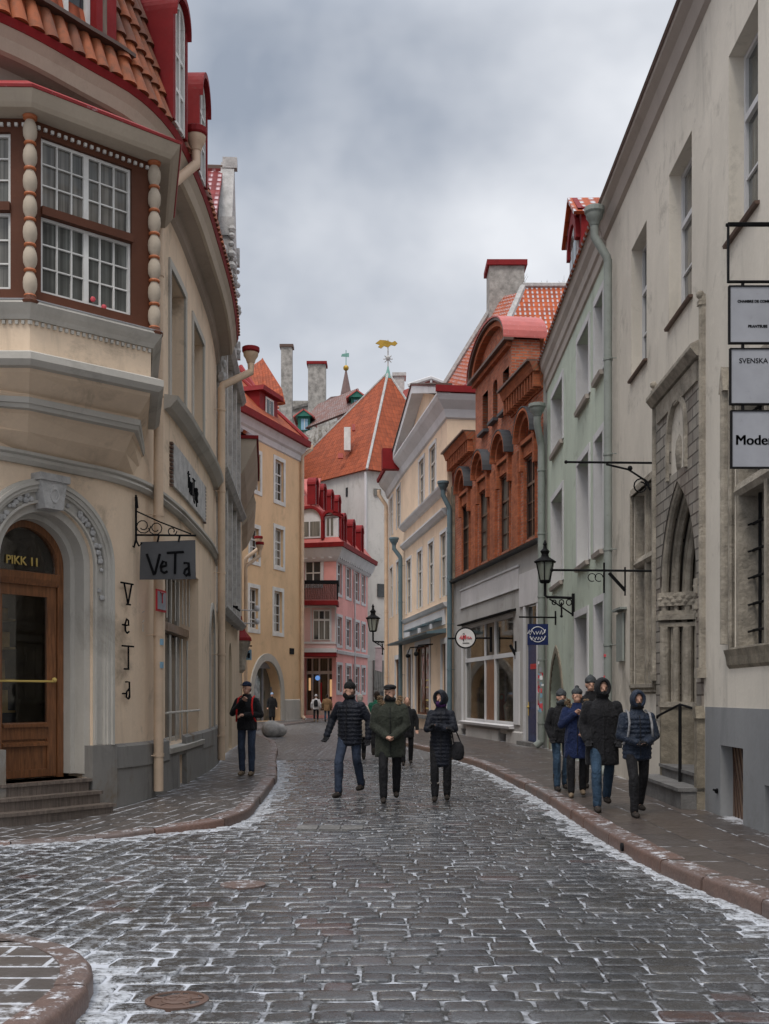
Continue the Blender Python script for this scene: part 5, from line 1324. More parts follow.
if 0: pass; r.slab([f.P(f.L+.1,10.95,-12.2),f.P(0,10.95,-12.2),f.P(0,14.2,-6),f.P(f.L+.1,14.2,-6)],.05); r.build('roof','red_metal_snow',HR3)
wl=MB()
for x in (0,f.L): wl.poly([f.P(x,10.9,0),f.P(x,14.15,-6),f.P(x,10.9,-12)])
wl.build('gable_wall','shop_grey',HR3,recalc=False)
for o in bw: win(HR3,f,o,2,4,'dark_wood','brick_glass',.07,.03,transom=7.75,depth=.12)
for o in at: win(HR3,f,o,1,2,'dark_wood','brick_glass',.07,.03,depth=.25)
# pilaster strips in brick between windows
b=MB(); cs=[(o['a']+o['b'])/2 for o in bw]
for i in range(3): m_=(cs[i]+cs[i+1])/2; f.box(b,m_-.34,m_+.34,6.02,8.9,-.02,.09)
b.build('pilaster','brick_plain',HR3)
b=MB(); f.box(b,f.L-.30,f.L-.02,6.02,9.6,-.02,.10); b.build('corner_stone','worn_base',HR3)
# shop floor
sw=op(f.s_px(463.5),f.s_px(513.5),.66,4.12,None,.20); bd=op(f.s_px(526),f.s_px(538),.25,4.2,None,.09)
c1=op(f.s_px(461),f.s_px(467.5),.02,.36,None,.2); c2=op(f.s_px(500),f.s_px(508),.02,.38,None,.2)
wl=wallmesh(f,0,f.L,-.1,zled-.05,[sw,bd,c1,c2]); wl.build('shop_wall','shop_grey',HR3,recalc=False)
b=MB(); f.box(b,f.s_px(519),f.s_px(461.5),4.86,5.46,-.01,.02); f.box(b,f.s_px(540.5),f.s_px(520.5),4.22,5.2,-.01,.05); b.build('fascia_panel','shop_panel',HR3)
b=MB()
for z in (4.80,5.46): f.box(b,f.s_px(519.5),f.s_px(461),z,z+.06,-.01,.05)
f.prof(b,sw['a']-.1,sw['b']+.1,[(.56,0),(.56,.16),(.64,.18),(.67,-.05)]); f.box(b,bd['b'],bd['b']+.16,.25,4.2,-.01,.05); f.box(b,bd['a']-.14,bd['a'],.25,4.2,-.01,.05); f.box(b,sw['b'],sw['b']+.22,.66,4.12,-.01,.04)
f.box(b,f.s_px(520),f.s_px(514.5),.7,2.9,-.01,.04)
b.build('trim','light_trim',HR3)
b=MB(); f.prof(b,sw['a']-.3,sw['b']+.25,[(4.16,0),(4.16,.18),(4.2,.2),(4.24,0)]); b.build('awning_box','black_iron',HR3)
sA,sB=f.s_px(493),f.s_px(483)
b=MB(); tz=2.86
for x0,x1 in ((sw['a'],sw['a']+.08),(sA-.06,sA+.08),(sB-.08,sB+.06),(sw['b']-.08,sw['b'])): f.box(b,x0,x1,.66,4.12,-.19,-.06)
for x0,x1 in ((sw['a']+.08,sA-.06),(sA+.08,sB-.08),(sB+.06,sw['b']-.08)): f.box(b,x0,x1,tz-.07,tz+.07,-.18,-.05); f.box(b,x0,x1,.66,.76,-.18,-.07); f.box(b,x0,x1,4.02,4.12,-.18,-.07)
b.build('shop_window','light_trim',HR3)
b=MB()
for x0,x1 in ((sw['a']+.08,sA-.06),(sB+.06,sw['b']-.08)): f.box(b,x0,x1,.76,tz-.07,-.125,-.115); f.box(b,x0,x1,tz+.07,4.02,-.125,-.115)
gl_=b.build('shop_glass','clear_glass',HR3)
b=MB(); f.box(b,sA+.08,sB-.08,.66,tz-.07,-.15,-.10); b.build('shop_door','oak_door',HR3)
b=MB(); f.box(b,sA+.08,sB-.08,tz+.07,4.02,-.15,-.1); b.build('door_light','brick_glass',HR3)
rm=MB(); a,b_=sw['a']-.2,sw['b']+.2
for x in (a,b_): rm.poly([f.P(x,.5,-.31),f.P(x,4.3,-.31),f.P(x,4.3,-2.6),f.P(x,.5,-2.6)])
rm.poly([f.P(a,.5,-2.6),f.P(b_,.5,-2.6),f.P(b_,4.3,-2.6),f.P(a,4.3,-2.6)])
for z in (.5,4.3): rm.poly([f.P(a,z,-.31),f.P(b_,z,-.31),f.P(b_,z,-2.6),f.P(a,z,-2.6)])
rm.build('shop_room','room_shop',HR3,recalc=False)
b=MB(); f.box(b,sw['a']+.5,sw['a']+1.8,.55,2.5,-2.4,-2.3)
for i in range(9): f.box(b,sw['b']-2.6+i*.28,sw['b']-2.42+i*.28,tz+.1,4.0,-.7,-.66)
o=b.build('shop_screen','teal_glass',None); tag(o,'pale hanging screens behind the brick house shop window','screen')
b=MB(); f.box(b,bd['a'],bd['b'],.25,3.1,-.12,-.07); D_=b.build('door','navy_door',HR3)
b=MB(); f.box(b,bd['a'],bd['b'],3.1,3.22,-.12,-.04); f.box(b,bd['a']+.1,bd['b']-.1,.5,1.2,-.07,-.055); f.box(b,bd['a']+.1,bd['b']-.1,1.4,2.9,-.07,-.055); b.build('door_panel','sign_navy',D_)
b=MB(); f.box(b,bd['a']+.02,bd['b']-.02,3.22,4.18,-.10,-.08); b.build('door_light','window_glass',D_)
b=MB(); b.ball(f.P(bd['b']-.12,1.25,-.03),.045,6,4); b.tube([f.P(bd['b']-.12,1.0,-.04),f.P(bd['b']-.12,1.4,-.04)],.018,5); b.build('handle','letter_gold',D_)
b=MB(); rnd=random.Random(6); f.box(b,bd['a']+.04,bd['a']+.10,.7,3.0,-.052,-.045); f.box(b,bd['a']+.3,bd['b']-.3,2.35,2.5,-.053,-.045)
for i in range(0): z=.7+rnd.random()*1.2; f.box(b,bd['a']+.1,bd['b']-.15,z,z+.03,-.0525,-.046)
b.build('red_tape','letter_red',D_)
b=MB(); f.box(b,bd['a']-.25,bd['b']+.35,-.05,.13,-.3,.45); f.box(b,bd['a']-.15,bd['b']+.25,.13,.25,-.3,.22); b.build('step','step_stone',HR3)
b=MB(); f.prof(b,c2['b']+.0,c1['a'],[(-.1,0),(-.1,.08),(.46,.06),(.5,0)]); f.prof(b,bd['b']+.3,c2['a'],[(-.1,0),(-.1,.08),(.46,.06),(.5,0)]);f.prof(b,c1['b'],f.L,[(-.1,0),(-.1,.08),(.46,.06),(.5,0)]); b.build('plinth','shop_grey',HR3)
b=MB()
for o in (c1,c2): f.box(b,o['a'],o['b'],.02,.38,-.2,-.17)
b.build('cellar_hatch','black_iron',HR3)
pipe(HR3,f,f.s_px(449.5,.2),.3,8.75,'blue_pipe',.095,'blue_pipe',d=.2,elbow=(.0,.5,.25))
# round sign
s_=f.s_px(491.5); p=f.P(s_,0,-.0); Y=p.y
RS=thing('round_sign','round white hanging sign with pink script in front of the brick house shop','sign',(p.x,Y,PZ(648,Y)))
b=MB(); b.tube([(p.x,Y,PZ(638,Y)),(PX(448,Y),Y,PZ(638.5,Y))],.03,6); b.tube([(p.x-.02,Y,PZ(627,Y)),(p.x-.02,Y,PZ(652,Y))],.045,6)
c_=Vector((PX(465.5,Y),Y,PZ(638,Y))); rr=9.3*Y/F
def dsc(mb,c,r,y0,y1,n=28): mb.hexa([(c.x+r*math.cos(2*PI*i/n),y0,c.z+r*math.sin(2*PI*i/n)) for i in range(n)],[(c.x+r*math.cos(2*PI*i/n),y1,c.z+r*math.sin(2*PI*i/n)) for i in range(n)])
dsc(b,c_,rr+.045,Y-.045,Y+.045); b.build('bracket','black_iron',RS)
b=MB(); dsc(b,c_,rr,Y-.06,Y+.06); b.build('sign_disc','disc_white',RS)
b=MB()
for pl in ([(-.19,-.03),(-.15,.08),(-.13,-.05)],[(-.10,-.05),(-.08,.08),(-.03,.06),(-.05,-.04)],[(0,.1),(.0,-.05),(.05,.05),(.08,-.04)],[(.10,.05),(.12,-.04),(.16,.03),(.19,-.03)]): b.tube([(c_.x+u,Y-.065,c_.z+v) for u,v in pl],.02,4)
b.build('script','letter_pink',RS)
b=MB()
for pl in ([(-.06,-.08),(-.05,.16),(-.1,.12)],[(-.1,-.02),(-.06,-.12)],[(-.1,-.17),(.12,-.17)]): b.tube([(c_.x+u,Y-.066,c_.z+v) for u,v in pl],.011,4)
b.build('script_stem','letter_black',RS)
b=MB(); s_=f.s_px(516.5); p=f.P(s_,0,0); Y=p.y; b.tube([(p.x-.03,Y,PZ(641,Y)),(p.x-.03,Y,PZ(659,Y))],.03,5); b.tube([(p.x-.03,Y,PZ(655,Y)),(PX(510,Y),Y,PZ(645,Y))],.05,5)
o=b.build('flag_holder','black_iron',None); tag(o,'short slanting black flag holder right of the shop window of the brick house','bracket')

# ============================================================ R4 / R5 : cream pedimented house
FR4=Fac([(2.42,42.45),(.93,53.3),(.22,59.5)],-1); f=FR4; s4=f.S[1]
HR4=thing('pediment_house','cream classical house with a triangular pediment and red metal roof beyond the brick house','house',(6,50,0))
def oo(px0,px1,y0,y1,**k):
    a,b_=f.s_px(px0),f.s_px(px1); Yc=f.P((a+b_)/2,0).y; return op(a,b_,PZ(y1,Yc),PZ(y0,Yc),**k)
u=[oo(430,436,446,493,depth=.1),oo(419.5,424.5,459,503,depth=.1)]
zt_=u[0]['z1']; zb_=u[0]['z0']; u[1]['z1']=zt_; u[1]['z0']=zb_
md=[op(f.s_px(a),f.s_px(b_),5.45,7.95,None,.1) for a,b_ in ((441,446.6),(429,433.8),(418,422.3),(407,411.4))]
r5=[op(f.s_px(a),f.s_px(b_),z0,z1,None,.1) for a,b_ in ((397,400.5),(390.5,393)) for z0,z1 in ((10.0,12.0),(5.7,8.3))]
sh=[op(f.s_px(416.5),f.s_px(430),.75,3.75,None,.12),op(f.s_px(442.5),f.s_px(446.8),.2,3.6,None,.12),op(f.s_px(408.5),f.s_px(412),.2,3.5,None,.12),op(f.s_px(396),f.s_px(400.3),.6,3.4,None,.12)]
H=13.1
wl=wallmesh(f,0,f.L,-.1,H,u+md+r5+sh); shell(wl,f,0,f.L,-.1,H,10)
wl.poly([f.P(0,H,-.02),f.P(s4-.3,H,-.02),f.P(s4/2,H+1.65,-.02)]); wl.build('wall','peach_wall',HR4,recalc=False)
b=MB(); cor=[(12.25,0),(12.3,.08),(12.6,.16),(12.9,.42),(13.05,.5),(13.12,.5),(13.12,0)]
FC=Fac([tuple(f.P(0,0,-9.5))[:2],(2.42,42.45),(.93,53.3),(.22,59.5)],-1); FC.prof(b,0,FC.L+.3,cor)
# return cornice on the near end wall (frontal)
n0=f.segn[0]
E=Fac([(2.42+9.5,42.45-.0),(2.42-.45,42.45)],+1)
E=Fac([(f.P(0,0,.5).x,f.P(0,0,.5).y),(f.P(0,0,-9.5).x,f.P(0,0,-9.5).y)],+1)

f.prof(b,.0,s4-.2,[(8.55,0),(8.6,.10),(8.75,.22),(8.82,.22),(8.85,0)]); f.prof(b,0,s4-.2,[(9.45,0),(9.5,.12),(9.65,.28),(9.72,.3),(9.75,0)]); f.prof(b,0,s4-.1,[(5.0,0),(5.05,.1),(5.18,.18),(5.22,0)])
# raking cornices
for s0,s1 in ((-.45,s4/2),(s4-.1+.35,s4/2)):
    z0=H+.02; z1=H+1.95
    b.hexa([f.P(s0,z0,-.05),f.P(s1,z1-.34,-.05),f.P(s1,z1,-.05),f.P(s0,z0+.30,-.05)],[f.P(s0,z0,.5),f.P(s1,z1-.34,.5),f.P(s1,z1,.5),f.P(s0,z0+.30,.5)])
b.build('cornice','light_trim',HR4)
b=MB()
for s0,s1 in ((-.5,s4/2),(s4-.1+.4,s4/2)):
    b.hexa([f.P(s0,H+.33,-.1),f.P(s1,H+1.99,-.1),f.P(s1,H+2.05,-.1),f.P(s0,H+.40,-.1)],[f.P(s0,H+.33,.55),f.P(s1,H+1.99,.55),f.P(s1,H+2.05,.55),f.P(s0,H+.40,.55)])
b.build('raking_edge','brown_tin',HR4)
r=MB(); r.slab([f.P(-.55,H+.28,-10),f.P(-.55,H+.28,.5),f.P(s4/2,H+2.0,.5),f.P(s4/2,H+2.0,-10)],.06); r.slab([f.P(s4+.3,H+.28,.5),f.P(s4+.3,H+.28,-10),f.P(s4/2,H+2.0,-10),f.P(s4/2,H+2.0,.5)],.06)
r.build('roof','red_roof_sheet',HR4)
b=MB(); b.hexa([f.P(-.6,H+.05,-10),f.P(-.6,H+.05,.55),f.P(-.5,H+.05,.55),f.P(-.5,H+.05,-10)],[f.P(-.6,H+.30,-10),f.P(-.6,H+.30,.55),f.P(-.5,H+.30,.55),f.P(-.5,H+.30,-10)]); f.prof(b,s4+.3,f.L+.35,[(13.13,0),(13.13,.6),(13.3,.62),(13.35,0)]); b.build('gutter','red_metal',HR4)
r=MB(); r.slab([f.P(s4-1.2,13.3,.3),f.P(f.L+.2,13.3,.3),f.P(f.L+.2,18.2,-4.5),f.P(s4-1.2,18.2,-4.5)],.08); r.slab([f.P(f.L+.2,13.3,-9.3),f.P(s4-1.2,13.3,-9.3),f.P(s4-1.2,18.2,-4.5),f.P(f.L+.2,18.2,-4.5)],.08); r.build('rear_roof','red_sheet_tiles',HR4)
surrounds(HR4,f,u+md+r5,'light_trim',.13,.04); surrounds(HR4,f,sh,'light_trim',.22,.05); sm=MB()
f.box(sm,.3,s4-.2,4.35,4.95,-.01,.05); sm.build('trim','light_trim',HR4)
for o in u+md+r5: win(HR4,f,o,2,3,'off_white_wood','window_glass',.07,.035,transom=o['z0']+(o['z1']-o['z0'])*.65,depth=.11)
for k,o in enumerate(sh):
    if k in (1,2):
        b=MB(); f.box(b,o['a'],o['b'],.2,o['z1'],-.12,-.06); b.build('door','dark_wood',HR4)
    else: win(HR4,f,o,2,1,'dark_brown_paint','shop_glass_warm',.08,.04,depth=.13)
b=MB(); o=sh[0]
for z in (1.0,1.35,1.9,2.2): f.box(b,o['a']+.5,o['a']+1.1,z,z+.06,-.03,-.02)
b.build('window_decals','letter_gold',HR4)
b=MB()
for s0 in (.8,3.6,6.6): f.prof(b,s0,s0+2.2,[(4.55,0),(4.5,.35),(4.56,.36),(4.7,0)])
b.build('small_hood','blue_pipe',HR4)
b=MB(); f.prof(b,.2,s4+.2,[(4.02,0),(3.98,.75),(4.06,.78),(4.2,0)]); b.build('awning','blue_pipe',HR4)
b=MB(); f.box(b,sh[0]['a']-.1,sh[0]['b']+.1,.6,.75,0,.25); f.box(b,sh[1]['a']-.2,sh[1]['b']+.2,-.05,.2,-.3,.3); b.build('shop_sill','step_stone',HR4)
b=MB(); f.box(b,s4+.25,s4+.75,12.6,13.6,0,1.0); b.build('valley_box','red_metal',HR4)
pipe(HR4,f,f.s_px(400.5,.2),.3,8.2,'blue_pipe',.10,'blue_pipe',d=.2,elbow=(.1,.45,.3))
pipe(HR4,f,f.L-.15,.3,11.8,'cream_pipe',.10,None,d=.15,elbow=(0,.6,.4))
b=MB(); x=f.P(0,0,-.5); f.box(b,-.04,.02,9.3,11.4,-2.4,-.2); b.build('red_shutter','red_metal',HR4)
# second street lamp, hanging hook bracket
street_lamp(FR4,388,373,642,'black six sided wall lantern beyond the cream house, above the narrow alley',1.55)
b=MB(); Y=50; 
for s_ in (f.s_px(433),f.s_px(424)):
    p=f.P(s_,0,0); b.tube([(p.x,p.y,3.7),(p.x-.6,p.y,3.65),(p.x-.7,p.y,3.4)],.03,5); b.ball((p.x-.7,p.y,3.3),.1,6,5)
o=b.build('shop_brackets','black_iron',None); tag(o,'small black scroll brackets hanging beneath the dark awning of the cream house','bracket')
# ============================================================ R6 : medieval warehouse with steep tile roof
def quadw(mb,pts,uv=True):
    P=[Vector(p) for p in pts]; eu=(P[1]-P[0]).normalized(); L=[((p-P[0]).dot(eu),p.z-P[0].z) for p in P]; mb.poly(P,L)
HW=thing('gabled_warehouse','tall whitewashed medieval warehouse with a steep orange pyramid roof at the end of the street','warehouse',(2,92,0))
ze=18.5; A=(-9.5,92.0); B=(-1.35,82.0); C=(5.5,86.6); D=(-2.5,97)
wl=MB(); quadw(wl,[(*A,-.1),(*B,-.1),(*B,ze),(*A,ze)]); quadw(wl,[(*C,-.1),(*D,-.1),(*D,ze),(*C,ze)]); quadw(wl,[(*D,-.1),(*A,-.1),(*A,ze),(*D,ze)])
wl.build('wall','old_white',HW,recalc=False); wl=MB(); quadw(wl,[(*B,-.1),(*C,-.1),(*C,ze),(*B,ze)]); wl.build('street_wall','old_tower_side',HW,recalc=False)
ap=(.3,88.5,27.4); ap2=(-3.0,92.5,27.4)
def ovh(p,k=.5):
    c=(-2,89.5); dx,dy=p[0]-c[0],p[1]-c[1]; L=math.hypot(dx,dy); return (p[0]+dx/L*k,p[1]+dy/L*k,ze-.15)
r=MB(); a,b_,c_,d_=map(ovh,(A,B,C,D))
r.slab([a,b_,ap,ap],.1) if False else None
def tri(mb,p,q,t):
    P=[Vector(x) for x in (p,q,t)]; eu=(P[1]-P[0]).normalized(); nn=(P[1]-P[0]).cross(P[2]-P[0]).normalized(); vv=nn.cross(eu); uv=[((x-P[0]).dot(eu),abs((x-P[0]).dot(vv))) for x in P]
    mb.poly(P,uv)
ap=(.28,88.0,27.4)
tri(r,a,b_,ap); tri(r,b_,c_,ap); tri(r,c_,d_,ap); tri(r,d_,a,ap); r.poly([a,b_,c_,d_]); r.build('roof','tower_tiles',HW,recalc=False)
b=MB()
for p in (b_,a,c_): b.tube([p,ap],.10,6)
b.build('ridge_mortar','carved_white',HW)
b=MB(); b.lathe(ap,[(.3,-.5),(.16,0),(.08,.3),(.05,.5)],8); b.build('roof_cap','verdigris',HW)
b=MB(); Y=84.5; b.cube(PX(344,Y),PX(350.5,Y),Y,Y+.6,PZ(450,Y),PZ(427,Y)); b.build('chimney','white_paint',HW)
b=MB(); Y=84; b.cube(PX(352,Y),PX(355,Y),Y,Y+.5,PZ(430,Y),PZ(424,Y)); b.cube(PX(338,Y),PX(343,Y),Y,Y+.4,PZ(458,Y),PZ(453,Y)); b.build('roof_hatch','red_roof_sheet',HW)
fw2=Fac([B,C],-1); fA=Fac([A,B],-1)
b=MB()
for px,y0,y1 in ((377,487,498),(380.5,582,599)): 
    s_=fw2.s_px(px); z1,z0=fw2.z_px(px,y0),fw2.z_px(px,y1); fw2.box(b,s_-.3,s_+.3,z0+.15,z1-.15,-.1,.03)
fw2.box(b,fw2.s_px(373),fw2.s_px(383),-.1,4.2,-.1,.04)
fW=Fac([A,B],+1)
for px,y0,y1 in ((347,488,497),): s_=fW.s_px(px); fW.box(b,s_-.12,s_+.12,PZ(y1,84),PZ(y0,84),-.1,.04)
b.build('openings','window_glass',HW)
b=MB(); b.tube([(B[0]-.05,B[1]-.15,4),(B[0]-.05,B[1]-.15,ze-.3)],.1,6); b.build('downpipe','light_trim',HW)
b=MB(); 
for px,py in ((338,517),(331,502)): s_=fW.s_px(px); p=fW.P(s_,PZ(py,85),.0); b.tube([p,p+Vector((.9,-.7,0))],.08,5)
b.build('hoist_beam','black_iron',HW)
# vane
V_=thing('weather_vane','gilded weather vane on the tip of the orange pyramid roof','weather vane',(ap[0],ap[1],ap[2]+.5))
Y=88.0
b=MB(); b.tube([(ap[0],Y,ap[2]+.4),(ap[0],Y,PZ(340,Y))],.055,6); b.ball((ap[0],Y,PZ(358,Y)),.2,8,6); 
for t in range(0,360,45): b.tube([(ap[0],Y,PZ(359,Y)),(ap[0]+.38*math.cos(R(t)),Y,PZ(359,Y)+.38*math.sin(R(t)))],.04,4)
b.build('vane_rod','carved_white',V_)
b=MB(); vp=[(375.5,343.5),(380,340),(386,340.5),(392,342.5),(395,341),(397.5,343.5),(395,346),(391,345),(388,347.5),(384,346),(381,348.5),(378,347),(380,345)]
b.hexa([(PX(x,Y),Y-.05,PZ(y,Y)) for x,y in vp],[(PX(x,Y),Y+.05,PZ(y,Y)) for x,y in vp]); b.build('vane','gold_leaf',V_)
# banner in the alley
b=MB(); Y=76; b.hexa([(PX(375,Y),Y,PZ(670,Y)),(PX(382,Y),Y,PZ(672,Y)),(PX(382.5,Y),Y,PZ(648,Y)),(PX(375.5,Y),Y,PZ(648,Y))],[(PX(375,Y),Y+.04,PZ(670,Y)),(PX(382,Y),Y+.04,PZ(672,Y)),(PX(382.5,Y),Y+.04,PZ(648,Y)),(PX(375.5,Y),Y+.04,PZ(648,Y))])
b.tube([(PX(374.5,Y),Y,PZ(647.5,Y)),(PX(385,Y),Y,PZ(647.5,Y))],.05,5)
o=b.build('banner','banner_cloth',None); tag(o,'pale pink cloth banner hanging over the narrow alley entrance','banner')
# ============================================================ background roofs
# vine-grown rear house
VH=thing('vine_house','pale rubble house with brown tiled roof and two green dormers, behind the yellow house','house',(-7,112,0))
Y=112
def w_(px,py,Y=Y): return (PX(px,Y),Y,PZ(py,Y))
wl=MB()
quadw(wl,[(PX(290,Y),Y,-.1),(PX(350,105),105,-.1),(PX(350,105),105,PZ(416,105)),(PX(290,Y),Y,PZ(437,Y))])
wl.poly([(PX(350,105),105,-.1),(PX(350,105)+6,114,-.1),(PX(350,105)+6,114,PZ(416,105)),(PX(350,105),105,PZ(416,105))]); wl.poly([(PX(290,Y),Y,-.1),(PX(290,Y)+4,122,-.1),(PX(290,Y)+4,122,28),(PX(290,Y),Y,PZ(437,Y))]); wl.build('wall','rubble_white',VH,recalc=False)
e0,e1=Vector((PX(292,112),111.6,PZ(434,111.6))),Vector((PX(357,104),103.8,PZ(409,103.8))); t1=Vector((PX(358,112),112,PZ(389,112))); t0=Vector((PX(318,118),118,PZ(408,118)))
e0.z=e1.z=27.6+1; t1.z=t0.z=31.2
e0.z=PZ(433,111.6); e1.z=PZ(408,103.8); t0.z=PZ(404,118); t1.z=PZ(388,112)
r=MB(); r.slab([e0,e1,t1,t0],.2); r.build('roof','brown_tiles',VH)
for px,y0,y1,Yd in ((305,431,417,110),(358,408,398,107)):
    b=MB(); x0,x1=PX(px-7,Yd),PX(px+5,Yd); b.cube(x0,x1,Yd,Yd+3,PZ(y0,Yd),PZ(y1,Yd)); d_=b.build('dormer','green_dormer',VH)
    b=MB(); b.hexa([(x0-.4,Yd-.4,PZ(y1,Yd)),(x1+.4,Yd-.4,PZ(y1,Yd)),((x0+x1)/2,Yd-.4,PZ(y1-7,Yd))],[(x0-.4,Yd+4,PZ(y1,Yd)),(x1+.4,Yd+4,PZ(y1,Yd)),((x0+x1)/2,Yd+4,PZ(y1-7,Yd))]); b.build('dormer_gable','green_dormer',d_)
    b=MB(); b.slab([(x0-.5,Yd-.5,PZ(y1+.5,Yd)),(x0-.5,Yd+4,PZ(y1+.5,Yd)),((x0+x1)/2,Yd+4,PZ(y1-7.5,Yd)),((x0+x1)/2,Yd-.5,PZ(y1-7.5,Yd))],.12);b.slab([(x1+.5,Yd-.5,PZ(y1+.5,Yd)),(x1+.5,Yd+4,PZ(y1+.5,Yd)),((x0+x1)/2,Yd+4,PZ(y1-7.5,Yd)),((x0+x1)/2,Yd-.5,PZ(y1-7.5,Yd))],.12); b.build('dormer_roof','red_roof_sheet',d_)
    b=MB(); b.cube(PX(px-4,Yd),PX(px+3,Yd),Yd-.08,Yd,PZ(y0-1,Yd),PZ(y1+2,Yd)); w2_=b.build('dormer_window','sign_blue',d_)
    b=MB(); b.cube(PX(px-.8,Yd),PX(px-.2,Yd),Yd-.12,Yd-.07,PZ(y0-1,Yd),PZ(y1+2,Yd)); b.build('glazing_bar','white_paint',w2_)
b=MB(); rnd=random.Random(31); wf=Fac([(PX(290,112),112),(PX(350,105),105)],-1)
wf=Fac([(PX(350,105),105),(PX(290,112),112)],-1)
for i in range(42):
    s_=rnd.uniform(.3,wf.L-2); z=PZ(rnd.uniform(478,500),108); pts=[]
    for k in range(9): pts.append(wf.P(s_,z,.12)); s_+=rnd.uniform(-.35,.1)*1.0; z+=rnd.uniform(.3,.9)
    top=PZ(425,108); pts=[p for p in pts if p.z<top]
    if len(pts)>2:
        b.tube(pts,.05,4,.02)
        for p in pts[2:]: 
            for _ in range(4): b.tube([p,p+Vector((rnd.uniform(-.5,.5),-.05,rnd.uniform(-.1,.6)))],.022,3,.008)
o=b.build('climbing_vine','worn_base',None); tag(o,'leafless climbing vine spread over the pale rubble wall behind the yellow house','plant')
def chimney(px0,px1,y0,y1,Y,name,label,m='chimney_plaster',cap='brown_tin',d=1.6):
    t=thing(name,label,'chimney',((PX(px0,Y)+PX(px1,Y))/2,Y+.5,PZ(y1,Y)))
    b=MB(); b.cube(PX(px0,Y),PX(px1,Y),Y,Y+d,PZ(y1+22,Y),PZ(y0,Y))
    b.build('stack',m,t); b=MB(); b.cube(PX(px0,Y)-.15,PX(px1,Y)+.15,Y-.15,Y+d+.15,PZ(y0,Y),PZ(y0,Y)+.3); b.build('chimney_cap',cap,t); return t
chimney(281,292,347,408,120,'chimney','tall slender weathered grey chimney left of its shorter neighbour on the skyline',d=1)
chimney(308,325.5,364,412,120,'chimney','broad grey chimney with a thin red cap on the skyline beside the slender one',cap='red_metal')
chimney(394,404.5,376,392,100,'chimney','small pale chimney just right of the pyramid roof tip','carved_white','carved_white')
# red roofs filling the skyline between
def roofhouse(label,name,pts_e,ztop,Yd,m,wallm='old_white',depth=10,h0=None):
    pass
RB=thing('red_roofed_house','house with a long low red roof under the chimneys on the skyline','house',(-8,104,0))
Y=126; b=MB(); b.cube(PX(246,Y),PX(336,Y),Y+.2,Y+9,-.1,PZ(412,Y)); b.build('wall','old_white',RB)
r=MB(); r.slab([(PX(244,Y),Y,PZ(408,Y)),(PX(340,Y),Y,PZ(406,Y)),(PX(334,Y),Y+6,PZ(399,Y)+.6),(PX(262,Y),Y+6,PZ(392,Y))],.2); r.build('roof','orange_tiles',RB)
b=MB(); b.cube(PX(280,Y),PX(312,Y),Y-1,Y+1,PZ(418,Y),PZ(403,Y)); b.slab([(PX(278,Y),Y-1.3,PZ(414,Y)),(PX(314,Y),Y-1.3,PZ(404,Y)),(PX(314,Y),Y+1,PZ(401,Y)),(PX(278,Y),Y+1,PZ(407,Y))],.3); b.build('parapet','chimney_plaster',RB)
OB_=thing('orange_roofed_house','house whose steep orange roof rises behind the yellow house at far left','house',(-10,84,0))
Y=84; b=MB(); b.cube(PX(236,Y),PX(284,Y),Y+.5,Y+9,-.1,PZ(410,Y)); b.build('wall','old_white',OB_)
r=MB(); r.slab([(PX(232,Y),Y,PZ(412,Y)),(PX(285,Y),Y,PZ(395,Y)-.5),(PX(281,Y),Y+.8,PZ(386,Y)),(PX(255,Y),Y+5,PZ(356,Y)+1.4)],.25); r.slab([(PX(226,Y),Y-.1,PZ(412,Y)),(PX(262,Y),Y-.1,PZ(402,Y)),(PX(256,Y),Y+4.9,PZ(357,Y)+1.4),(PX(240,Y),Y+4.9,PZ(368,Y)+1.4)],.2); r.build('roof','orange_tiles',OB_)
b=MB(); b.tube([(PX(240,Y),Y-.2,PZ(367,Y)),(PX(262,Y),Y-.3,PZ(401,Y))],.22,6); b.build('valley_flashing','red_metal_snow',OB_)
GB=thing('white_gabled_house','low house with white trimmed gable and red roof behind the pedimented house','house',(2,100,0))
Y=98; b=MB(); b.cube(PX(398,Y),PX(447,Y),Y+.5,Y+8,-.1,PZ(396,Y)); b.build('wall','peach_wall',GB)
b=MB(); b.hexa([(PX(398,Y),Y,PZ(400,Y)),(PX(446,Y),Y,PZ(392,Y)),(PX(446,Y),Y,PZ(385,Y)),(PX(431,Y),Y,PZ(380,Y)),(PX(404,Y),Y,PZ(390,Y))],[(PX(398,Y),Y+8,PZ(400,Y)),(PX(446,Y),Y+8,PZ(392,Y)),(PX(446,Y),Y+8,PZ(385,Y)),(PX(431,Y),Y+8,PZ(380,Y)),(PX(404,Y),Y+8,PZ(390,Y))]); b.build('gable','red_roof_sheet',GB)
b=MB(); b.tube([(PX(408,Y),Y-.2,PZ(386,Y)),(PX(431,Y),Y-.2,PZ(378.5,Y)),(PX(448,Y),Y-.2,PZ(385,Y))],.2,6); b.tube([(PX(431,Y),Y-.2,PZ(379,Y)),(PX(431,Y),Y-.2,PZ(389,Y))],.12,5); b.build('gable_trim','light_trim',GB)
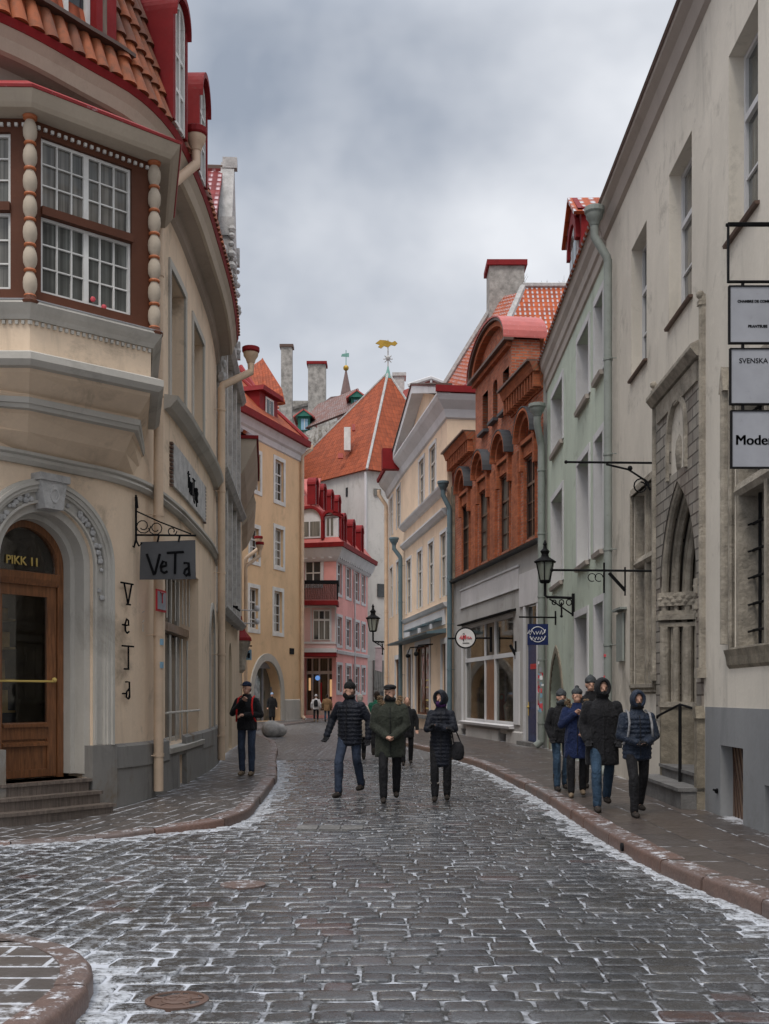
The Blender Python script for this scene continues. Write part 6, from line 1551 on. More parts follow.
# spire
SPI=thing('church_spire','slender brown church spire with a golden ball and green pennant on the skyline','spire',(PX(346,160),160,0))
Y=160; X=PX(346,Y); b=MB(); b.lathe((X,Y,-.1),[(3,0),(3,PZ(400,Y)),(.85,PZ(400,Y)+.2),(.78,PZ(393,Y)),(.12,PZ(370,Y))],8); b.build('steeple','spire_copper',SPI)
b=MB(); b.ball((X,Y,PZ(368,Y)),.42,10,8); b.build('gilded_ball','gold_leaf',SPI)
b=MB(); b.tube([(X,Y,PZ(368,Y)),(X,Y,PZ(350,Y))],.06,5); b.hexa([(PX(341,Y),Y-.04,PZ(356.5,Y)),(PX(349,Y),Y-.04,PZ(357,Y)),(PX(349,Y),Y-.04,PZ(353,Y)),(PX(342,Y),Y-.04,PZ(354,Y))],[(PX(341,Y),Y+.04,PZ(356.5,Y)),(PX(349,Y),Y+.04,PZ(357,Y)),(PX(349,Y),Y+.04,PZ(353,Y)),(PX(342,Y),Y+.04,PZ(354,Y))]); b.build('pennant','verdigris',SPI)
# tall tiled house behind the brick house
TH=thing('tall_tiled_house','tall house behind the brick one with snow dusted orange tile roof','house',(9,64,0))
b=MB(); b.cube(4.6,20,57.5,72,-.1,16.5); b.build('wall','old_white',TH)
E0=Vector((PX(476,54),54,PZ(418,54))); E1=Vector((22,54,E0.z)); P1=Vector((PX(523,60),60,PZ(287,60))); P2=Vector((20,60,P1.z)); 
r=MB(); E0=Vector((PX(468,54.5),54.5,15.6)); E1.z=15.6; E1.y=54.5
r.slab([E0,E1,P2,P1],.12)
L0=Vector((PX(436,64),64,PZ(401,64))); LP=Vector((PX(500,62),62,PZ(297,62)))
r.hexa([L0,E0,P1-Vector((.2,0,.3)),LP],[L0-Vector((0,-1,.2)),E0-Vector((0,-1,.2)),P1-Vector((.2,-1,.5)),LP-Vector((0,-1,.2))],[(0,0),(14,0),(10,11),(7,11)],[(0,0),(14,0),(10,11),(7,11)])
r.build('roof','orange_tiles_snow',TH)
b=MB(); b.tube([L0+Vector((0,-.1,.1)),LP+Vector((0,-.1,.1))],.2,6); b.tube([P1,E0],.18,6); b.tube([P1+Vector((0,0,.1)),P2+Vector((0,0,.1))],.15,6); b.tube([LP,LP+Vector((1.0,-.3,-.9))],.16,6); b.build('ridge_tiles','carved_white',TH)
chimney(489.5,524.5,265.5,305,61.5,'chimney','massive pale plastered chimney with a red cap above the tall snow dusted tile roof',cap='red_metal',d=1.8)
# ============================================================ GROUND
def sett_mat(n):
    t=n.attr('tone'); s=n.attr('snow')
    big=n.noise(None,.55,4,.6); a=n.noise(None,14,5,.7); f_=n.noise(None,60,3,.7)
    c=n.mix(n.ramp(t,0,.8),(.018,.019,.021),(.050,.049,.047)); c=n.mix(n.ramp(n.m('FRACT',n.m('MULTIPLY',t,7.3)),.6,.9,0,.6),c,(.070,.062,.052)); c=n.mix(n.ramp(t,.955,.97,0,.8),c,(.085,.045,.038)); st_=n.noise(n.scale(n.pos(),(5,22,5)),1.5,5,.7); c=n.mix(n.ramp(st_,.42,.72,0,.55),c,(.022,.023,.026))
    c=n.mix(n.ramp(a,.35,.7,0,.6),c,dk((.045,.045,.05),.7)); c=n.mix(n.ramp(big,.4,.7,0,.5),c,(.10,.105,.115))
    dust=n.m('MULTIPLY',n.ramp(n.m('ADD',n.m('MULTIPLY',s,.16),n.m('ADD',n.m('MULTIPLY',a,.7),n.m('MULTIPLY',f_,.4))),.58,.74),n.m('ADD',n.m('MULTIPLY',s,1.0),n.ramp(big,.50,.72,.05,.42),clamp=True))
    c=n.mix(dust,c,(.42,.44,.47))
    return {'Base Color':c,'Roughness':n.m('ADD',n.ramp(a,.3,.75,.12,.42),n.m('MULTIPLY',dust,.3),clamp=True),'Specular IOR Level':.55,'Normal':n.bump(n.m('ADD',a,n.m('MULTIPLY',f_,.3)),.35,.012)}
mat('wet_setts',sett_mat)
def joint_mat(n):
    s=n.attr('snow'); big=n.noise(None,.8,4,.6); a=n.noise(None,5.5,4,.65)
    m=n.ramp(n.m('ADD',n.m('ADD',n.m('MULTIPLY',a,1.0),n.m('MULTIPLY',big,.35)),n.m('MULTIPLY',s,.38)),.58,.84)
    c=n.mix(m,(.024,.022,.020),(.44,.46,.50))
    return {'Base Color':c,'Roughness':.8,'Normal':n.bump(n.noise(None,30,3),.4,.01)}
mat('joint_snow',joint_mat)
def far_mat(n):
    b=n.node('ShaderNodeTexBrick'); n.put(b.inputs['Vector'],n.scale(n.pos(),(1,1,1))); b.inputs['Scale'].default_value=1; b.inputs['Brick Width'].default_value=.27; b.inputs['Row Height'].default_value=.2; b.inputs['Mortar Size'].default_value=.02
    n.put(b.inputs['Color1'],(.05,.052,.056)); n.put(b.inputs['Color2'],(.10,.095,.09))
    big=n.noise(None,.5,4,.6); a=n.noise(None,5,4,.65); s=n.attr('snow')
    n.put(b.inputs['Mortar'],n.mix(n.ramp(a,.48,.6),(.04,.04,.04),(.5,.52,.55)))
    c=n.mix(n.m('MULTIPLY',n.ramp(a,.5,.7),n.m('ADD',s,.1,clamp=True)),b.outputs[0],(.5,.52,.55))
    return {'Base Color':c,'Roughness':n.ramp(a,.3,.75,.25,.55),'Specular IOR Level':.5,'Normal':n.bump(n.m('ADD',n.m('MULTIPLY',b.outputs['Fac'],-1.0),n.noise(None,9,3)),.5,.02)}
mat('far_setts',far_mat)
def pave_mat(w,h,c1,c2,mort,snowline,tone=1.0,ms=.016):
    def fn(n):
        b=n.node('ShaderNodeTexBrick'); n.put(b.inputs['Vector'],n.uv()); b.inputs['Scale'].default_value=1; b.inputs['Brick Width'].default_value=w; b.inputs['Row Height'].default_value=h; b.inputs['Mortar Size'].default_value=ms; b.inputs['Mortar Smooth'].default_value=.4
        n.put(b.inputs['Color1'],c1); n.put(b.inputs['Color2'],c2)
        a=n.noise(None,4.5,5,.65); big=n.noise(None,.7,4,.6); s=n.attr('snow'); f_=n.noise(None,28,4,.7)
        n.put(b.inputs['Mortar'],n.mix(n.ramp(n.m('ADD',a,n.m('MULTIPLY',s,.3)),.60-snowline*.2,.70-snowline*.2),mort,(.6,.62,.66)))
        c=n.mix(n.ramp(big,.35,.7,0,.55),b.outputs[0],dk(c1,.5)); c=n.mix(n.ramp(f_,.4,.75,0,.4),c,dk(c2,.6))
        k=n.m('ADD',n.m('ADD',n.m('MULTIPLY',a,.6),n.m('MULTIPLY',f_,.35)),n.m('MULTIPLY',s,.42))
        c=n.mix(n.ramp(k,.70,.84,0,.9),c,(.62,.64,.68))
        return {'Base Color':c,'Roughness':n.ramp(a,.3,.7,.28,.55),'Specular IOR Level':.5,'Normal':n.bump(n.m('ADD',n.m('MULTIPLY',b.outputs['Fac'],-.8),n.m('MULTIPLY',f_,.5)),.45,.012)}
    return fn
mat('flagstones',pave_mat(.95,.62,(.10,.078,.066),(.075,.064,.06),(.045,.04,.04),.2))
mat('small_paving',pave_mat(.62,.24,(.105,.088,.078),(.07,.065,.063),(.045,.04,.04),.6,ms=.018))
def kerb_mat(n):
    t=n.attr('tone'); a=n.noise(None,7,5,.7); f_=n.noise(None,45,3,.7); nz=n.sep(n.node('ShaderNodeNewGeometry').outputs['Normal'])[2]
    c=n.mix(t,(.135,.076,.058),(.105,.085,.078)); c=n.mix(n.ramp(a,.4,.7,0,.6),c,(.07,.055,.05)); c=n.mix(n.ramp(f_,.5,.75,0,.4),c,(.28,.2,.17))
    k=n.m('MULTIPLY',n.ramp(nz,.85,.99),n.ramp(n.m('ADD',a,n.m('MULTIPLY',f_,.4)),.72,.88))
    c=n.mix(k,c,(.62,.64,.68))
    return {'Base Color':c,'Roughness':.45,'Specular IOR Level':.45,'Normal':n.bump(n.m('ADD',a,n.m('MULTIPLY',f_,.3)),.5,.02)}
mat('kerb_granite',kerb_mat)
mat('far_ground',lambda n:{'Base Color':n.mix(n.ramp(n.noise(None,.05,4),.4,.6),(.09,.085,.08),(.3,.3,.32)),'Roughness':.9})
KR=[(2.35,-4),(2.6,2),(2.78,6.6),(2.70,8.04),(2.56,9.0),(2.45,10.1),(2.38,11.9),(2.39,14.2),(2.38,17.1),(2.26,20.5),(2.08,24.1),(1.86,26),(1.13,31.4),(.65,34.2),(.1,39),(-.4,46),(-.85,54),(-1.05,62),(-.6,70),(.2,80)]
def wallR(Y):
    if Y<21.2: return 3.98+.29*(Y-7.5)/13.7
    if Y<30.6: return 4.27+.25*(Y-21.2)/9.4
    if Y<42.4: return 4.46-1.8*(Y-30.6)/11.8
    if Y<53.3: return 2.45-1.49*(Y-42.4)/10.9
    if Y<59.5: return .95-.71*(Y-53.3)/6.2
    return .9
LPAIR=[((-9,9.3),(-9,13.2)),((-6.2,10.3),(-6.2,13)),((-4.9,11.3),(-5.3,13.3)),((-3.93,11.75),(-4.75,13.75)),((-3.3,12.05),(-4.2,14.5)),((-2.7,12.6),(-3.8,15.1)),((-2.25,13.0),(-3.6,15.7)),((-1.92,13.4),(-3.5,16.3)),((-1.76,14.3),(-3.45,17.2)),((-1.80,15.86),(-3.45,18.6)),((-1.90,18.5),(-3.5,20.4)),((-2.0,20.4),(-3.55,22)),((-2.2,22.5),(-3.7,24)),((-2.6,26.5),(-4.05,27.5)),((-3.0,30.9),(-4.4,32)),((-3.55,35.5),(-4.9,36.5)),((-4.3,39.5),(-5.5,41)),((-5.2,43.5),(-6.2,46.5)),((-5.6,48),(-8.5,53)),((-5.5,53),(-8,58)),((-4.9,58.5),(-6.6,61.5)),((-4.1,63.5),(-4.95,66.3)),((-3.2,67.5),(-4.9,70.6)),((-2.3,70.5),(-3.2,70.5)),((-.7,79),(-1.3,80))]
ISL=[(-9,7.6),(-4,7.25),(-2.38,6.86),(-2.12,6.74),(-1.86,6.5),(-1.66,6.2),(-1.54,5.85),(-1.50,5.45),(-1.54,5.0),(-1.62,4.3),(-1.7,2.5),(-1.8,-3)]
def smooth_poly(P,n=5):
    P=[Vector((*p,0)) for p in P]; Q=[P[0]*2-P[1]]+P+[P[-1]*2-P[-2]]; out=[]
    for i in range(1,len(Q)-2):
        a,b,c,d=Q[i-1],Q[i],Q[i+1],Q[i+2]
        for k in range(n):
            t=k/n; out.append(.5*((2*b)+(c-a)*t+(2*a-5*b+4*c-d)*t*t+(3*b-a-3*c+d)*t**3))
    out.append(P[-1]); return [(p.x,p.y) for p in out]
KRs=smooth_poly(KR); KLs=smooth_poly([a for a,_ in LPAIR]); WLs=smooth_poly([b for _,b in LPAIR]); ISs=smooth_poly(ISL,4)
def polydist(px,py,poly):
    P=np.array(poly); a=P[:-1]; b=P[1:]; d=b-a; L=(d**2).sum(1)+1e-12
    out=np.full(px.shape,1e9)
    for i in range(len(a)):
        t=np.clip(((px-a[i,0])*d[i,0]+(py-a[i,1])*d[i,1])/L[i],0,1)
        out=np.minimum(out,np.hypot(px-a[i,0]-t*d[i,0],py-a[i,1]-t*d[i,1]))
    return out
def inside(px,py,poly):
    P=poly; r=np.zeros(px.shape,bool); n=len(P)
    for i in range(n):
        x0,y0=P[i]; x1,y1=P[(i+1)%n]
        if y0==y1: continue
        c=((y0>py)!=(y1>py))&(px<(x1-x0)*(py-y0)/(y1-y0)+x0); r^=c
    return r
PAVR=KRs+[(12,80),(12,-4)]
PAVL=KLs+[(-14,80),(-14,9.3)]
PAVI=ISs+[(-12,-3),(-12,7.6)]
def snowv(px,py):
    d=np.minimum(np.minimum(polydist(px,py,KRs),polydist(px,py,KLs)),polydist(px,py,ISs))
    s=np.exp(-(d/.18)**2)*1.0+np.exp(-d/.6)*.35
    s+=.22*np.clip((-.6-px)/1.5,0,1)*np.clip((14-py)/4,0,1)
    return np.clip(s,0,1)
def npmesh(name,V,Fq,mats,tone=None,snow=None,smooth=False,uv=None,nper=4):
    me=bpy.data.meshes.new(name); V=np.asarray(V,np.float32); me.vertices.add(len(V)); me.vertices.foreach_set('co',V.ravel())
    Fq=np.asarray(Fq,np.int32); me.loops.add(Fq.size); me.loops.foreach_set('vertex_index',Fq.ravel()); me.polygons.add(len(Fq)); me.polygons.foreach_set('loop_start',np.arange(len(Fq),dtype=np.int32)*Fq.shape[1])
    try: me.polygons.foreach_set('loop_total',np.full(len(Fq),Fq.shape[1],np.int32))
    except Exception: pass
    me.update(calc_edges=True)
    u=me.uv_layers.new(name='UVMap'); uvv=V[:,:2] if uv is None else np.asarray(uv,np.float32); u.data.foreach_set('uv',uvv[Fq.ravel()].ravel())
    for nm,a in (('tone',tone),('snow',snow)):
        if a is not None: at=me.attributes.new(nm,'FLOAT','POINT'); at.data.foreach_set('value',np.asarray(a,np.float32))
    if smooth: me.polygons.foreach_set('use_smooth',[True]*len(me.polygons))
    for m in mats: me.materials.append(MATS[m])
    me.validate(); ob=bpy.data.objects.new(name,me); COL.objects.link(ob); return ob
# wide earth sheet
b=MB(); b.poly([(-1500,-800,-.06),(1500,-800,-.06),(1500,2500,-.06),(-1500,2500,-.06)]); tag(b.build('ground','far_ground',None,recalc=False,origin=(0,0,0)),kind='structure')
# setts
cx_=[];cy_=[];hx_=[];hy_=[];an_=[]
rg=np.random.default_rng(5)
def lay(x0,x1,y0,y1,row,ang,org,test):
    ca,sa_=math.cos(ang),math.sin(ang); v=y0
    while v<y1:
        h=row*rg.uniform(.9,1.12); u=x0+rg.uniform(0,.3)
        while u<x1:
            w=rg.uniform(.17,.40); U=u+w/2; Vv=v+h/2+.035*math.sin(U*.7+v*.4)
            X=org[0]+U*ca-Vv*sa_; Y=org[1]+U*sa_+Vv*ca
            if test(X,Y): cx_.append(X);cy_.append(Y);hx_.append((w-.013)/2);hy_.append((h-.019)/2);an_.append(ang+rg.normal(0,.018)+.02*math.cos(U*.7+v*.4)*.7)
            u+=w
        v+=h
def regB(X,Y): return X<-1.86-.10*(Y-9)+.12*math.sin(Y*2.1) and 6.4<Y<12.9
YF=27.0
lay(-9,5,0,YF-3.2,.195,0.0,(0,3.2),lambda X,Y: (not regB(X+.13,Y)) and Y<YF and X>(CX-470)*Y/F-CX*Y/F-1.5)
lay(-2,9,-.6,8,.20,R(82),(-2.2,5.2),regB)
cx_=np.array(cx_);cy_=np.array(cy_);hx_=np.array(hx_);hy_=np.array(hy_);an_=np.array(an_)
bad0=inside(cx_,cy_,PAVR)|inside(cx_,cy_,PAVL)|inside(cx_,cy_,PAVI)
dk_=np.minimum(np.minimum(polydist(cx_,cy_,KRs),polydist(cx_,cy_,KLs)),polydist(cx_,cy_,ISs))
bad=bad0&(dk_>.10)
COV=[G(177,1002),G(243,886),G(331,829)]
for (a,b_) in COV: bad|=(np.hypot(cx_-a,cy_-b_)<.13)
keep=(~bad); cx_,cy_,hx_,hy_,an_=[a[keep] for a in (cx_,cy_,hx_,hy_,an_)]
N=len(cx_); K=12
th=np.linspace(0,2*PI,K,endpoint=False)+PI/K
sq=lambda c,p: np.sign(c)*np.abs(c)**p
ux=sq(np.cos(th),.27); uy=sq(np.sin(th),.27); mx_=max(abs(ux).max(),abs(uy).max()); ux/=mx_; uy/=mx_
lev=[(1.0,-.022),(.99,-.004),(.95,.002),(.86,.0045),(.45,.0055)]
zo=rg.normal(0,.003,N); tx_=rg.normal(0,.02,N); ty_=rg.normal(0,.03,N)
jit=1+rg.normal(0,.03,(N,K))
Vs=[]
for s_,z_ in lev:
    lx=hx_[:,None]*ux[None]*s_*jit; ly=hy_[:,None]*uy[None]*s_*jit
    X=cx_[:,None]+lx*np.cos(an_)[:,None]-ly*np.sin(an_)[:,None]; Y=cy_[:,None]+lx*np.sin(an_)[:,None]+ly*np.cos(an_)[:,None]
    Z=z_+zo[:,None]+lx*tx_[:,None]+ly*ty_[:,None]; Vs.append(np.stack([X,Y,Z],-1))
Vs.append(np.stack([cx_,cy_,.006+zo],-1)[:,None,:]); V=np.concatenate(Vs,1); per=V.shape[1]
qf=[]
for l in range(len(lev)-1):
    for j in range(K): q=(j+1)%K; qf.append((l*K+j,l*K+q,(l+1)*K+q,(l+1)*K+j))
c0=len(lev)*K; l=len(lev)-1
for j in range(0,K,2): qf.append((l*K+j,l*K+(j+1)%K,l*K+(j+2)%K,c0))
qf=np.array(qf); FF=(qf[None]+(np.arange(N)*per)[:,None,None]).reshape(-1,4)
tone=np.repeat(rg.random(N),per); ed=np.zeros(per); ed[:3*K]=.42; ed[3*K:4*K]=.12; sn=np.clip(np.repeat(snowv(cx_,cy_),per)+np.tile(ed,N)*np.repeat(.35+.9*np.clip((1.5-cx_)/4,0,1),per),0,1)
RD=npmesh('cobbled_road',V.reshape(-1,3),FF,['wet_setts'],tone,sn,True)
tag(RD,kind='structure')
# joint bed
gx=np.arange(-9.5,5.01,.12); gy=np.arange(1.5,YF+.4,.12); GX,GY=np.meshgrid(gx,gy); nx_,ny_=len(gx),len(gy)
V=np.stack([GX.ravel(),GY.ravel(),np.full(GX.size,-.006)],-1); I=np.arange(nx_*ny_).reshape(ny_,nx_); FF=np.stack([I[:-1,:-1],I[:-1,1:],I[1:,1:],I[1:,:-1]],-1).reshape(-1,4)
tag(npmesh('road_bed',V,FF,['joint_snow'],None,snowv(V[:,0],V[:,1])),kind='structure')
gx=np.arange(-14,8.01,.5); gy=np.arange(YF,100.1,.5); GX,GY=np.meshgrid(gx,gy); nx_,ny_=len(gx),len(gy)
V=np.stack([GX.ravel(),GY.ravel(),np.full(GX.size,.010)],-1); I=np.arange(nx_*ny_).reshape(ny_,nx_); FF=np.stack([I[:-1,:-1],I[:-1,1:],I[1:,1:],I[1:,:-1]],-1).reshape(-1,4)
tag(npmesh('far_road',V,FF,['far_setts'],None,snowv(V[:,0],V[:,1])*.8),kind='structure')
# pavements: strips between kerb and wall
def strip(name,A,B,zf,m,walls=True,nn=10,uvrot=0):
    V=[];uv=[];sn=[]; n=len(A); s_=0
    A=[(a[0]+(b[0]-a[0])/max(.1,math.hypot(b[0]-a[0],b[1]-a[1]))*.07,a[1]+(b[1]-a[1])/max(.1,math.hypot(b[0]-a[0],b[1]-a[1]))*.07) for a,b in zip(A,B)]
    for i in range(n):
        if i: s_+=math.hypot(A[i][0]-A[i-1][0],A[i][1]-A[i-1][1])
        w=math.hypot(B[i][0]-A[i][0],B[i][1]-A[i][1])
        for j in range(nn+1):
            t=j/nn; x=A[i][0]+(B[i][0]-A[i][0])*t; y=A[i][1]+(B[i][1]-A[i][1])*t; V.append((x,y,zf(A[i][0],A[i][1],t)))
            uv.append((s_,w*t) if not uvrot else (y*.97+x*.25,x*.97-y*.25)); sn.append(min(1,math.exp(-(w*(1-t))/.35)*.95+math.exp(-(w*t)/.3)*.5) if w>.6 else .5)
    F_=[]
    for i in range(n-1):
        for j in range(nn): a=i*(nn+1)+j; F_.append((a,a+1,a+nn+2,a+nn+1))
    return tag(npmesh(name,V,F_,[m],None,sn,True,uv),kind='structure')
zR=lambda x,y,t:.125
def zLf(x,y,t):
    k=min(1,max(0,(y-12.0)/1.6)); return .022+(.10)*k
strip('pavement_right',KRs,[(wallR(y)+.15 if y<59 else 3.5,y) for x,y in KRs],zR,'flagstones')
strip('pavement_left',KLs,WLs,zLf,'small_paving',uvrot=1)
IB=[(-12,y if y<7 else 7.6) for x,y in ISs]
V=[];F_=[];sn=[]
for (x,y) in [(x-.07,y-(.07 if x<-2 else 0)) for x,y in ISs]:
    for j in range(9): t=j/8; V.append((x+(-12-x)*t**2,y+( (min(y,7.0))-y)*t,.118)); sn.append(.45*math.exp(-abs(x-V[-1][0])/.8)+.12)
for i in range(len(ISs)-1):
    for j in range(8): a=i*9+j; F_.append((a,a+1,a+10,a+9))
tag(npmesh('traffic_island',V,F_,['small_paving'],None,sn,True),kind='structure')
def kerb(name,line,side,zf,w=.20,seed=1,maxgap=1.0):
    b=MB(); rnd=random.Random(seed); P=[Vector((*p,0)) for p in line]; S=[0]
    for i in range(1,len(P)): S.append(S[-1]+(P[i]-P[i-1]).length)
    def at(s):
        i=0
        while i<len(S)-2 and s>S[i+1]: i+=1
        t=(s-S[i])/(S[i+1]-S[i]); p=P[i].lerp(P[i+1],t); d=(P[i+1]-P[i]).normalized(); return p,Vector((d.y,-d.x,0))*side
    s=0
    while s<S[-1]-.2:
        L=rnd.uniform(.55,1.05); e=min(S[-1],s+L); b.tone=rnd.random(); dz=rnd.uniform(-.006,.006); do=rnd.uniform(-.01,.012)
        k=max(2,int((e-s)/.22)); rings=[]
        for i in range(k+1):
            q=s+.008+(e-s-.016)*i/k; p,n=at(q); z=zf(p.x,p.y)+dz
            bev=.0 if 0<i<k else .006
            rings.append([b.v(p+n*(o+do)+Vector((0,0,zz))) for o,zz in ((0-.0,-.06),(0+bev*.5,z-.035),(.018,z-.010),(.045,z-bev),(w,z-bev),(w,-.06))])
        for i in range(k):
            for j in range(5): b.F.append([rings[i][j],rings[i][j+1],rings[i+1][j+1],rings[i+1][j]])
        b.F.append(rings[0][::-1]); b.F.append(rings[-1]); s=e
    o=b.build(name,'kerb_granite',None,True,angle=50,origin=(0,0,0)); tag(o,kind='structure'); return o
kerb('kerb_right',KRs,1,lambda x,y:.132,w=.24,seed=2)
kerb('kerb_left',KLs,-1,lambda x,y:zLf(x,y,0)+.008,w=.20,seed=3)
kerb('kerb_island',ISs,1,lambda x,y:.126,w=.17,seed=4)
b=MB(); p=(2.38+.0,11.2); 
xx=2.42; b.tube([(xx-.035,11.1,.065),(xx+.1,11.1,.065)],.042,12); o=b.build('drain_spout','black_iron',None); tag(o,'round black drain hole in the right kerb face','drain')
# covers
(a,b_)=COV[0]; mh=MB(); mh.lathe((a,b_,.0),[(.165,-.02),(.165,.014),(.155,.018),(.14,.018),(.137,.008),(.001,.014)],28)
for i in range(5):
    an=2*PI*i/5+.3; mh.tube([(a,b_,.010),(a+.13*math.cos(an),b_+.13*math.sin(an),.010)],.009,5)
mh.tube([(a+.07*math.cos(R(t)),b_+.07*math.sin(R(t)),.010) for t in range(0,361,24)],.012,5)
o=mh.build('manhole_cover','brown_tin',None,True,angle=30); tag(o,'round black cast iron cover with star pattern, snow round it, by the near left kerb','manhole cover')
(a,b_)=COV[1]; mh=MB(); mh.lathe((a,b_,.0),[(.19,-.02),(.19,.018),(.17,.022),(.001,.022)],20); o=mh.build('manhole_cover','letter_red_rust' if False else 'kerb_granite',None); tag(o,'small round rust red cover set in the middle of the cobbles','manhole cover')
(a,b_)=COV[2]; mh=MB(); mh.cube(a-.42,a+.42,b_-.22,b_+.22,-.02,.006); 
for i in range(3): mh.cube(a-.40+i*.27,a-.16+i*.27,b_-.2,b_+.2,.006,.024)
o=mh.build('square_cover','step_stone',None); tag(o,'worn rectangular three slab cover in the cobbles in front of the walking group','manhole cover')
# snow drifted in the recesses where setts are left out
# boulder
b=MB(); 
Y=41.5; cx0=PX(274,Y); b.ball((cx0-.10,Y,.30),.38,14,10,1.0,1,.92); b.ball((cx0+.20,Y+.1,.27),.29,14,10,1.0,1,.9); o=b.build('boulder','boulder_granite',None,True); tag(o,'rounded grey granite boulder at the kerb in front of the yellow house','boulder')
m_=o.modifiers.new('r','REMESH'); m_.mode='VOXEL'; m_.voxel_size=.05; m_.use_smooth_shade=True
# bare trees behind roofs
def tree(x,y,z0,h,label,seed,lean=0):
    T_=thing('bare_tree',label,'tree',(x,y,z0)); rnd=random.Random(seed); tk=MB(); tk.tube([(x,y,z0),(x+.1,y,z0+h*.5),(x,y,z0+h*.86)],.28,8,.16); tk.build('trunk','dark_wood',T_)
    c=MB()
    def br(p,d,L,r,dep):
        q=p+d*L; m__=p+d*L*.5+Vector((rnd.uniform(-.1,.1),0,rnd.uniform(-.05,.12)))*L*.3; c.tube([p,m__,q],r,4,r*.6)
        if dep==0: return
        for _ in range(3 if dep>1 else 4):
            nd=(d+Vector((rnd.uniform(-.7,.7),rnd.uniform(-.7,.7),rnd.uniform(-.15,.6)))).normalized(); br(p+(q-p)*rnd.uniform(.45,1),nd,L*rnd.uniform(.55,.8),r*.6,dep-1)
    for _ in range(9): br(Vector((x,y,z0+h*rnd.uniform(.78,.86))),Vector((rnd.uniform(-.8,.8),rnd.uniform(-.6,.6),rnd.uniform(.4,1))).normalized(),h*.075,.1,4)
    c.build('crown','dark_wood',T_)
tree(PX(556,100),100,-.06,PZ(272,100)-1,'bare leafless tree top showing above the tiled roof by the green house',3)
# ============================================================ LIGHT
SUN_EL=R(60); SUN_AZ=R(200)   # behind the camera, a little to the left
W=bpy.data.worlds.new('World'); SC.world=W; W.use_nodes=True; n=NT(W.node_tree)
bg=W.node_tree.nodes['Background']
sky=n.node('ShaderNodeTexSky',sky_type='NISHITA'); sky.sun_disc=False; sky.sun_elevation=SUN_EL; sky.sun_rotation=SUN_AZ; sky.air_density=1; sky.dust_density=3
d=n.node('ShaderNodeTexCoord').outputs['Generated']; s=n.sep(d)
den=n.m('ADD',n.m('MAXIMUM',s[2],0.0),.22)
cb=n.node('ShaderNodeCombineXYZ'); n.put(cb.inputs[0],n.m('DIVIDE',s[0],den)); n.put(cb.inputs[1],n.m('DIVIDE',s[1],den)); n.put(cb.inputs[2],.0)
c1=n.noise(n.scale(d,(1.0,1.0,1.3),(7.7,7.7,0)),2.6,5,.5,.15); c2=n.noise(n.scale(cb.outputs[0],(1,1,1),(7.3,2,3)),2.2,5,.55,.2)
k=n.ramp(n.m('ADD',n.m('MULTIPLY',c1,.78),n.m('MULTIPLY',c2,.22)),.38,.60)
hor=n.ramp(s[2],.0,.42)
bright=n.mix(hor,(8.9,8.9,9.0),(7.4,7.6,8.0)); dark=n.mix(hor,(8.2,8.3,8.6),(2.9,3.3,4.0))
cloud=n.mix(k,dark,bright)
zen=n.ramp(s[2],.52,.9,1.0,2.9)
vm=n.node('ShaderNodeVectorMath',operation='SCALE'); n.put(vm.inputs[0],cloud); n.put(vm.inputs['Scale'],zen)
fin=n.mix(.93,sky.outputs[0],vm.outputs[0]); n.put(bg.inputs[0],fin); bg.inputs[1].default_value=.10
L=bpy.data.lights.new('sun','SUN'); L.energy=1.5; L.angle=R(20); L.color=(1,.93,.84); lo=bpy.data.objects.new('sun',L); COL.objects.link(lo)
# sky's rotation is clockwise from +Y; direction to the sun
ds=Vector((math.sin(SUN_AZ)*math.cos(SUN_EL),math.cos(SUN_AZ)*math.cos(SUN_EL),math.sin(SUN_EL)))
lo.rotation_euler=ds.to_track_quat('Z','Y').to_euler(); lo.location=(0,-20,40)
SC.view_settings.view_transform='Standard'; SC.view_settings.look='None'; SC.view_settings.exposure=0.22; SC.view_settings.gamma=1
# ============================================================ PEOPLE
paint('skin',(.50,.29,.21),.55,.05,worn=(.42,.2,.15))
def cloth(name,col,sheen=.3,rough=.75,sc=40):
    def fn(n):
        a=n.noise(n.vec(),sc,3,.6); b=n.noise(n.vec(),5,3)
        return {'Base Color':n.mix(n.ramp(b,.35,.7),dk(col,1.25),dk(col,.7)),'Roughness':rough,'Sheen Weight':sheen*.2,'Specular IOR Level':.22,'Normal':n.bump(n.m('ADD',n.m('MULTIPLY',a,.25),n.m('ADD',b,n.m('MULTIPLY',n.noise(n.scale(n.vec(),(1,1,.6)),9,3,.6,1.2),1.2))),.8,.035)}
    mat(name,fn)
for nm,c in (('coat_ink',(.008,.010,.017)),('coat_black',(.010,.010,.012)),('coat_olive',(.028,.032,.024)),('coat_navy',(.009,.018,.062)),('puffer_navy',(.014,.022,.040)),('jeans_slate',(.030,.042,.070)),('jeans_blue',(.028,.055,.092)),('trousers_black',(.011,.011,.013)),('shoe_dark',(.025,.02,.017)),('shoe_tan',(.16,.12,.08)),('knit_black',(.010,.010,.011)),('knit_grey',(.05,.055,.06)),('knit_blue',(.25,.35,.5)),('fur_tan',(.22,.15,.09)),('fur_grey',(.28,.25,.22)),('scarf_purple',(.05,.015,.07)),('red_strap',(.5,.02,.02)),('coat_white',(.55,.54,.55)),('coat_brown',(.20,.12,.06)),('coat_green',(.01,.09,.055)),('coat_beige',(.40,.34,.28)),('glove_black',(.012,.012,.014)),('hair_dark',(.03,.02,.015)),('hair_pale',(.45,.42,.38)),('cap_navy',(.012,.02,.05)),('strap_grey',(.22,.22,.23))):
    cloth(nm,c,.3 if 'coat' in nm or 'puffer' in nm else .15,.55 if 'puffer' in nm or nm in('coat_ink',) else .8)
paint('eye_dark',(.02,.015,.012),.3,0)
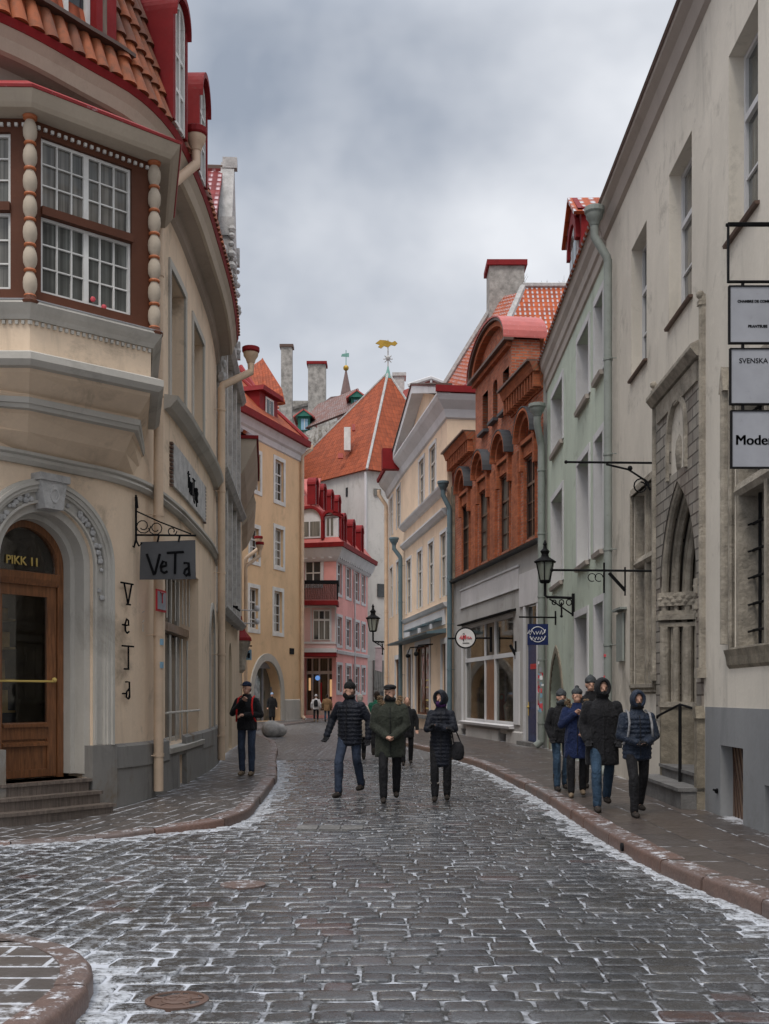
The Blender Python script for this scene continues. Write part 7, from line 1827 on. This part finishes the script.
class Fig:
    """closed volumes that are fused into one surface by a voxel remesh"""
    def __init__(s): s.b=MB()
    def cap(s,p0,p1,r0,r1,n=12,sx=1,sy=1):
        p0,p1=Vector(p0),Vector(p1); d=p1-p0; L=max(d.length,1e-4); d.normalize()
        pts=[];rs=[]
        for i in range(4): a=PI/2*(i/3); pts.append(p0-d*r0*math.cos(a)*.98); rs.append(max(.0015,r0*math.sin(a)))
        for i in range(4): a=PI/2*(1-i/3); pts.append(p1+d*r1*math.cos(a)*.98); rs.append(max(.0015,r1*math.sin(a)))
        x=Vector((1,0,0)) if abs(d.x)<.9 else Vector((0,1,0)); x=(x-d*x.dot(d)).normalized(); y=d.cross(x); rings=[]
        for p,r in zip(pts,rs): rings.append([s.b.v(p+x*math.cos(2*PI*j/n)*r*sx+y*math.sin(2*PI*j/n)*r*sy) for j in range(n)])
        for i in range(len(rings)-1):
            for j in range(n): q=(j+1)%n; s.b.F.append([rings[i][j],rings[i][q],rings[i+1][q],rings[i+1][j]])
        s.b.F.append(rings[0][::-1]); s.b.F.append(rings[-1])
    def chain(s,pts,rs):
        for i in range(len(pts)-1): s.cap(pts[i],pts[i+1],rs[i],rs[i+1])
    def ell(s,c,rx,ry,rz,n=16,m=10):
        rings=[]
        for i in range(m+1):
            a=PI*i/m; z=-rz*math.cos(a); k=max(.01,math.sin(a)); rings.append([s.b.v((c[0]+rx*k*math.cos(2*PI*j/n),c[1]+ry*k*math.sin(2*PI*j/n),c[2]+z)) for j in range(n)])
        for i in range(m):
            for j in range(n): q=(j+1)%n; s.b.F.append([rings[i][j],rings[i][q],rings[i+1][q],rings[i+1][j]])
        s.b.F.append(rings[0][::-1]); s.b.F.append(rings[-1])
    def loft(s,L,n=24):
        rings=[[s.b.v((c[0]+rx*math.copysign(abs(math.cos(2*PI*j/n))**.85,math.cos(2*PI*j/n)),c[1]+ry*math.sin(2*PI*j/n),c[2])) for j in range(n)] for c,rx,ry in L]
        for i in range(len(rings)-1):
            for j in range(n): q=(j+1)%n; s.b.F.append([rings[i][j],rings[i][q],rings[i+1][q],rings[i+1][j]])
        s.b.F.append(rings[0][::-1]); s.b.F.append(rings[-1])
    def make(s,name,m,par,vox=.011,sm=2,sc=1.0,cut=None):
        ob=s.b.build(name,m,par)
        me0=ob.data
        r=ob.modifiers.new('r','REMESH'); r.mode='VOXEL'; r.voxel_size=vox; q=ob.modifiers.new('s','SMOOTH'); q.iterations=sm; q.factor=.5
        dg=bpy.context.evaluated_depsgraph_get(); dg.update(); me=bpy.data.meshes.new_from_object(ob.evaluated_get(dg)); me.name=name
        ob.modifiers.clear(); ob.data=me; bpy.data.meshes.remove(me0)
        if not me.materials: me.materials.append(MATS[m])
        me.polygons.foreach_set('use_smooth',[True]*len(me.polygons)); return ob
def hand(F_,w,dirv,side,curl=.5,r=.0095,scale=1.0):
    """palm plus five fingers; dirv: forearm direction"""
    d=Vector(dirv).normalized(); u=Vector((side,0,0)); u=(u-d*u.dot(d)); u=u.normalized() if u.length>.1 else Vector((0,-1,0)); fwd=d.cross(u).normalized()
    if fwd.y>0: fwd=-fwd
    w=Vector(w); pc=w+d*.05
    F_.cap(w,w+d*.075,.026,.030); F_.cap(w+u*.018+d*.03,w+u*.02+d*.08,.02,.018); F_.cap(w-u*.018+d*.03,w-u*.02+d*.075,.02,.018)
    for i,(o,L) in enumerate(((-.033,.062),(-.011,.076),(.011,.080),(.032,.070))):
        b=w+d*.085+u*o; m=b+(d*math.cos(curl)+fwd*math.sin(curl))*L*.55; e=m+(d*math.cos(curl*2.2)+fwd*math.sin(curl*2.2))*L*.5
        F_.cap(b-d*.02,m,r,r*.93,8); F_.cap(m,e,r*.93,r*.8,8)
    b=w+d*.03+u*.028; m=b+(d*.6+u*.6+fwd*.4).normalized()*.04; F_.cap(b,m,r*1.2,r*1.05,8); F_.cap(m,m+(d*.8+fwd*.5).normalized()*.032,r*1.05,r*.9,8)
def person(label,x,y,z,h,face=0,coat='coat_black',legs='trousers_black',shoes='shoe_dark',hem=.80,puff=False,width=1.0,arms=None,step=(.12,-.10),
           hood=None,hat=None,hatm='knit_black',scarf=None,glove=None,fur=None,bag=None,pack=None,strap=None,look=0,far=False,beard=False,bulk=1.0,boots=False,hair='hair_dark',group=None,skirt=False):
    S=h/1.75
    T=thing('person',label,'person',(0,0,0),group)
    vx=.018 if far else .0105
    w=width*bulk
    hipz=.93; sh=.160*w
    lf,rf=step   # foot offset towards the camera (-y) for the person's left(+x)/right(-x) as seen: keys: viewer left, viewer right
    def leg(side,off,rs):
        foot=Vector((side*.095,-off,.085)); hip=Vector((side*.095,0,hipz)); lift=0
        if off<0: foot.z+=abs(off)*.35
        knee=(hip+foot)/2+Vector((side*.005,-.035-abs(off)*.25,.02)); return hip,knee,foot
    LG=[leg(-1,lf,0),leg(1,rf,0)]
    # arms default: hanging
    A=arms or {-1:((-.25*w,.02,1.16),(-.26*w,-.06,.92)),1:((.25*w,.02,1.16),(.26*w,-.06,.92))}
    SH={s:Vector((s*sh,0,1.375)) for s in (-1,1)}
    cl,sl=math.cos(look),math.sin(look)
    hc=Vector((0,-.02,1.615))
    # ---- body: one continuous surface
    B=Fig()
    B.loft([((0,0,.86),.13,.095),((0,0,.95),.15,.105),((0,0,1.1),.125,.09),((0,0,1.28),.145,.10),((0,0,1.40),.15,.085),((0,0,1.45),.09,.06)])
    B.cap((0,0,1.42),(0,-.01,1.56),.055,.05)
    B.ell(hc+Vector((0,.005,.015)),.076,.094,.112); B.ell(hc+Vector((0,-.035,-.055)),.052,.052,.052)
    def hp(a,b,c): return hc+Vector((a*cl-b*sl*-1*-1 if False else a*cl+b*sl*-1*-1 if False else a*cl-(-b)*sl*0,0,0)) if False else hc+Vector((a*cl+(-b)*sl,-(-b)*cl*-1*-1 if False else b*cl+a*sl,c))
    B.cap(hp(0,-.085,.01),hp(0,-.107,-.022),.010,.013,8); B.ell(hp(0,-.085,-.055),.022,.012,.008,8,6)
    B.cap(hp(-.03,-.076,.028),hp(.03,-.076,.028),.009,.009,8)
    for s in (-1,1): B.ell(hp(s*.077,0,-.005),.012,.02,.032,8,6)
    for s in (-1,1):
        e,wv=map(Vector,A[s]); B.chain([SH[s]-Vector((s*.02,0,.02)),e,wv],[.048,.038,.026])
        hand(B,wv,(wv-e),-s if abs(wv.x)<.2 else s*-1,.55)
        hp_,kn,ft=LG[0 if s<0 else 1]; B.chain([hp_,kn,ft],[.078,.052,.036]); B.cap(ft+Vector((0,0,-.03)),ft+Vector((0,-.13,-.05)),.035,.03)
    body=B.make('body','skin',T,vox=.018 if far else .0085,sm=1)
    # eyes
    if not far:
        E=MB()
        for s in (-1,1): E.ball(hp(s*.031,-.080,.004),.0075,8,6)
        E.build('eyes','eye_dark',body,True)
    # ---- trousers
    P=Fig(); P.loft([((0,0,.84),.135*w,.10),((0,0,.95),.14*w,.105),((0,0,1.02),.12*w,.09)])
    for s in (-1,1):
        a,k,c=LG[0 if s<0 else 1]; P.chain([a,k,c+Vector((0,0,.02))],[.088,.068,.058])
        P.cap(k+Vector((0,.02,-.03)),(k+c)/2+Vector((0,.02,0)),.07,.068)
    P.make('trousers',legs,T,vx,1)
    for s in (-1,1):
        a,k,c=LG[0 if s<0 else 1]; Q=Fig(); fz=c.z-.085
        Q.cap(c+Vector((0,.03,-.045)),c+Vector((0,-.13,-.052)),.046,.038); Q.cap(c+Vector((0,-.07,-.045)),c+Vector((s*.008,-.15,-.055)),.045,.034); Q.cap(c+Vector((0,.02,0)),c+Vector((0,.015,.05 if not boots else .20)),.056,.06 if not boots else .072)
        so=Q.make('boot' if boots else 'shoe',shoes,T,.014 if far else .009,1)
        if fur=='cuff' and boots: 
            q=Fig(); q.ell(c+Vector((0,.005,.20)),.076,.076,.038); q.make('boot_cuff','fur_grey',so,.014,0)
    # ---- coat
    C=Fig()
    if puff:
        zz=hem
        while zz<1.34:
            t=(zz-hem)/(1.42-hem); belt=1.0-.08*math.exp(-((zz-1.05)/.12)**2); rx=(.182+.018*math.sin(t*PI*.9))*w*belt
            C.ell((0,0,zz+.035),rx,.128*bulk*(1 if zz<1.28 else .90)+.006,.056,22,8); zz+=.060
        C.loft([((0,0,hem+.01),.172*w,.122*bulk),((0,0,1.1),.170*w,.122*bulk),((0,0,1.36),.155*w,.105)])
        C.loft([((0,0,1.30),.182*w,.115),((0,0,1.36),.165*w,.108),((0,0,1.42),.125*w,.09),((0,-.005,1.47),.085,.078),((0,-.005,1.51),.075,.073)])
    else:
        C.loft([((0,0,hem),(.190 if hem<.7 else .175)*w,.140*bulk),((0,0,hem+.03),(.193 if hem<.7 else .18)*w,.145*bulk),((0,0,.95),.185*w,.138*bulk),((0,0,1.10),.172*w,.128*bulk),((0,-.005,1.26),.190*w,.132*bulk),((0,0,1.35),.170*w,.115*bulk),((0,0,1.42),.125*w,.092),((0,-.005,1.47),.085,.078),((0,-.005,1.51),.075,.073)])
        C.cap((-.10*w,-.10,1.05),(.1*w,-.10,1.03),.045,.04); C.cap((-.12*w,-.09,.9),(-.09*w,-.1,1.25),.04,.04); C.cap((.12*w,-.09,.88),(.1*w,-.09,1.22),.045,.035)
    for s in (-1,1):
        e,wv=map(Vector,A[s]); wv2=wv-(wv-e).normalized()*.0
        if puff:
            for p0,p1,r0,r1,n in ((SH[s],e,.070,.063,5),(e,wv2,.063,.052,4)):
                for i in range(n+1): q=p0.lerp(p1,i/n); rr=(r0+(r1-r0)*i/n)*bulk; C.ell(q,rr,rr,rr*.95,12,8)
                C.cap(p0,p1,r0*.82,r1*.85)
        else: C.chain([SH[s],e,wv2],[.070*bulk,.058*bulk,.048*bulk])
    ct=C.make('coat',coat,T,vx,4 if puff else 1)
    Z=MB(); Z.tube([(0,-.158*bulk,hem+.06),(0,-.150*bulk,1.2),(0,-.125,1.40)],.006,5); Z.build('zip','glove_black',ct)
    if glove:
        for s in (-1,1):
            e,wv=map(Vector,A[s]); Gl=Fig(); hand(Gl,wv,(wv-e),-s,.55,.0135); Gl.cap(wv-(wv-e).normalized()*.02,wv+(wv-e).normalized()*.07,.036,.036); Gl.make('glove',glove,T,.008 if not far else .016,1)
    # ---- head wear
    if hat=='beanie':
        q=Fig(); q.ell(hc+Vector((0,.012,.055)),.092,.108,.085); q.cap(hc+Vector((0,.02,.06)),hc+Vector((.0,.03,.15 if hatm=='knit_black' else .11)),.07,.03 if hatm=='knit_black' else .05); q.cap(hc+Vector((-.045,-.07,.045)),hc+Vector((.045,-.07,.045)),.022,.022); q.make('beanie',hatm,T,vx*.8,1)
    if hat=='bobble': 
        q=Fig(); q.ell(hc+Vector((0,.01,.06)),.09,.105,.075); q.ell(hc+Vector((0,.02,.145)),.035,.035,.03); q.make('beanie',hatm,T,vx*.8,1)
    if hat=='cap':
        q=Fig(); q.ell(hc+Vector((0,.012,.065)),.088,.105,.068); q.loft([(hp(0,-.09,.055),.07,.06),(hp(0,-.09,.066),.07,.055)]); q.make('cap',hatm,T,vx*.7,1)
    if hat=='flat':
        q=Fig(); q.ell(hc+Vector((0,.0,.078)),.098,.122,.045); q.ell(hp(0,-.09,.052),.07,.05,.012,12,6); q.make('flat_cap',hatm,T,vx*.7,1)
    if hat is None and not hood:
        q=Fig(); q.ell(hc+Vector((0,.022,.035)),.084,.092,.095); q.ell(hc+Vector((0,.05,-.03)),.075,.06,.08); q.make('hair',hair,T,vx,1)
    elif hat and not hood and not far:
        q=Fig(); q.ell(hc+Vector((0,.045,-.02)),.078,.06,.06); q.make('hair',hair,T,vx,1)
    if hood:
        q=Fig(); n=26
        for i in range(n+1):   # ring of the opening plus shell behind
            a=R(-150+300*i/n)+PI/2; rx,rz=.074,.098; c=hc+Vector((0,0,.005)); p=hp(rx*math.cos(a),-.085,rz*math.sin(a)+.01); q.cap(p,hp(rx*1.2*math.cos(a),.0,rz*1.22*math.sin(a)+.005),.024,.026,8); q.cap(hp(rx*1.2*math.cos(a),.0,rz*1.22*math.sin(a)+.005),hp(rx*.75*math.cos(a),.075,rz*.8*math.sin(a)),.026,.034,8)
        q.ell(hc+Vector((0,.06,.0)),.085,.06,.11); q.cap((0,.05,1.42),(0,.05,1.52),.09,.08); q.make('hood',hood,T,.010 if not far else .018,2)
    if fur:
        if fur!='cuff':
            q=MB(); rnd=random.Random(int(abs(x)*100)+3)
            for i in range(420):
                a=R(rnd.uniform(-215,35)); rr=rnd.uniform(.10,.15); base=Vector((rr*math.cos(a)*1.15,-.03+rnd.uniform(-.03,.06),1.485+rr*math.sin(a)*.55+.03)) if hood is None else None
                if hood: a=R(rnd.uniform(0,360)); base=hp(.10*math.cos(a),-.065,.125*math.sin(a))
                d=Vector((math.cos(a),rnd.uniform(-.6,.2),math.sin(a)+rnd.uniform(-.3,.3))).normalized(); q.tube([base,base+d*rnd.uniform(.02,.045)],.008,4,.002)
            if hood is None: q.tube([(.125*math.cos(R(t))*1.15,-.0,1.51+.12*math.sin(R(t))*.55) for t in range(-215,36,15)],.036,8)
            q.build('fur_trim',fur,T,True)
    if scarf:
        q=Fig(); q.ell((0,-.02,1.515),.092,.09,.05); q.ell(hp(0,-.06,-.075),.058,.045,.045); q.make('scarf',scarf,T,vx*.9,1)
    if beard:
        q=Fig(); q.ell(hp(0,-.062,-.075),.05,.045,.042); q.make('beard',hair,T,.009,1)
    if strap:
        q=MB()
        for s in (-1,1): q.tube([(s*.12*w,.06,1.47),(s*.13*w,-.09,1.43),(s*.135*w,-.155*bulk,1.30),(s*.15*w,-.145*bulk,1.12),(s*.18*w,-.05,1.0)],.016,6)
        q.build('backpack_strap',strap,T,True)
    if pack:
        q=Fig(); q.loft([((0,.19,1.0),.12,.06),((0,.20,1.1),.14,.085),((0,.20,1.30),.13,.08),((0,.19,1.42),.09,.05)]); q.make('backpack',pack,T,vx,1)
    T.scale=(S,S,S); T.rotation_euler=(0,0,face); T.location=(x,y,z)
    if bag:
        return T
    return T
def ppx(px,Y,z=0): return PX(px,Y)
ZP=.127
t=person('man in dark quilted jacket, black pointed beanie and slate jeans walking in the road',PX(350,17.3),17.3,.012,1.80,R(-20),coat='coat_ink',legs='jeans_slate',hem=.78,puff=True,bulk=1.10,hat='beanie',scarf='knit_black',glove='glove_black',step=(.24,-.22),look=R(-35),arms={-1:((-.30,.03,1.17),(-.34,-.10,.93)),1:((.29,.06,1.16),(.30,.0,.90))},group='people walking along the road')
t=person('man in olive parka with tan fur hood and dark flat cap, hands clasped in front',PX(390,16.4),16.4,.012,1.76,R(0),coat='coat_olive',legs='trousers_black',hem=.66,bulk=1.18,hat='flat',hatm='knit_black',scarf='knit_black',fur='fur_tan',step=(.16,-.16),look=R(-25),beard=True,arms={-1:((-.245,-.03,1.12),(-.06,-.215,.98)),1:((.245,-.03,1.12),(.05,-.22,.97))},group='people walking along the road')
t=person('woman in long black quilted coat with hood up and arms folded, handbag at her side',PX(441,16.5),16.5,.012,1.66,R(-4),coat='coat_ink',legs='trousers_black',hem=.55,puff=True,bulk=1.02,width=.93,hood='coat_ink',scarf='scarf_purple',boots=True,fur='cuff',step=(.05,-.04),look=R(-30),glove='glove_black',arms={-1:((-.215,-.08,1.14),(.07,-.19,1.15)),1:((.215,-.08,1.14),(-.07,-.21,1.19))},group='people walking along the road')
b=MB(); bx=PX(457.5,16.5); b.lathe((bx,16.45,.62),[(.03,0),(.085,.03),(.10,.12),(.09,.22),(.05,.28)],14,1,.7); b.tube([(bx-.06,16.45,.88),(bx-.10,16.44,1.1),(bx-.16,16.42,1.32)],.010,6); b.tube([(bx+.05,16.45,.88),(bx-.06,16.5,1.15),(bx-.16,16.55,1.34)],.010,6)
tag(b.build('handbag','glove_black',None,True),'rounded black leather handbag hanging at the hooded woman\'s hip','handbag')
person('man in navy cap with red backpack straps, hand to his mouth, on the left pavement',PX(247,20.2),20.2,ZP,1.73,R(-10),coat='coat_black',legs='jeans_slate',hem=.84,bulk=1.04,hat='cap',hatm='cap_navy',step=(-.01,.02),strap='red_strap',pack='red_strap',look=R(-20),shoes='shoe_tan',arms={-1:((-.26,-.06,1.15),(-.02,-.20,1.38)),1:((.27,-.02,1.12),(.02,-.20,1.12))})
# group on the right pavement
person('figure in hooded navy quilted jacket with grey backpack straps, nearest on the right pavement',PX(637,13.45),13.45,ZP,1.53,R(4),coat='puffer_navy',legs='trousers_black',hem=.78,puff=True,bulk=1.10,width=1.05,hood='puffer_navy',scarf='knit_black',step=(.20,-.18),strap='strap_grey',glove='glove_black',arms={-1:((-.25,-.03,1.12),(-.07,-.19,1.03)),1:((.25,-.03,1.12),(.08,-.19,1.03))},group='people walking on the right pavement')
person('tall person in long black hooded coat and blue jeans on the right pavement',PX(602,14.1),14.1,ZP,1.69,R(-3),coat='coat_black',legs='jeans_blue',hem=.60,bulk=1.16,hood='coat_black',scarf='knit_black',step=(.24,-.22),look=R(8),glove='glove_black',arms={-1:((-.255,.02,1.12),(-.215,-.09,.94)),1:((.25,.02,1.12),(.21,-.10,.93))},group='people walking on the right pavement')
person('person in bright navy parka with grey bobble hat, fur collar and tan boots',PX(577,15.9),15.9,ZP,1.58,R(-8),coat='coat_navy',legs='trousers_black',hem=.62,bulk=1.08,hat='bobble',hatm='knit_grey',fur='fur_tan',shoes='shoe_tan',boots=True,step=(.08,-.10),look=R(-22),arms={-1:((-.25,-.06,1.15),(-.04,-.18,1.33)),1:((.26,-.02,1.13),(.12,-.17,1.02))},group='people walking on the right pavement')
person('person in black jacket, dark knitted hat and blue jeans, furthest left on the right pavement',PX(561,17.0),17.0,ZP,1.56,R(6),coat='coat_black',legs='jeans_blue',hem=.82,bulk=1.0,hat='beanie',hatm='knit_grey',scarf='knit_grey',step=(.10,-.06),boots=True,glove='glove_black',arms={-1:((-.24,.01,1.13),(-.20,-.08,.93)),1:((.24,.01,1.13),(.20,-.08,.95))},group='people walking on the right pavement')
person('person in grey knitted hat mostly hidden behind the tall black coated walker',PX(590.5,17.6),17.6,ZP,1.78,R(0),coat='coat_black',legs='trousers_black',hem=.75,hat='beanie',hatm='knit_grey',step=(.08,-.08),group='people walking on the right pavement')
# far people
person('distant figure in long black coat and pale blue hat beyond the boulder',PX(272,57),57,ZP,1.60,R(10),coat='coat_black',legs='trousers_black',hem=.35,hat='beanie',hatm='knit_blue',far=True,step=(.02,-.02))
person('distant walker seen from behind in white jacket with small dark backpack',PX(316,63.5),63.5,.012,1.62,R(180),coat='coat_white',legs='trousers_black',hem=.82,hat='beanie',hatm='coat_white',pack='coat_black',far=True,bulk=1.1,shoes='shoe_tan')
person('distant walker in brown coat and blue jeans beside the one in white',PX(327,63.5),63.5,.012,1.64,R(180),coat='coat_brown',legs='jeans_blue',hem=.72,far=True,bulk=1.12)
person('pale haired person in beige coat half hidden behind the man in the black beanie',PX(360,27),27,.012,1.62,R(180),coat='coat_beige',legs='trousers_black',hem=.6,far=True,hair='hair_pale')
person('person in green jacket half hidden behind the man with the fur hood',PX(377,28.5),28.5,.012,1.70,R(180),coat='coat_green',legs='trousers_black',hem=.8,far=True)
person('person in dark coat between the fur hooded man and the woman with folded arms',PX(407,25),25,.012,1.55,R(0),coat='coat_black',legs='trousers_black',hem=.7,far=True,hair='hair_dark')
# window dummies
for px,cm,lab in ((502,'letter_red','red hooded display figure inside the brick house shop window'),(473,'coat_white','pale display figure with light hat inside the brick house shop window'),(510,'coat_beige','beige display figure beside the red one inside the brick house shop window')):
    s_=FR3.s_px(px,-.5); p=FR3.P(s_,.66,-.5); t=thing('mannequin',lab,'mannequin',tuple(p)); q=Fig(); q.loft([((p.x,p.y,.68),.16,.12),((p.x,p.y,1.0),.19,.13),((p.x,p.y,1.25),.22,.13),((p.x,p.y,1.4),.10,.08)]); q.cap((p.x,p.y,1.45),(p.x,p.y,1.56),.11,.10); q.make('garment',cm,t,.025,1)
    q=Fig(); q.ell((p.x-.03,p.y-.06,1.52),.07,.07,.09); q.make('head','fur_grey',t,.02,1)
    b=MB(); b.cube(p.x-.2,p.x+.2,p.y-.15,p.y+.15,.5,.68); b.build('stand','oak_door',t)
